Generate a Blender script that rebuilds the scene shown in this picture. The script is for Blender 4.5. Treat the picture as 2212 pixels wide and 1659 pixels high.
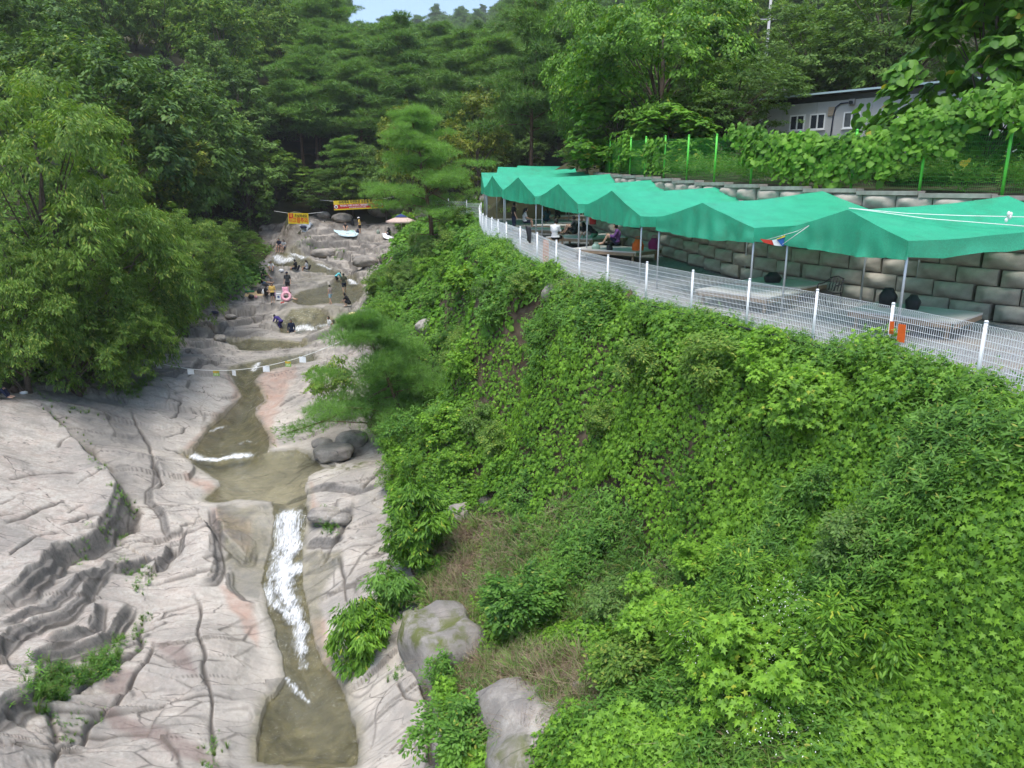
import bpy, bmesh, math, random
import numpy as np
from mathutils import Vector, Matrix

for o in list(bpy.data.objects):
    bpy.data.objects.remove(o)
SC = bpy.context.scene
COL = SC.collection
R = math.radians

# ------------------------------------------------------------------ camera
PITCH = 15.0
FPX = 1588.0                       # focal length for a picture 2212 wide
cam = bpy.data.cameras.new('camera')
cam.sensor_width = 36.0
cam.lens = 36.0 * FPX / 2212.0
cam.clip_start = 0.1
cam.clip_end = 4000
camo = bpy.data.objects.new('camera', cam)
COL.objects.link(camo)
camo.location = (0, 0, 0)
camo.rotation_euler = (R(90 - PITCH), 0, 0)
SC.camera = camo

# ------------------------------------------------------------------ sky, sun, exposure
SUN_EL, SUN_AZ = 72.0, 200.0       # compass-style direction the light comes from (high, behind the camera)
w = bpy.data.worlds.new('World')
SC.world = w
w.use_nodes = True
nt = w.node_tree
bgn = nt.nodes['Background']
sky = nt.nodes.new('ShaderNodeTexSky')
sky.sky_type = 'NISHITA'
sky.sun_disc = False
sky.sun_elevation = R(SUN_EL)
sky.sun_rotation = R(SUN_AZ)
sky.air_density = 1.0
sky.dust_density = 1.0
sky.ozone_density = 1.0
nt.links.new(sky.outputs[0], bgn.inputs[0])
bgn.inputs[1].default_value = 0.13
sl = bpy.data.lights.new('sun', 'SUN')
sl.energy = 2.4
sl.angle = R(40)
sl.color = (1.0, 0.96, 0.9)
slo = bpy.data.objects.new('sun', sl)
COL.objects.link(slo)
_az = R(SUN_AZ)
_d = Vector((math.sin(_az) * math.cos(R(SUN_EL)), math.cos(_az) * math.cos(R(SUN_EL)), math.sin(R(SUN_EL))))
slo.rotation_euler = _d.to_track_quat('Z', 'Y').to_euler()
SC.view_settings.view_transform = 'Standard'
SC.view_settings.look = 'None'
SC.view_settings.gamma = 1.0
SC.view_settings.use_curve_mapping = False
SC.view_settings.exposure = 1.0
SC.cycles.use_denoising = True
SC.cycles.use_adaptive_sampling = True
SC.cycles.adaptive_threshold = 0.03
SC.cycles.max_bounces = 8
SC.cycles.diffuse_bounces = 3
SC.cycles.glossy_bounces = 3
SC.cycles.transmission_bounces = 6
SC.cycles.transparent_max_bounces = 12
SC.cycles.volume_bounces = 0
SC.cycles.caustics_reflective = False
SC.cycles.caustics_refractive = False

# ------------------------------------------------------------------ camera geometry helpers (pixels of the 2212-wide picture)
CP, SP = math.cos(R(PITCH)), math.sin(R(PITCH))

def tv(v):
    """slope z/Y of the view ray through picture row v"""
    dy = (829.5 - v) / FPX
    return (dy * CP - SP) / (CP + dy * SP)

def at(u, v, Y):
    """point at forward distance Y on the ray through (u, v)"""
    dx = (u - 1106.0) / FPX
    dy = (829.5 - v) / FPX
    f = CP + dy * SP
    return Vector((dx / f * Y, Y, (dy * CP - SP) / f * Y))

# ------------------------------------------------------------------ noise
def _hash(ix, iy, seed):
    h = (ix.astype(np.int64) * 374761393 + iy.astype(np.int64) * 668265263 + seed * 2147483647) & 0xFFFFFFFF
    h = ((h ^ (h >> 13)) * 1274126177) & 0xFFFFFFFF
    h = (h ^ (h >> 16)) & 0xFFFFFFFF
    return h.astype(np.float64) / 4294967295.0

def vnoise(x, y, seed=0):
    ix = np.floor(x); iy = np.floor(y)
    fx = x - ix; fy = y - iy
    fx = fx * fx * fx * (fx * (fx * 6 - 15) + 10)
    fy = fy * fy * fy * (fy * (fy * 6 - 15) + 10)
    a = _hash(ix, iy, seed); b = _hash(ix + 1, iy, seed)
    c = _hash(ix, iy + 1, seed); d = _hash(ix + 1, iy + 1, seed)
    return (a + (b - a) * fx) * (1 - fy) + (c + (d - c) * fx) * fy

def fbm(x, y, oct=4, seed=0, gain=0.5, lac=2.03):
    s = 0.0; a = 1.0; t = 0.0
    for i in range(oct):
        s = s + a * (vnoise(x, y, seed + i * 17) * 2 - 1)
        t += a; a *= gain
        x = x * lac + 13.7; y = y * lac + 7.3
    return s / t

def sstep(a, b, x):
    t = np.clip((x - a) / (b - a), 0, 1)
    return t * t * (3 - 2 * t)

# ------------------------------------------------------------------ object helpers
def tag(o, label=None, cat=None, group=None, kind=None):
    if label: o['label'] = label
    if cat: o['category'] = cat
    if group: o['group'] = group
    if kind: o['kind'] = kind
    return o

def link(name, me, mat=None, parent=None, loc=None, rz=None):
    o = bpy.data.objects.new(name, me)
    COL.objects.link(o)
    if mat is not None and me is not None and len(me.materials) == 0:
        me.materials.append(mat)
    if parent is not None:
        o.parent = parent
    if loc is not None:
        o.location = loc
    if rz is not None:
        o.rotation_euler = (0, 0, rz)
    return o

def empty(name, loc=(0, 0, 0), rz=0.0):
    o = bpy.data.objects.new(name, None)
    COL.objects.link(o)
    o.location = loc
    o.rotation_euler = (0, 0, rz)
    o.empty_display_size = 0.2
    return o

def mesh_np(name, V, F, smooth=False):
    """mesh from numpy verts (N,3) and faces (M,k)"""
    V = np.asarray(V, dtype=np.float32); F = np.asarray(F, dtype=np.int32)
    me = bpy.data.meshes.new(name)
    me.vertices.add(len(V)); me.vertices.foreach_set('co', V.ravel())
    M, k = F.shape
    me.loops.add(M * k); me.loops.foreach_set('vertex_index', F.ravel())
    me.polygons.add(M)
    me.polygons.foreach_set('loop_start', np.arange(0, M * k, k, dtype=np.int32))
    me.polygons.foreach_set('loop_total', np.full(M, k, dtype=np.int32))
    if smooth:
        me.polygons.foreach_set('use_smooth', np.ones(M, dtype=bool))
    me.update(calc_edges=True)
    return me

def fattr(me, name, arr):
    a = me.attributes.new(name, 'FLOAT', 'POINT')
    a.data.foreach_set('value', np.asarray(arr, dtype=np.float32))

class MB:
    """collects boxes, tubes and sheets into one mesh"""
    def __init__(s):
        s.v = []; s.f = []
    def add(s, vs, fs):
        n = len(s.v)
        s.v += [tuple(p) for p in vs]
        s.f += [tuple(i + n for i in f) for f in fs]
        return s
    def box(s, c, d, M=None):
        x, y, z = d[0] / 2, d[1] / 2, d[2] / 2
        vs = [Vector((a * x, b * y, e * z)) for e in (-1, 1) for b in (-1, 1) for a in (-1, 1)]
        c = Vector(c)
        vs = [(M @ p if M else p) + c for p in vs]
        return s.add(vs, [(0, 2, 3, 1), (4, 5, 7, 6), (0, 1, 5, 4), (2, 6, 7, 3), (0, 4, 6, 2), (1, 3, 7, 5)])
    def tube(s, pts, rad, n=6, cap=True):
        pts = [Vector(p) for p in pts]
        if not hasattr(rad, '__len__'): rad = [rad] * len(pts)
        vs = []; fs = []
        up = Vector((0, 0, 1))
        prev = None
        for i, p in enumerate(pts):
            a = pts[max(0, i - 1)]; b = pts[min(len(pts) - 1, i + 1)]
            t = (b - a)
            if t.length < 1e-9: t = Vector((0, 0, 1))
            t.normalize()
            if prev is None:
                r = t.cross(up)
                if r.length < 0.05: r = t.cross(Vector((1, 0, 0)))
            else:
                r = prev - t * prev.dot(t)
                if r.length < 0.05: r = t.cross(Vector((1, 0, 0)))
            r.normalize(); prev = r
            q = t.cross(r)
            for k in range(n):
                an = 2 * math.pi * k / n
                vs.append(p + (r * math.cos(an) + q * math.sin(an)) * rad[i])
        for i in range(len(pts) - 1):
            for k in range(n):
                k2 = (k + 1) % n
                fs.append((i * n + k, i * n + k2, (i + 1) * n + k2, (i + 1) * n + k))
        if cap:
            fs.append(tuple(range(n - 1, -1, -1)))
            fs.append(tuple((len(pts) - 1) * n + k for k in range(n)))
        return s.add(vs, fs)
    def ball(s, c, r, nu=10, nv=7, M=None):
        if not hasattr(r, '__len__'): r = (r, r, r)
        c = Vector(c)
        vs = []; fs = []
        for j in range(nv + 1):
            ph = math.pi * j / nv
            for i in range(nu):
                th = 2 * math.pi * i / nu
                p = Vector((r[0] * math.sin(ph) * math.cos(th), r[1] * math.sin(ph) * math.sin(th), r[2] * math.cos(ph)))
                vs.append((M @ p if M else p) + c)
        for j in range(nv):
            for i in range(nu):
                i2 = (i + 1) % nu
                fs.append((j * nu + i, (j + 1) * nu + i, (j + 1) * nu + i2, j * nu + i2))
        return s.add(vs, fs)
    def grid(s, P):
        """P[i][j] rows of points"""
        m, n = len(P), len(P[0])
        return s.add([p for row in P for p in row], [(i * n + j, i * n + j + 1, (i + 1) * n + j + 1, (i + 1) * n + j) for i in range(m - 1) for j in range(n - 1)])
    def mesh(s, name, smooth=False):
        me = bpy.data.meshes.new(name)
        me.from_pydata(s.v, [], s.f)
        if smooth:
            me.polygons.foreach_set('use_smooth', np.ones(len(me.polygons), dtype=bool))
        me.update()
        return me
    def build(s, name, mat, parent=None, smooth=False, loc=None, rz=None):
        return link(name, s.mesh(name, smooth), mat, parent, loc, rz)

# ------------------------------------------------------------------ materials
def newmat(name):
    m = bpy.data.materials.new(name)
    m.use_nodes = True
    return m, m.node_tree, m.node_tree.nodes['Principled BSDF']

def N(nt, typ, **kw):
    n = nt.nodes.new(typ)
    for k, v in kw.items():
        if k.startswith('i_'):
            n.inputs[k[2:].replace('_', ' ')].default_value = v
        else:
            setattr(n, k, v)
    return n

def plain(name, col, rough=0.6, var=0.12, scale=6.0, bump=0.0, metal=0.0, spec=0.3, transl=0.0):
    """painted/plastic/cloth surface with slight uneven tone"""
    m, nt, b = newmat(name)
    tc = N(nt, 'ShaderNodeTexCoord')
    nz = N(nt, 'ShaderNodeTexNoise'); nz.inputs['Scale'].default_value = scale; nz.inputs['Detail'].default_value = 5
    nt.links.new(tc.outputs['Object'], nz.inputs['Vector'])
    rp = N(nt, 'ShaderNodeMapRange')
    rp.inputs['From Min'].default_value = 0.25; rp.inputs['From Max'].default_value = 0.75
    rp.inputs['To Min'].default_value = 1 - var; rp.inputs['To Max'].default_value = 1 + var
    nt.links.new(nz.outputs['Fac'], rp.inputs['Value'])
    mx = N(nt, 'ShaderNodeVectorMath', operation='SCALE')
    mx.inputs[0].default_value = col[:3]
    nt.links.new(rp.outputs[0], mx.inputs['Scale'])
    nt.links.new(mx.outputs[0], b.inputs['Base Color'])
    b.inputs['Roughness'].default_value = rough
    b.inputs['Metallic'].default_value = metal
    b.inputs['Specular IOR Level'].default_value = spec
    if bump:
        bp = N(nt, 'ShaderNodeBump'); bp.inputs['Strength'].default_value = bump; bp.inputs['Distance'].default_value = 0.02
        nt.links.new(nz.outputs['Fac'], bp.inputs['Height'])
        nt.links.new(bp.outputs[0], b.inputs['Normal'])
    if transl:
        out = nt.nodes['Material Output']
        tr = N(nt, 'ShaderNodeBsdfTranslucent'); nt.links.new(mx.outputs[0], tr.inputs[0])
        ms = N(nt, 'ShaderNodeMixShader'); ms.inputs[0].default_value = transl
        nt.links.new(b.outputs[0], ms.inputs[1]); nt.links.new(tr.outputs[0], ms.inputs[2])
        nt.links.new(ms.outputs[0], out.inputs[0])
    return m

def leafmat(name, c1, c2, c3=None, p3=0.04, transl=0.3, nscale=0.35, rough=0.5, spec=0.25):
    """foliage: tone varies leaf by leaf and in patches across the plant"""
    m, nt, b = newmat(name)
    geo = N(nt, 'ShaderNodeNewGeometry')
    oi = N(nt, 'ShaderNodeObjectInfo')
    nz = N(nt, 'ShaderNodeTexNoise'); nz.inputs['Scale'].default_value = nscale; nz.inputs['Detail'].default_value = 3
    nt.links.new(geo.outputs['Position'], nz.inputs['Vector'])
    a = N(nt, 'ShaderNodeMath', operation='MULTIPLY_ADD')
    nt.links.new(geo.outputs['Random Per Island'], a.inputs[0]); a.inputs[1].default_value = 0.55
    nt.links.new(nz.outputs['Fac'], a.inputs[2])
    a2 = N(nt, 'ShaderNodeMath', operation='MULTIPLY_ADD')
    nt.links.new(oi.outputs['Random'], a2.inputs[0]); a2.inputs[1].default_value = 0.3
    nt.links.new(a.outputs[0], a2.inputs[2])
    mr = N(nt, 'ShaderNodeMapRange')
    mr.inputs['From Min'].default_value = 0.45; mr.inputs['From Max'].default_value = 1.35
    nt.links.new(a2.outputs[0], mr.inputs['Value'])
    mx = N(nt, 'ShaderNodeMix', data_type='RGBA')
    mx.inputs[6].default_value = (*c1, 1); mx.inputs[7].default_value = (*c2, 1)
    nt.links.new(mr.outputs[0], mx.inputs[0])
    col = mx.outputs[2]
    if c3:
        gt = N(nt, 'ShaderNodeMath', operation='GREATER_THAN'); gt.inputs[1].default_value = 1 - p3
        w3 = N(nt, 'ShaderNodeMath', operation='FRACT')
        mm = N(nt, 'ShaderNodeMath', operation='MULTIPLY'); mm.inputs[1].default_value = 37.31
        nt.links.new(geo.outputs['Random Per Island'], mm.inputs[0]); nt.links.new(mm.outputs[0], w3.inputs[0])
        nt.links.new(w3.outputs[0], gt.inputs[0])
        m2 = N(nt, 'ShaderNodeMix', data_type='RGBA')
        nt.links.new(gt.outputs[0], m2.inputs[0]); nt.links.new(col, m2.inputs[6]); m2.inputs[7].default_value = (*c3, 1)
        col = m2.outputs[2]
    nt.links.new(col, b.inputs['Base Color'])
    b.inputs['Roughness'].default_value = rough
    b.inputs['Specular IOR Level'].default_value = spec
    out = nt.nodes['Material Output']
    tr = N(nt, 'ShaderNodeBsdfTranslucent')
    br = N(nt, 'ShaderNodeVectorMath', operation='MULTIPLY'); br.inputs[1].default_value = (1.25, 1.3, 0.7)
    nt.links.new(col, br.inputs[0]); nt.links.new(br.outputs[0], tr.inputs[0])
    ms = N(nt, 'ShaderNodeMixShader'); ms.inputs[0].default_value = transl
    nt.links.new(b.outputs[0], ms.inputs[1]); nt.links.new(tr.outputs[0], ms.inputs[2])
    nt.links.new(ms.outputs[0], out.inputs[0])
    return m
# ================================================================== the ground: control points -> thin-plate surface
_C = [  # (u, v, forward distance) read off the picture: stream bed
 (668,1659,15.6),(650,1540,17.6),(650,1440,19.6),(620,1300,22.6),(615,1240,24.1),(620,1165,26.2),(625,1112,27.1),(560,1080,28.3),
 (570,1000,32.2),(500,975,33.3),(520,900,38.0),(540,850,40.5),(560,800,43.2),(600,765,46.2),(545,745,48.6),(600,715,52.4),(650,690,54.3),
 (690,655,57.4),(720,625,63.0),(690,605,66.5),(640,585,69.5),(620,560,72.0),(610,545,73.5),(750,520,75.5),(770,505,77.5),(750,490,80.0),
 # left bank slabs
 (480,800,41.3),(400,850,38.3),(300,900,34.5),(395,960,33.2),(250,760,42.5),(0,850,32.0),(130,850,33.5),(0,960,27.6),(130,1000,27.8),(250,1050,27.0),
 (0,1100,23.5),(120,1180,22.6),(0,1330,18.6),(100,1300,19.6),(200,1250,21.3),(0,1560,14.4),(60,1450,16.6),(300,1350,20.2),(440,1400,19.0),(540,1500,17.9),
 (450,1650,15.0),(200,1600,15.2),(0,1659,13.0),(450,1150,25.0),(300,1000,29.8),(370,1060,28.4),(420,1250,22.6),(330,1200,24.0),
 (420,700,50.5),(350,740,45.5),(500,650,57.0),(560,620,62.5),(560,590,67.5),(600,520,76.0),(680,525,74.5),(560,500,80.0),
 # right bank rock
 (720,860,38.4),(650,830,40.6),(760,940,34.7),(800,1000,31.0),(850,1070,27.6),(700,1060,28.3),(700,1140,25.9),(800,1250,22.9),(900,1400,18.6),(930,1620,15.0),
 (740,1300,21.7),(760,1560,16.7),(850,1500,17.0),(850,1620,15.3),(780,700,51.0),(790,640,58.0),(800,600,64.0),(840,540,70.0),(860,505,75.0),
 # vegetated bank
 (2212,1659,8.6),(1700,1659,9.6),(1300,1659,11.4),(1100,1500,14.3),(1150,1640,12.6),(2212,1200,11.5),(1800,1200,13.5),(1400,1200,17.5),(1100,1200,21.0),(1000,1300,20.0),
 (2000,900,13.3),(1700,900,16.5),(1400,900,21.5),(1150,900,27.0),(950,900,32.3),(950,1050,26.8),(1500,720,20.5),(1250,720,27.0),(1050,720,35.0),(900,720,41.0),(850,800,38.5),
 (1150,600,32.0),(1000,600,43.0),(880,620,52.0),(830,600,60.0),(950,510,55.0),(880,520,65.0),(1000,480,58.0),
]
FENCE = [(9.75,7.0),(9.3,8.9),(8.85,10.8),(8.33,12.75),(7.7,14.75),(6.95,16.7),(6.0,18.6),(5.0,20.4),(4.05,22.2),(3.1,23.95),(2.35,25.8),(1.65,27.7),(1.0,29.6),
         (0.35,31.6),(-0.25,33.6),(-0.65,35.6),(-1.0,37.6),(-1.35,39.6),(-1.6,41.6),(-1.8,43.6),(-1.95,45.6),(-2.05,47.6),(-2.1,49.6),(-2.1,51.6)]
WALL = [(18.6,15.3),(16.6,16.6),(14.8,18.1),(13.0,20.0),(11.35,22.3),(9.8,24.7),(8.5,27.3),(7.45,30.0),(6.6,33.0),(5.9,36.0),(5.3,39.5),(5.0,43.0),(5.2,47.0),(6.0,51.0),(7.5,55.0)]

def zter(y):      # picnic terrace level along its length
    return np.interp(y, [5, 20, 26, 30, 33, 42, 48, 60], [-3.55, -3.45, -3.28, -2.92, -2.75, -2.62, -2.45, -1.7])

def zcap(y):      # top of the retaining wall
    return np.interp(y, [15, 20, 25, 30, 36, 43, 55], [-0.3, -0.22, -0.02, 0.2, 0.5, 0.75, 1.1])

_W = [(-30,45,-4.5),(-45,60,3),(-26,60,-3.8),(-22,75,-2.2),(-40,90,9),(-70,100,22),(-18,95,1.0),(0,95,3),(0,112,9),(-25,115,10),(22,92,5),(15,72,1.2),(30,110,12),
      (-60,150,40),(-38,150,22),(-10,150,18),(30,150,18),(-110,150,60),(-120,90,42),(-90,60,20),(-60,40,8),(-40,28,-3),(-30,34,-7),(-27,20,-7),(-20,12,-9.5),(-12,8,-12.5),(-4,6,-14),
      (0,8,-13.5),(4,6,-10.5),(24,15,0),(20,40,1.5),(40,50,5),(70,90,14),(70,150,32),(14,3,-3.6),(6,2,-8),
      (-200,300,100),(-60,300,48),(60,300,44),(200,300,90),(-260,700,150),(-175,700,70),(-130,720,62),(-100,740,70),(-120,560,55),(-75,580,84),(-30,600,116),(60,600,124),(250,700,180),(-300,200,120),(250,150,80)]
_pts = [tuple(at(*c)) for c in _C] + _W + [(x, y, float(zter(y)) - 0.12) for x, y in FENCE]
_P = np.array(_pts)

def _phi(r2):
    return 0.5 * r2 * np.log(r2 + 1e-9)

def _fit():
    n = len(_P)
    sc = 20.0
    X = _P[:, :2] / sc
    d2 = ((X[:, None, :] - X[None, :, :]) ** 2).sum(-1)
    A = np.zeros((n + 3, n + 3))
    A[:n, :n] = _phi(d2) + np.eye(n) * 2e-4
    A[:n, n] = 1; A[:n, n + 1:] = X
    A[n, :n] = 1; A[n + 1:, :n] = X.T
    b = np.zeros(n + 3); b[:n] = _P[:, 2]
    return X, np.linalg.solve(A, b), sc
_TX, _TW, _TS = _fit()

def H0(x, y):
    x = np.asarray(x, float).ravel() / _TS; y = np.asarray(y, float).ravel() / _TS
    out = np.empty_like(x)
    n = len(_TX)
    for i in range(0, len(x), 20000):
        a = x[i:i + 20000, None]; b = y[i:i + 20000, None]
        d2 = (a - _TX[:, 0]) ** 2 + (b - _TX[:, 1]) ** 2
        out[i:i + 20000] = _phi(d2) @ _TW[:n] + _TW[n] + _TW[n + 1] * a[:, 0] + _TW[n + 2] * b[:, 0]
    return out

_YS = np.exp(np.linspace(math.log(6.0), math.log(170.0), 420))
def G(u, v, off=0.0):
    """where the view ray through (u, v) meets the (smooth) ground"""
    a = at(u, v, 1.0)
    z = H0(a.x * _YS, _YS)
    below = (a.z * _YS) < (z + off)
    k = int(np.argmax(below)) if below.any() else len(_YS) - 1
    k = max(k, 1)
    d0 = a.z * _YS[k - 1] - z[k - 1] - off; d1 = a.z * _YS[k] - z[k] - off
    Y = _YS[k - 1] + (_YS[k] - _YS[k - 1]) * d0 / (d0 - d1 + 1e-12)
    return Vector((a.x * Y, Y, a.z * Y))

def Gl(pts):
    return np.array([tuple(G(u, v)) for u, v in pts])

def px(x, y, z):
    """world -> picture (2212 wide)"""
    f = y * CP - z * SP
    up = y * SP + z * CP
    return 1106 + FPX * x / f, 829.5 - FPX * up / f

def seg_dist(x, y, P, closed=False):
    """distance, signed side and position along an open polyline (or a polygon edge)"""
    P = np.asarray(P)[:, :2]
    m = len(P) if closed else len(P) - 1
    best = np.full(x.shape, 1e9); side = np.zeros(x.shape); par = np.zeros(x.shape)
    L = 0; lens = [np.hypot(*(P[(i + 1) % len(P)] - P[i])) for i in range(m)]; T = sum(lens)
    for i in range(m):
        a = P[i]; b = P[(i + 1) % len(P)]
        d = b - a; l2 = d @ d + 1e-12
        t = np.clip(((x - a[0]) * d[0] + (y - a[1]) * d[1]) / l2, 0, 1)
        dx = x - a[0] - t * d[0]; dy = y - a[1] - t * d[1]
        q = dx * dx + dy * dy
        k = q < best
        best = np.where(k, q, best)
        side = np.where(k, d[0] * dy - d[1] * dx, side)
        par = np.where(k, (L + t * lens[i]) / T, par)
        L += lens[i]
    return np.sqrt(best), np.sign(side), par

def inside(x, y, P):
    P = np.asarray(P)[:, :2]
    c = np.zeros(x.shape, bool)
    j = len(P) - 1
    for i in range(len(P)):
        xi, yi = P[i]; xj, yj = P[j]
        k = ((yi > y) != (yj > y)) & (x < (xj - xi) * (y - yi) / (yj - yi + 1e-12) + xi)
        c ^= k
        j = i
    return c

def near(x, y, P, m):
    P = np.asarray(P)
    return np.nonzero((x > P[:, 0].min() - m) & (x < P[:, 0].max() + m) & (y > P[:, 1].min() - m) & (y < P[:, 1].max() + m))[0]

# ------------------------------------------------------------------ the stream: surface level by distance, outlines
_RV = [(1659,15.6),(1440,19.6),(1300,22.6),(1240,24.1),(1175,26.15),(1113,27.0),(1080,28.3),(1000,32.2),(988,32.8),(975,33.2),(900,38.2),(850,40.5),(800,43.2),(765,46.2),
       (745,48.6),(730,50.4),(715,52.6),(690,54.3),(665,55.6),(655,57.4),(625,63.5),(605,66.5),(585,69.5),(560,72),(545,73.5),(520,75.5),(505,77.5),(490,80)]
RVv = np.array([a for a, b in _RV][::-1], float); RVY = np.array([b for a, b in _RV][::-1]); RVz = np.array([tv(a) * b for a, b in _RV][::-1])
for _i in range(len(RVz) - 2, -1, -1):            # water never climbs downstream
    RVz[_i] = max(RVz[_i], RVz[_i + 1] + 0.004)
def zwat(y):
    return np.interp(y, RVY[::-1], RVz[::-1])
def wat(u, v):
    Y = float(np.interp(v, RVv, RVY))
    return at(u, v, Y)
WATER = [
 [(562,1690),(560,1620),(566,1570),(580,1530),(600,1502),(616,1470),(608,1425),(591,1362),(574,1300),(565,1262),(583,1200),(588,1160),(590,1113),(587,1087),(520,1080),(455,1088),(445,1080),(478,1052),(474,1042),
  (440,1022),(402,1000),(395,985),(415,980),(455,925),(500,880),(524,858),(519,845),(496,818),(500,800),(530,786),(600,772),(672,764),(686,786),(629,794),(567,806),(549,824),(562,842),(569,868),(551,881),
  (551,897),(562,913),(583,952),(580,977),(640,972),(668,985),(708,1014),(668,1037),(661,1058),(664,1087),(660,1113),(655,1160),(651,1230),(660,1290),(668,1350),(680,1390),(695,1430),(725,1465),(755,1540),(772,1600),(776,1690)],
 [(489,748),(502,739),(533,734),(593,735),(645,741),(680,748),(619,754),(580,759),(528,760),(502,756)],
 [(635,642),(654,629),(690,620),(717,613),(736,597),(763,605),(781,618),(790,628),(781,647),(763,661),(736,656),(699,657),(672,662),(645,661),(630,655)],
 [(590,560),(599,547),(639,547),(663,556),(681,567),(708,578),(741,592),(727,596),(690,593),(663,586),(626,586),(599,586),(581,578)],
 [(596,706),(630,668),(685,666),(724,694),(740,712),(646,722),(607,720)],
]
WPOLY = [np.array([tuple(wat(u, v)) for u, v in W]) for W in WATER]

# ------------------------------------------------------------------ near ground as one fan-shaped grid, finest where rock shows
def _cols():
    a = np.linspace(-1.05, -0.87, 16)[:-1]
    b = np.linspace(-0.87, 0.02, 620)[:-1]
    c = np.linspace(0.02, 1.02, 100)
    return np.concatenate([a, b, c])
_s = _cols()
_y = np.concatenate([np.geomspace(6.6, 14.0, 90)[:-1], np.geomspace(14.0, 48.0, 560)[:-1], np.geomspace(48.0, 84.0, 330)[:-1], np.geomspace(84.0, 96.0, 18)])
S_, Y_ = np.meshgrid(_s, _y)
NX, NY = len(_s), len(_y)
gx = (S_ * Y_).ravel(); gy = Y_.ravel()
gz = H0(gx, gy)
base_z = gz.copy()
GU, GV = px(gx, gy, base_z)

# broken, layered rock: warp the plan a little so that no edge is ruler-straight
wx = gx + 0.20 * fbm(gx * 0.8, gy * 0.8, 2, 5)
wy = gy + 0.20 * fbm(gx * 0.8, gy * 0.8, 2, 25)

SOILPX = [(1106,440),(900,490),(862,520),(838,560),(806,610),(790,660),(800,700),(830,760),(800,850),(800,930),(850,990),(845,1090),(870,1180),(905,1290),(925,1400),(945,1480),(960,1659),(970,1800),(2400,1800),(2400,440)]
LEFTPX = [(-400,835),(60,830),(190,800),(230,765),(330,745),(380,690),(420,660),(520,640),(545,600),(585,560),(580,500),(640,470),(860,470),(900,440),(-400,300)]
def soft_in(P, w):
    d, s_, p_ = seg_dist(GU, GV, P, True)
    return np.where(inside(GU, GV, P), 1, -1) * d / w
soil = np.clip(0.5 + soft_in(SOILPX, 18) + 0.8 * fbm(gx * 0.8, gy * 0.8, 3, 3), 0, 1)
leaflitter = np.clip(0.5 + soft_in(LEFTPX, 40) + 1.1 * fbm(gx * 0.5, gy * 0.5, 3, 33), 0, 1)
rocky = 1 - np.maximum(soil, leaflitter * 0.8)

LEDGES = [  # picture polyline, height, falloff; positive: the side to the left of the drawing direction is the upper one
 ([(100,872),(129,915),(152,946),(229,1015),(266,1055),(259,1084),(252,1113),(223,1156),(172,1184),(117,1199),(97,1241),(63,1278),(17,1313),(-40,1345)], -0.94, 0.9),
 ([(229,1221),(206,1252),(183,1284),(143,1313),(86,1353),(52,1373),(17,1407),(-30,1440)], -0.53, 0.45),
 ([(250,1200),(215,1235),(150,1270),(110,1290),(60,1330),(0,1375)], -0.35, 0.3),
 ([(295,1298),(275,1321),(243,1361),(218,1390),(160,1404),(110,1420),(70,1450)], -0.62, 0.55),
 ([(210,1295),(205,1365),(150,1390),(110,1400)], -0.50, 0.4),
 ([(90,1440),(83,1500),(74,1520),(37,1535),(0,1556),(-40,1580)], -0.60, 0.6),
 ([(370,1159),(358,1196),(338,1219),(310,1205),(270,1215),(235,1225)], -0.62, 0.6),
 ([(425,1270),(470,1262),(474,1205),(468,1150),(440,1120),(405,1140),(385,1190)], 0.44, 0.5),
 ([(346,821),(398,798),(432,782),(470,772)], 0.35, 0.7),
 ([(345,990),(330,1044),(322,1067),(335,1085),(372,1160)], 0.3, 0.5),
 ([(430,745),(500,700),(560,690),(600,684)], 0.3, 0.6), ([(380,735),(440,700),(500,680)], 0.3, 0.5), ([(600,684),(620,672),(640,668)], 0.35, 0.5),
 ([(780,585),(755,560),(700,545),(640,540)], -0.62, 1.0), ([(820,560),(760,535),(690,530),(640,532)], -0.56, 0.8), ([(810,545),(740,522),(660,522)], -0.50, 0.8), ([(840,530),(760,512),(680,512),(620,520)], -0.44, 0.7),
 ([(790,600),(740,580),(700,568),(668,553)], -0.38, 0.5), ([(690,622),(640,610),(600,608)], -0.28, 0.7),
 ([(690,990),(720,1000),(760,975),(800,968)], 0.4, 0.5), ([(672,1000),(700,968),(740,962)], 0.3, 0.4), ([(600,1060),(700,1050),(780,1062),(830,1040)], 0.35, 0.5), ([(662,1115),(720,1120),(770,1105)], 0.4, 0.5), ([(665,1160),(720,1165),(745,1150)], 0.3, 0.4),
 ([(665,1235),(700,1228),(745,1215)], 0.3, 0.4),
 ([(450,1092),(480,1150),(530,1205),(545,1207),(560,1175)], 0.38, 0.35),
 ([(490,1215),(500,1260),(530,1300),(560,1305)], -0.25, 0.35),
]
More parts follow.
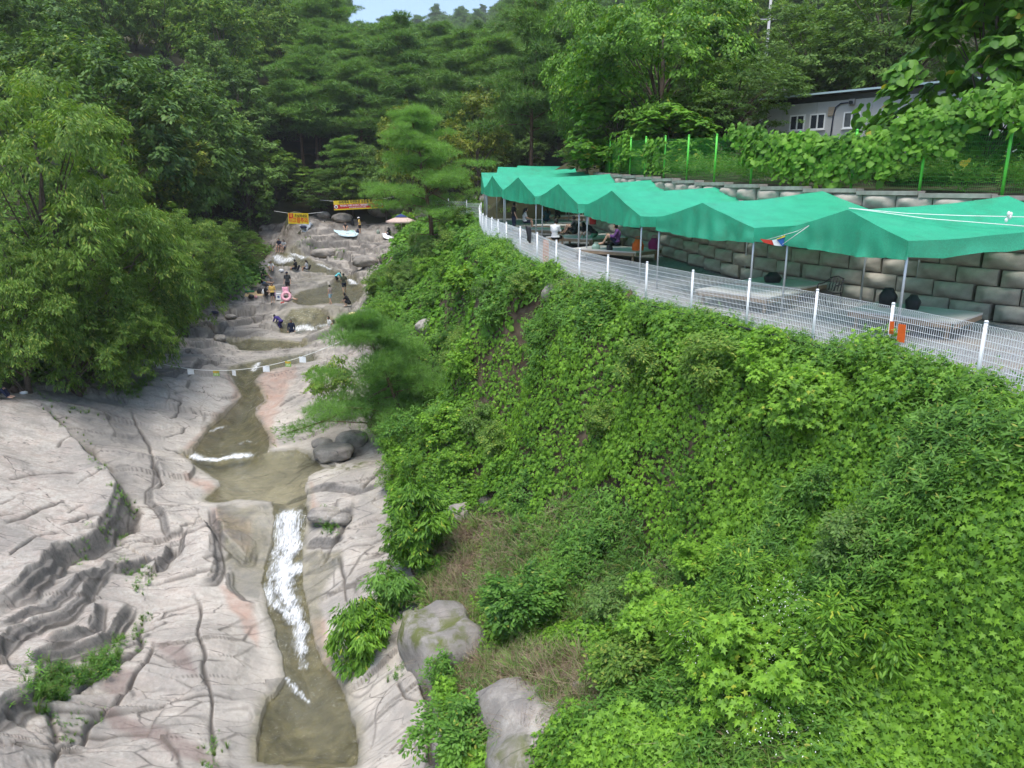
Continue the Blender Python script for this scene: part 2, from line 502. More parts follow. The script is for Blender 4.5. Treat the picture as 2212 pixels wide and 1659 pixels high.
GROOVES = [
 ([(120,1670),(123,1605),(172,1579),(229,1536),(272,1487),(309,1427),(335,1378)], 0.16, 0.05),
 ([(427,1275),(424,1367),(433,1430),(453,1522),(456,1613),(470,1670)], 0.12, 0.045),
 ([(115,1599),(109,1522)], 0.14, 0.05),
 ([(80,1519),(120,1516),(215,1447),(252,1427),(298,1401),(304,1344),(324,1321)], 0.16, 0.06),
 ([(11,1035),(77,1025),(129,1020),(172,1024)], 0.09, 0.04), ([(169,1048),(186,1035),(218,1030)], 0.1, 0.04), ([(9,1138),(57,1121),(86,1104),(143,1087)], 0.12, 0.045),
 ([(11,1213),(37,1190),(72,1167),(92,1158),(135,1156)], 0.16, 0.06), ([(123,1144),(172,1130),(235,1133)], 0.16, 0.06), ([(146,1115),(189,1098)], 0.08, 0.04), ([(0,1094),(43,1078)], 0.08, 0.035), ([(123,969),(155,952)], 0.1, 0.05),
 ([(0,983),(60,1000)], 0.06, 0.03), ([(0,1120),(40,1115)], 0.08, 0.03),
 ([(106,872),(129,915),(183,955),(200,990),(243,1030),(275,1058),(289,1093),(258,1144),(229,1170)], 0.3, 0.16),
 ([(286,875),(309,938),(321,961),(329,1007),(344,1044),(324,1067)], 0.14, 0.06),
 ([(346,861),(395,870),(385,890),(365,905)], 0.12, 0.05), ([(400,815),(430,800)], 0.1, 0.05), ([(346,949),(380,962),(411,980)], 0.12, 0.05), ([(360,940),(385,928),(398,917)], 0.1, 0.05), ([(300,980),(340,985),(400,1010)], 0.09, 0.04),
 ([(900,1320),(905,1390),(920,1480),(930,1560),(945,1680)], 0.35, 0.1), ([(860,1460),(880,1485),(905,1495)], 0.1, 0.04), ([(840,1600),(870,1570),(895,1545),(915,1535)], 0.16, 0.05),
 ([(700,1225),(735,1150),(755,1120)], 0.14, 0.06), ([(780,1062),(800,1040),(830,1000)], 0.15, 0.06), ([(735,1200),(750,1300)], 0.08, 0.05),
 ([(330,640),(400,700),(440,720)], 0.2, 0.08), ([(440,690),(470,720),(480,745)], 0.2, 0.08), ([(480,660),(540,690),(600,700)], 0.2, 0.08), ([(560,650),(600,665),(640,670)], 0.18, 0.08),
]
hz = np.zeros_like(gx)
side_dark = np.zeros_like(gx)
crackmask = np.zeros_like(gx)
for P, h, fo in LEDGES:
    Wp = Gl(P)
    k = near(gx, gy, Wp, 3.2 * fo + 0.5)
    d, sd, pr = seg_dist(wx[k], wy[k], Wp)
    taper = sstep(0, 0.12, pr) * sstep(0, 0.12, 1 - pr)
    sg = np.clip(sd * d / (0.10 + 0.16 * abs(h) + 0.12 * vnoise(gx[k] * 1.7, gy[k] * 1.7, 66)), -1, 1)
    _q = (sg + 1) * 1.5; sg = (np.floor(_q) + sstep(0.5, 0.85, _q - np.floor(_q))) / 1.5 - 1; _m = sstep(-0.15, 0.25, fbm(gx[k] * 0.9, gy[k] * 0.9, 2, 67)); sg = np.clip(sg * _m + np.clip(sd * d / (0.06 + 0.12 * abs(h)), -1, 1) * (1 - _m), -1, 1)   # face breaks back in layers here, is sheer there
    hz[k] += 0.5 * h * sg * np.exp(-d / fo) * taper
    crackmask[k] = np.maximum(crackmask[k], 0.9 * taper * np.exp(-((d - 0.12 - 0.1 * abs(h)) / 0.05) ** 2) * (sd * np.sign(h) < 0))
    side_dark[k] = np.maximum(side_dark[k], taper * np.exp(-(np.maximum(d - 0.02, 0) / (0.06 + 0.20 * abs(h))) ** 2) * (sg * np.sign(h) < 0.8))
for P, dep, wd in GROOVES:
    Wp = Gl(P)
    k = near(gx, gy, Wp, 4 * wd + 0.3)
    d, sd, pr = seg_dist(wx[k], wy[k], Wp)
    taper = sstep(0, 0.15, pr) * sstep(0, 0.15, 1 - pr)
    w_ = wd * (0.6 + 0.9 * vnoise(gx[k] * 2.1, gy[k] * 2.1, 77))
    g = np.exp(-(d / w_) ** 2) * taper
    hz[k] -= dep * g
    crackmask[k] = np.maximum(crackmask[k], g)

farrock = sstep(36, 50, gy)
# procedural bedding: small steps whose strike runs across the valley, plus lumps and pits
ca, sa = math.cos(R(28)), math.sin(R(28))
px_ = wx * ca + wy * sa; py_ = -wx * sa + wy * ca
n1 = fbm(px_ * 0.16, py_ * 0.55, 4, 41)
q = n1 * 5.0
fr = q - np.floor(q)
stepz = (np.floor(q) + sstep(0.0, 0.16, fr)) / 5.0
bed = (stepz * (0.35 + 0.75 * farrock) + n1 * 0.2 * (1 - farrock)) * (0.55 + 0.35 * farrock)
lump = 0.16 * fbm(gx * 0.5, gy * 0.5, 2, 51) + 0.02 * fbm(gx * 1.9, gy * 1.9, 3, 52)
rid = 1 - np.abs(fbm(px_ * 1.1, py_ * 3.0, 4, 61))
fine = (1 - 0.75 * farrock) * 0.014 * rid + 0.010 * fbm(gx * 9, gy * 9, 3, 63) + 0.010 * (1 - np.abs(fbm(px_ * 2.5, py_ * 7, 3, 65)))
hz += rocky * (bed * (0.25 + 0.75 * np.clip(fbm(gx * 0.22, gy * 0.22, 2, 71) + 0.45 + farrock, 0, 1)) + lump + fine)
slabq = np.clip(0.5 + soft_in([(-60,870),(100,872),(150,946),(262,1055),(250,1110),(170,1180),(60,1275),(-60,1330)], 25), 0, 1)   # the one big smooth slab
# angular blocks: every cell of a stretched, jittered mosaic has its own height and tilt, sharp joints between
def blocks(ang, cx_, cy_, seed, h, tilt, joint):
    c_, s_2 = math.cos(R(ang)), math.sin(R(ang))
    x = (wx * c_ + wy * s_2) / cx_; y = (-wx * s_2 + wy * c_) / cy_
    ix = np.floor(x); iy = np.floor(y)
    f1 = np.full(x.shape, 9.0); f2 = np.full(x.shape, 9.0); zc = np.zeros_like(x)
    for dx_ in (-1, 0, 1):
        for dy_ in (-1, 0, 1):
            a_ = ix + dx_; b_ = iy + dy_
            ox = a_ + 0.15 + 0.7 * _hash(a_, b_, seed) - x; oy = b_ + 0.15 + 0.7 * _hash(a_, b_, seed + 1) - y
            d_ = np.hypot(ox, oy)
            zz = h * (_hash(a_, b_, seed + 2) - 0.5) - tilt * (ox * (_hash(a_, b_, seed + 3) - 0.5) + oy * (_hash(a_, b_, seed + 4) - 0.5))
            k = d_ < f1
            f2 = np.where(k, f1, np.minimum(f2, d_)); zc = np.where(k, zz, zc); f1 = np.where(k, d_, f1)
    return zc, np.exp(-((f2 - f1) * cy_ / joint) ** 2)
for ang, cx_, cy_, seed, h, tl, jt, gt_ in ((30, 3.6, 1.5, 611, .26, .30, .05, .18), (24, 1.9, .8, 641, .08, .10, .03, .3)):
    zc, jm = blocks(ang, cx_, cy_, seed, h * (1 + 0.9 * sstep(36, 55, gy)), tl, jt)
    g_ = np.clip(2.6 * fbm(gx * gt_, gy * gt_, 2, seed + 70) + 0.45 + 0.4 * farrock, 0, 1) * rocky * (1 - 0.8 * slabq)
    hz += zc * g_; crackmask = np.maximum(crackmask, 0.75 * jm * g_ * np.clip(1.5 * fbm(gx * 0.8, gy * 0.8, 2, seed + 9) + 0.6, 0, 1))
# overlapping plates: where a slow field crosses a level, one side stands proud of the other and a dark joint runs between
def plates(ang, fx, fy, seed, level, h, reach, gate):
    c_, s_2 = math.cos(R(ang)), math.sin(R(ang))
    def fld(x, y):
        return fbm((x * c_ + y * s_2) * fx, (-x * s_2 + y * c_) * fy, 3, seed, 0.36)
    e_ = 0.04
    n0_ = fld(wx, wy) - level
    gr = np.hypot(fld(wx + e_, wy) - level - n0_, fld(wx, wy + e_) - level - n0_) / e_ + 0.02
    dd_ = n0_ / gr
    gt = np.clip(2.6 * fbm(gx * gate, gy * gate, 2, seed + 50) + 0.25 + 0.5 * farrock, 0, 1) * rocky * (1 - 0.75 * slabq)
    return gt * 0.5 * h * np.tanh(dd_ / 0.03) * np.exp(-np.abs(dd_) / reach), gt * np.exp(-((dd_ + 0.035) / 0.04) ** 2)
for ang, fx, fy, seed, lv, h, rc, gate in ((28, .14, .62, 401, .02, .16, .7, .25), (22, .2, .9, 431, -.12, .10, .5, .3)):
    a_, b_ = plates(ang, fx, fy, seed, lv, h * (1 + 0.8 * sstep(36, 55, gy)), rc, gate)
    hz += a_; crackmask = np.maximum(crackmask, 0.8 * b_)
hz += (1 - rocky) * (0.35 * fbm(gx * 0.7, gy * 0.7, 4, 81))
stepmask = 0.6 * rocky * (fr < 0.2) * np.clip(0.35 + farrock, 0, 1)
gz = base_z + hz
# flat-lying layers: treads and risers, strongest on the upper rocks
_hq = 0.42 + 0.25 * farrock
_zo = 0.55 * fbm(gx * 0.2, gy * 0.2, 2, 301) + 0.12 * fbm(gx * 0.7, gy * 0.7, 2, 302)
_qz = (gz + _zo) / _hq; _fz = _qz - np.floor(_qz)
_tz = (np.floor(_qz) + sstep(0.62, 1.0, _fz)) * _hq - _zo
_lay = rocky * (0.10 + 0.62 * farrock)
gz = gz + (_tz - gz) * _lay
for _P in ([(712,496),(772,494),(788,511),(726,515)], [(522,642),(556,627),(588,634),(570,651)], [(530,618),(548,604),(577,610),(563,624)], [(628,502),(652,486),(682,490),(662,505)]):
    _in = np.clip(0.5 + soft_in(_P, 6), 0, 1) * (gy > 50)      # level spots where the mats lie
    if (_in > 0.5).any():
        _c = np.polyfit(gy[_in > 0.5], gz[_in > 0.5], 1); gz = gz + _in * (_c[0] * gy + _c[1] - gz)
riser = rocky * farrock * sstep(0.60, 0.72, _fz) * (1 - sstep(0.93, 1.0, _fz))  # riser faces of the upper rocks, painted dark as shadow lines between layers

# carve the channel, lift the banks
zw = zwat(gy)
wet = np.zeros_like(gx); inw = np.zeros_like(gx, bool); wd_in = np.zeros_like(gx); rim = np.full_like(gx, 9.0)
for Wp in WPOLY:
    k = near(gx, gy, Wp, 5.5)
    jx = gx[k] + 0.10 * fbm(gx[k] * 1.5, gy[k] * 1.5, 3, 91); jy = gy[k] + 0.10 * fbm(gx[k] * 1.5, gy[k] * 1.5, 3, 92)
    d, sd, pr = seg_dist(jx, jy, Wp, True)
    ins = inside(jx, jy, Wp)
    depth = 0.05 + 0.40 * sstep(0, 0.9, d) + 0.10 * fbm(gx[k] * 0.8, gy[k] * 0.8, 3, 93) * sstep(0, 0.6, d)
    fade = np.exp(-d / 0.8)
    zin = zw[k] - depth
    bank = zw[k] + 0.03 + 0.22 * d
    cur = gz[k]
    out = np.where(ins, zin, np.maximum(cur, bank * fade + cur * (1 - fade)))
    out = np.where(~ins & (cur > bank), cur - (cur - bank) * 0.55 * np.exp(-d / 0.7), out)
    m2 = ~inw[k]
    gz[k] = np.where(m2, out, gz[k])
    rim[k] = np.where(ins, 0, np.minimum(rim[k], d))
    wd_in[k] = np.where(ins, np.maximum(wd_in[k], d), wd_in[k])
    inw[k] |= ins
wet = np.where(inw, 1.0, np.exp(-(rim / 0.22) ** 2) * 0.9)
_sl = np.clip(0.5 + soft_in([(430,1005),(520,992),(640,985),(700,1008),(668,1045),(655,1075),(560,1078),(470,1078),(480,1040)], 22), 0, 1)
wet = wet * (1 - 0.8 * _sl)      # thin clear sheet over pale rock

# splash-wet and water-stained areas traced from the picture
def blob(P, soft):
    return np.clip(0.5 + soft_in(P, soft) + 0.7 * fbm(gx * 1.2, gy * 1.2, 3, 15), 0, 1)
wet = np.maximum(wet, 0.85 * blob([(470,1090),(480,1150),(485,1210),(500,1270),(560,1300),(610,1440),(560,1300),(590,1120),(585,1090)], 12))
wet = np.maximum(wet, 0.8 * blob([(650,1180),(740,1180),(735,1230),(690,1300),(700,1420),(660,1340)], 12))
wet = np.maximum(wet, 0.6 * blob([(600,700),(625,668),(770,668),(760,700),(700,720),(620,722)], 14))
wet = np.maximum(wet, 0.55 * blob([(590,600),(700,594),(790,606),(700,622),(650,632)], 12))
rust = np.zeros_like(gx)
for P in ([(490,800),(535,858),(470,930),(410,985),(390,975),(460,900),(510,850)], [(550,820),(560,806),(640,800),(600,880),(585,940),(600,975),(575,960),(552,905)],
          [(452,1092),(545,1120),(548,1205),(520,1190),(480,1150)], [(460,1040),(400,1025),(420,1050),(470,1070)], [(665,1370),(690,1400),(720,1470),(700,1330),(680,1330)], [(480,1270),(545,1310),(560,1400),(500,1320)],
          [(672,1040),(690,1100),(665,1110)]):
    rust = np.maximum(rust, blob(P, 12))
rust *= np.clip(1.25 - wet * 0.45, 0, 1)
stain = np.zeros_like(gx)
for P in ([(205,1505),(260,1530),(320,1560),(430,1620),(470,1659),(380,1640),(300,1590),(240,1560)], [(330,1390),(400,1400),(420,1450),(350,1420)], [(215,1470),(250,1440),(290,1450),(250,1500)]):
    stain = np.maximum(stain, blob(P, 14))
lichen = np.clip(0.5 + soft_in([(60,850),(150,935),(255,1015),(325,1005),(300,900),(345,800),(430,690),(560,640),(600,590),(620,545),(540,480),(200,560),(100,760)], 60) * 1.0 + 0.9 * fbm(gx * 0.6, gy * 0.6, 4, 19), 0, 1)
lichen = np.maximum(lichen, np.clip(farrock * 0.45 + 0.5 * fbm(gx * 0.9, gy * 0.9, 4, 21), 0, 0.8))
moss = np.zeros_like(gx)
for P in ([(940,1360),(1000,1400),(990,1480),(960,1520),(930,1450)], [(700,1010),(780,1000),(790,1015),(720,1020)]):
    moss = np.maximum(moss, blob(P, 20))

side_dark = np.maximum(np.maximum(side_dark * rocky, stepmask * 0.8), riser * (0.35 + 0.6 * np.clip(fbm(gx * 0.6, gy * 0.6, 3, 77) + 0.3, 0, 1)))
idx = np.arange(NX * NY).reshape(NY, NX)
FQ = np.stack([idx[:-1, :-1], idx[:-1, 1:], idx[1:, 1:], idx[1:, :-1]], -1).reshape(-1, 4)

# ground right of the fence dives under the terrace
_fx = np.interp(gy, [p[1] for p in FENCE], [p[0] for p in FENCE])
_lf = np.clip(_fx - gx, 0, 9) * 0.88
gz = gz + np.where((gy < 53) & (gx <= _fx), np.clip(zter(gy) - 0.12 - 0.75 * _lf - gz, 0, 2) * (1 - sstep(0.8, 3.2, _lf)), 0)
right = (gx > _fx - 0.05) & (gy < 53)
gz = np.where(right, np.minimum(gz, zter(gy) - 0.35 - 0.0 * gy), gz)
drop = right & (gx > _fx + 1.2)
fs_soil = soil[FQ].mean(1)
rock_f = (np.maximum(soil, 0)[FQ].mean(1) < 0.5)
keep = ~(drop[FQ].all(1))

def coarse_mesh(name, mask, step):
    I = idx[::step, ::step]; Fc = np.stack([I[:-1, :-1], I[:-1, 1:], I[1:, 1:], I[1:, :-1]], -1).reshape(-1, 4)
    Fc = Fc[mask[Fc].any(1)]
    used = np.unique(Fc); mp = np.full(NX * NY, -1, np.int64); mp[used] = np.arange(len(used))
    return mesh_np(name, np.stack([gx[used], gy[used], gz[used] - 0.05], 1), mp[Fc], smooth=True)

def sub_mesh(name, sel, Z, attrs):
    F = FQ[sel]
    used = np.unique(F)
    mp = np.full(NX * NY, -1, np.int64); mp[used] = np.arange(len(used))
    me = mesh_np(name, np.stack([gx[used], gy[used], Z[used]], 1), mp[F], smooth=True)
    for n, a in attrs.items():
        fattr(me, n, a[used])
    return me

# ------------------------------------------------------------------ rock and earth materials
def rock_material(name):
    m, nt, b = newmat(name)
    L = nt.links.new
    geo = N(nt, 'ShaderNodeNewGeometry')
    def noise(scale, detail=6, rough=0.6, dist=0.0):
        n = N(nt, 'ShaderNodeTexNoise'); n.inputs['Scale'].default_value = scale; n.inputs['Detail'].default_value = detail
        n.inputs['Roughness'].default_value = rough; n.inputs['Distortion'].default_value = dist
        L(geo.outputs['Position'], n.inputs['Vector']); return n.outputs['Fac']
    def attr(nm):
        a = N(nt, 'ShaderNodeAttribute'); a.attribute_name = nm; return a.outputs['Fac']
    def mr(src, a, bb, lo=0.0, hi=1.0):
        r = N(nt, 'ShaderNodeMapRange'); r.inputs['From Min'].default_value = a; r.inputs['From Max'].default_value = bb
        r.inputs['To Min'].default_value = lo; r.inputs['To Max'].default_value = hi; L(src, r.inputs['Value']); return r.outputs[0]
    def mul(a, bb):
        k = N(nt, 'ShaderNodeMath', operation='MULTIPLY')
        for i, s in enumerate((a, bb)):
            if isinstance(s, float): k.inputs[i].default_value = s
            else: L(s, k.inputs[i])
        return k.outputs[0]
    def mix(f, a, bb):
        k = N(nt, 'ShaderNodeMix', data_type='RGBA')
        if isinstance(f, float): k.inputs[0].default_value = f
        else: L(f, k.inputs[0])
        for i, s in ((6, a), (7, bb)):
            if isinstance(s, tuple): k.inputs[i].default_value = (*s, 1)
            else: L(s, k.inputs[i])
        return k.outputs[2]
    n_big = noise(0.35, 5); n_mid = noise(1.7, 7, 0.65, 0.4); n_fine = noise(9, 8, 0.7); n_grit = noise(60, 3, 0.6)
    base = mix(mr(n_big, 0.35, 0.65), (0.30, 0.262, 0.215), (0.49, 0.445, 0.38))
    base = mix(mr(n_mid, 0.42, 0.72), base, (0.42, 0.325, 0.265))
    base = mix(mul(mr(n_fine, 0.45, 0.7), 0.45), base, (0.52, 0.505, 0.485))
    base = mix(mul(mr(n_fine, 0.52, 0.34), 0.55), base, (0.24, 0.215, 0.195))
    base = mix(mul(mr(n_grit, 0.5, 0.72), 0.35), base, (0.16, 0.145, 0.13))
    mp = N(nt, 'ShaderNodeMapping'); mp.inputs['Rotation'].default_value = (0, 0, R(-28)); mp.inputs['Scale'].default_value = (0.35, 1.5, 1.0); L(geo.outputs['Position'], mp.inputs['Vector'])
    st = N(nt, 'ShaderNodeTexNoise'); st.inputs['Scale'].default_value = 2.2; st.inputs['Detail'].default_value = 7; st.inputs['Roughness'].default_value = 0.62; st.inputs['Distortion'].default_value = 0.5; L(mp.outputs[0], st.inputs['Vector'])
    base = mix(mul(mr(st.outputs['Fac'], 0.52, 0.40), 0.5), base, (0.25, 0.22, 0.185))
    wn = N(nt, 'ShaderNodeTexNoise'); wn.inputs['Scale'].default_value = 1.4; wn.inputs['Detail'].default_value = 4; L(mp.outputs[0], wn.inputs['Vector'])
    ad = N(nt, 'ShaderNodeMix', data_type='RGBA'); ad.inputs[0].default_value = 0.25; L(mp.outputs[0], ad.inputs[6]); L(wn.outputs['Color'], ad.inputs[7])
    vo = N(nt, 'ShaderNodeTexVoronoi', feature='DISTANCE_TO_EDGE'); vo.inputs['Scale'].default_value = 1.3; L(ad.outputs[2], vo.inputs['Vector'])
    line = mul(mr(vo.outputs['Distance'], 0.022, 0.0), mr(n_mid, 0.47, 0.6))
    base = mix(mul(line, 0.8), base, (0.07, 0.062, 0.055))
    base = mix(mul(attr('washed'), mr(n_mid, 0.3, 0.7, 0.55, 0.9)), base, (0.53, 0.48, 0.41))
    base = mix(mul(mr(n_big, 0.56, 0.40), 0.45), base, (0.215, 0.205, 0.19))
    base = mix(mul(line, 0.7), base, (0.07, 0.062, 0.055))
    base = mix(mul(attr('lichen'), mr(n_mid, 0.3, 0.6, 0.25, 0.85)), base, (0.145, 0.14, 0.13))
    base = mix(mul(attr('rust'), mr(n_mid, 0.3, 0.7, 0.3, 0.8)), base, (0.38, 0.235, 0.175))
    base = mix(mul(attr('stain'), mr(n_fine, 0.3, 0.6, 0.4, 0.8)), base, (0.20, 0.145, 0.125))
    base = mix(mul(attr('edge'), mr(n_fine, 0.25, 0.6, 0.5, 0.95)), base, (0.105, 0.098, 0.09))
    base = mix(mul(attr('crack'), 0.85), base, (0.045, 0.038, 0.032))
    base = mix(mul(attr('moss'), mr(n_mid, 0.45, 0.6)), base, (0.10, 0.115, 0.025))
    base = mix(mul(attr('litter'), mr(n_mid, 0.3, 0.55)), base, (0.06, 0.045, 0.03))
    wetc = mix(mr(n_mid, 0.38, 0.62), (0.075, 0.068, 0.042), (0.25, 0.22, 0.135))
    wetc = mix(mul(mr(n_fine, 0.5, 0.65), 0.5), wetc, (0.11, 0.12, 0.03))
    wetc = mix(mul(mr(n_big, 0.45, 0.6), 0.6), wetc, (0.13, 0.13, 0.12))
    base = mix(mul(attr('wet'), 0.78), base, wetc)
    L(base, b.inputs['Base Color'])
    rr = N(nt, 'ShaderNodeMapRange'); L(attr('wet'), rr.inputs['Value']); rr.inputs['To Min'].default_value = 0.85; rr.inputs['To Max'].default_value = 0.28
    L(rr.outputs[0], b.inputs['Roughness'])
    b.inputs['Specular IOR Level'].default_value = 0.35
    b1 = N(nt, 'ShaderNodeBump'); b1.inputs['Strength'].default_value = 0.55; b1.inputs['Distance'].default_value = 0.05; L(n_fine, b1.inputs['Height'])
    b2 = N(nt, 'ShaderNodeBump'); b2.inputs['Strength'].default_value = 0.35; b2.inputs['Distance'].default_value = 0.01; L(n_grit, b2.inputs['Height']); L(b1.outputs[0], b2.inputs['Normal'])
    L(b2.outputs[0], b.inputs['Normal'])
    return m
M_ROCK = rock_material('granite')
M_SOIL = plain('soil_and_straw', (0.085, 0.062, 0.04), 0.95, 0.6, 3.0, 0.6)
M_EARTH = plain('forest_floor', (0.05, 0.05, 0.025), 0.95, 0.5, 0.6, 0.4)

washed = np.exp(-rim / 2.4) * rocky
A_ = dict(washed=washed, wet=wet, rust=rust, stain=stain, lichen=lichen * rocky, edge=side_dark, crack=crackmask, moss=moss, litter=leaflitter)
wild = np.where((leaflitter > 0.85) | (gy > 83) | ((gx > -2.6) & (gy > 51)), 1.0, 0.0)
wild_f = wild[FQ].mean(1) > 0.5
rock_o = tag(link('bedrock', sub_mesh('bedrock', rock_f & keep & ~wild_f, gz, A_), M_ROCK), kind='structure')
bank_o = tag(link('earth_bank', coarse_mesh('earth_bank', (soil > 0.45) & ~drop & (wild < 0.5), 2), M_SOIL), kind='structure')
tag(link('forest_floor', coarse_mesh('forest_floor', (wild > 0.5) & ~drop, 4), M_EARTH), kind='structure')

def HG(x, y):
    """detailed ground height by lookup in the fan grid"""
    x = np.atleast_1d(np.asarray(x, float)); y = np.atleast_1d(np.asarray(y, float))
    fi = np.clip(np.interp(y, _y, np.arange(NY)), 0, NY - 1.001)
    s = np.clip(x / np.maximum(y, 6.6), _s[0], _s[-1])
    j = np.clip(np.searchsorted(_s, s) - 1, 0, NX - 2)
    i = fi.astype(int); t = fi - i
    r = np.clip((s - _s[j]) / (_s[j + 1] - _s[j]), 0, 1)
    Zg = gz.reshape(NY, NX)
    return (Zg[i, j] * (1 - r) + Zg[i, j + 1] * r) * (1 - t) + (Zg[i + 1, j] * (1 - r) + Zg[i + 1, j + 1] * r) * t

def ground(u, v):
    """detailed ground point seen at picture position (u, v)"""
    a = at(u, v, 1.0)
    Y = np.exp(np.linspace(math.log(6.7), math.log(95.0), 1500))
    z = HG(a.x * Y, Y)
    below = a.z * Y < z
    k = max(1, int(np.argmax(below)) if below.any() else len(Y) - 1)
    return Vector((a.x * Y[k], Y[k], float(z[k])))

# ------------------------------------------------------------------ far ground
_fy = np.exp(np.linspace(math.log(92), math.log(740), 70)); _fs = np.linspace(-1.3, 1.3, 110)
fS, fY = np.meshgrid(_fs, _fy)
fxx = (fS * fY).ravel(); fyy = fY.ravel()
fzz = H0(fxx, fyy) - 0.4 * (fyy < 97) + 1.5 * fbm(fxx * 0.03, fyy * 0.03, 3, 7)
ii = np.arange(fxx.size).reshape(70, 110)
hills = tag(link('hills', mesh_np('hills', np.stack([fxx, fyy, fzz], 1), np.stack([ii[:-1, :-1], ii[:-1, 1:], ii[1:, 1:], ii[1:, :-1]], -1).reshape(-1, 4), True), M_EARTH), kind='structure')

# ------------------------------------------------------------------ water surface with foam
foam = np.zeros_like(gx)
FOAM = [([(625,1113),(622,1150),(622,1180)], 0.6, 0.95), ([(600,1120),(598,1180),(590,1230),(580,1270)], 0.22, 0.7), ([(640,1180),(615,1210),(615,1250),(612,1275),(625,1300)], 0.38, 1.0),
        ([(640,1230),(610,1240)], 0.5, 1.0), ([(575,1275),(585,1300),(615,1320),(645,1360),(652,1410)], 0.26, 0.8), ([(625,1300),(640,1330),(650,1370)], 0.3, 0.9), ([(650,1410),(655,1440)], 0.2, 0.5),
        ([(620,1470),(640,1500),(665,1525)], 0.12, 0.7), ([(418,986),(440,992),(470,994),(500,988),(536,984)], 0.24, 1.0), ([(455,935),(480,925)], 0.2, 0.6), ([(520,960),(540,955)], 0.2, 0.5), ([(560,785),(552,792),(548,800)], 0.25, 0.8),
        ([(597,555),(610,565),(625,560)], 0.7, 0.9), ([(635,548),(655,556)], 0.6, 0.8), ([(690,570),(715,580)], 0.4, 0.8), ([(757,605),(765,613)], 0.45, 0.85), ([(638,712),(655,706),(674,713)], 0.5, 0.85), ([(700,645),(640,655)], 0.2, 0.3),
        ([(735,660),(765,664)], 0.3, 0.5), ([(690,705),(720,700)], 0.4, 0.6), ([(500,1060),(560,1065)], 0.3, 0.25), ([(700,1022),(660,1035)], 0.2, 0.2)]
for P, w_, amt in FOAM:
    Wp = np.array([tuple(wat(u, v)) for u, v in P])
    k = near(gx, gy, Wp, 3 * w_)
    d, sd, pr = seg_dist(gx[k] + 0.08 * fbm(gx[k] * 5, gy[k] * 5, 3, 8), gy[k], Wp)
    foam[k] = np.maximum(foam[k], amt * np.exp(-(d / w_) ** 2))
slope_w = np.abs(np.gradient(RVz[::-1], RVY[::-1])); steep = np.interp(gy, RVY[::-1], slope_w)
rip = 0.012 * fbm(gx * 3.0, gy * 7.0, 3, 101) * (1 + 3 * np.clip(steep, 0, 1)) + 0.07 * foam * (fbm(gx * 7, gy * 4, 3, 103) + 0.4)
wz = zw + 0.0 + rip
nearw = inw | (rim < 0.30)
wsel = nearw[FQ].all(1)
def water_material():
    m, nt, b = newmat('stream_water')
    L = nt.links.new
    out = nt.nodes['Material Output']
    nt.nodes.remove(b)
    geo = N(nt, 'ShaderNodeNewGeometry')
    mp = N(nt, 'ShaderNodeMapping'); mp.inputs['Scale'].default_value = (1.7, 0.3, 0.3); L(geo.outputs['Position'], mp.inputs['Vector'])
    n1 = N(nt, 'ShaderNodeTexNoise'); n1.inputs['Scale'].default_value = 4.5; n1.inputs['Detail'].default_value = 5; n1.inputs['Distortion'].default_value = 1.8
    L(geo.outputs['Position'], n1.inputs['Vector'])
    bp = N(nt, 'ShaderNodeBump'); bp.inputs['Strength'].default_value = 0.85; bp.inputs['Distance'].default_value = 0.10; L(n1.outputs['Fac'], bp.inputs['Height'])
    tr = N(nt, 'ShaderNodeBsdfTransparent'); tr.inputs[0].default_value = (0.86, 0.86, 0.75, 1)
    gl = N(nt, 'ShaderNodeBsdfGlossy'); gl.inputs['Roughness'].default_value = 0.08; gl.inputs[0].default_value = (0.9, 0.95, 1, 1); L(bp.outputs[0], gl.inputs['Normal'])
    fr = N(nt, 'ShaderNodeFresnel'); fr.inputs['IOR'].default_value = 1.33; L(bp.outputs[0], fr.inputs['Normal'])
    ms = N(nt, 'ShaderNodeMixShader'); L(fr.outputs[0], ms.inputs[0]); L(tr.outputs[0], ms.inputs[1]); L(gl.outputs[0], ms.inputs[2])
    at_ = N(nt, 'ShaderNodeAttribute'); at_.attribute_name = 'foam'
    n2 = N(nt, 'ShaderNodeTexNoise'); n2.inputs['Scale'].default_value = 8.0; n2.inputs['Detail'].default_value = 8; n2.inputs['Roughness'].default_value = 0.7; n2.inputs['Distortion'].default_value = 1.5
    L(mp.outputs[0], n2.inputs['Vector'])
    ad = N(nt, 'ShaderNodeMath', operation='MULTIPLY_ADD'); L(at_.outputs['Fac'], ad.inputs[0]); ad.inputs[1].default_value = 0.40; L(n2.outputs['Fac'], ad.inputs[2])
    mr = N(nt, 'ShaderNodeMapRange'); mr.inputs['From Min'].default_value = 0.66; mr.inputs['From Max'].default_value = 1.02; L(ad.outputs[0], mr.inputs['Value'])
    gate = N(nt, 'ShaderNodeMapRange'); gate.inputs['From Min'].default_value = 0.04; gate.inputs['From Max'].default_value = 0.2; L(at_.outputs['Fac'], gate.inputs['Value'])
    mf = N(nt, 'ShaderNodeMath', operation='MULTIPLY'); L(mr.outputs[0], mf.inputs[0]); L(gate.outputs[0], mf.inputs[1])
    df = N(nt, 'ShaderNodeBsdfDiffuse'); df.inputs[0].default_value = (0.85, 0.87, 0.88, 1)
    m2 = N(nt, 'ShaderNodeMixShader'); L(mf.outputs[0], m2.inputs[0]); L(ms.outputs[0], m2.inputs[1]); L(df.outputs[0], m2.inputs[2])
    L(m2.outputs[0], out.inputs[0])
    return m
M_WATER = water_material()
stream = tag(link('stream', sub_mesh('stream', wsel, wz, dict(foam=foam)), M_WATER), kind='structure')
# ================================================================== leaves and clumps
rng = np.random.default_rng(11)

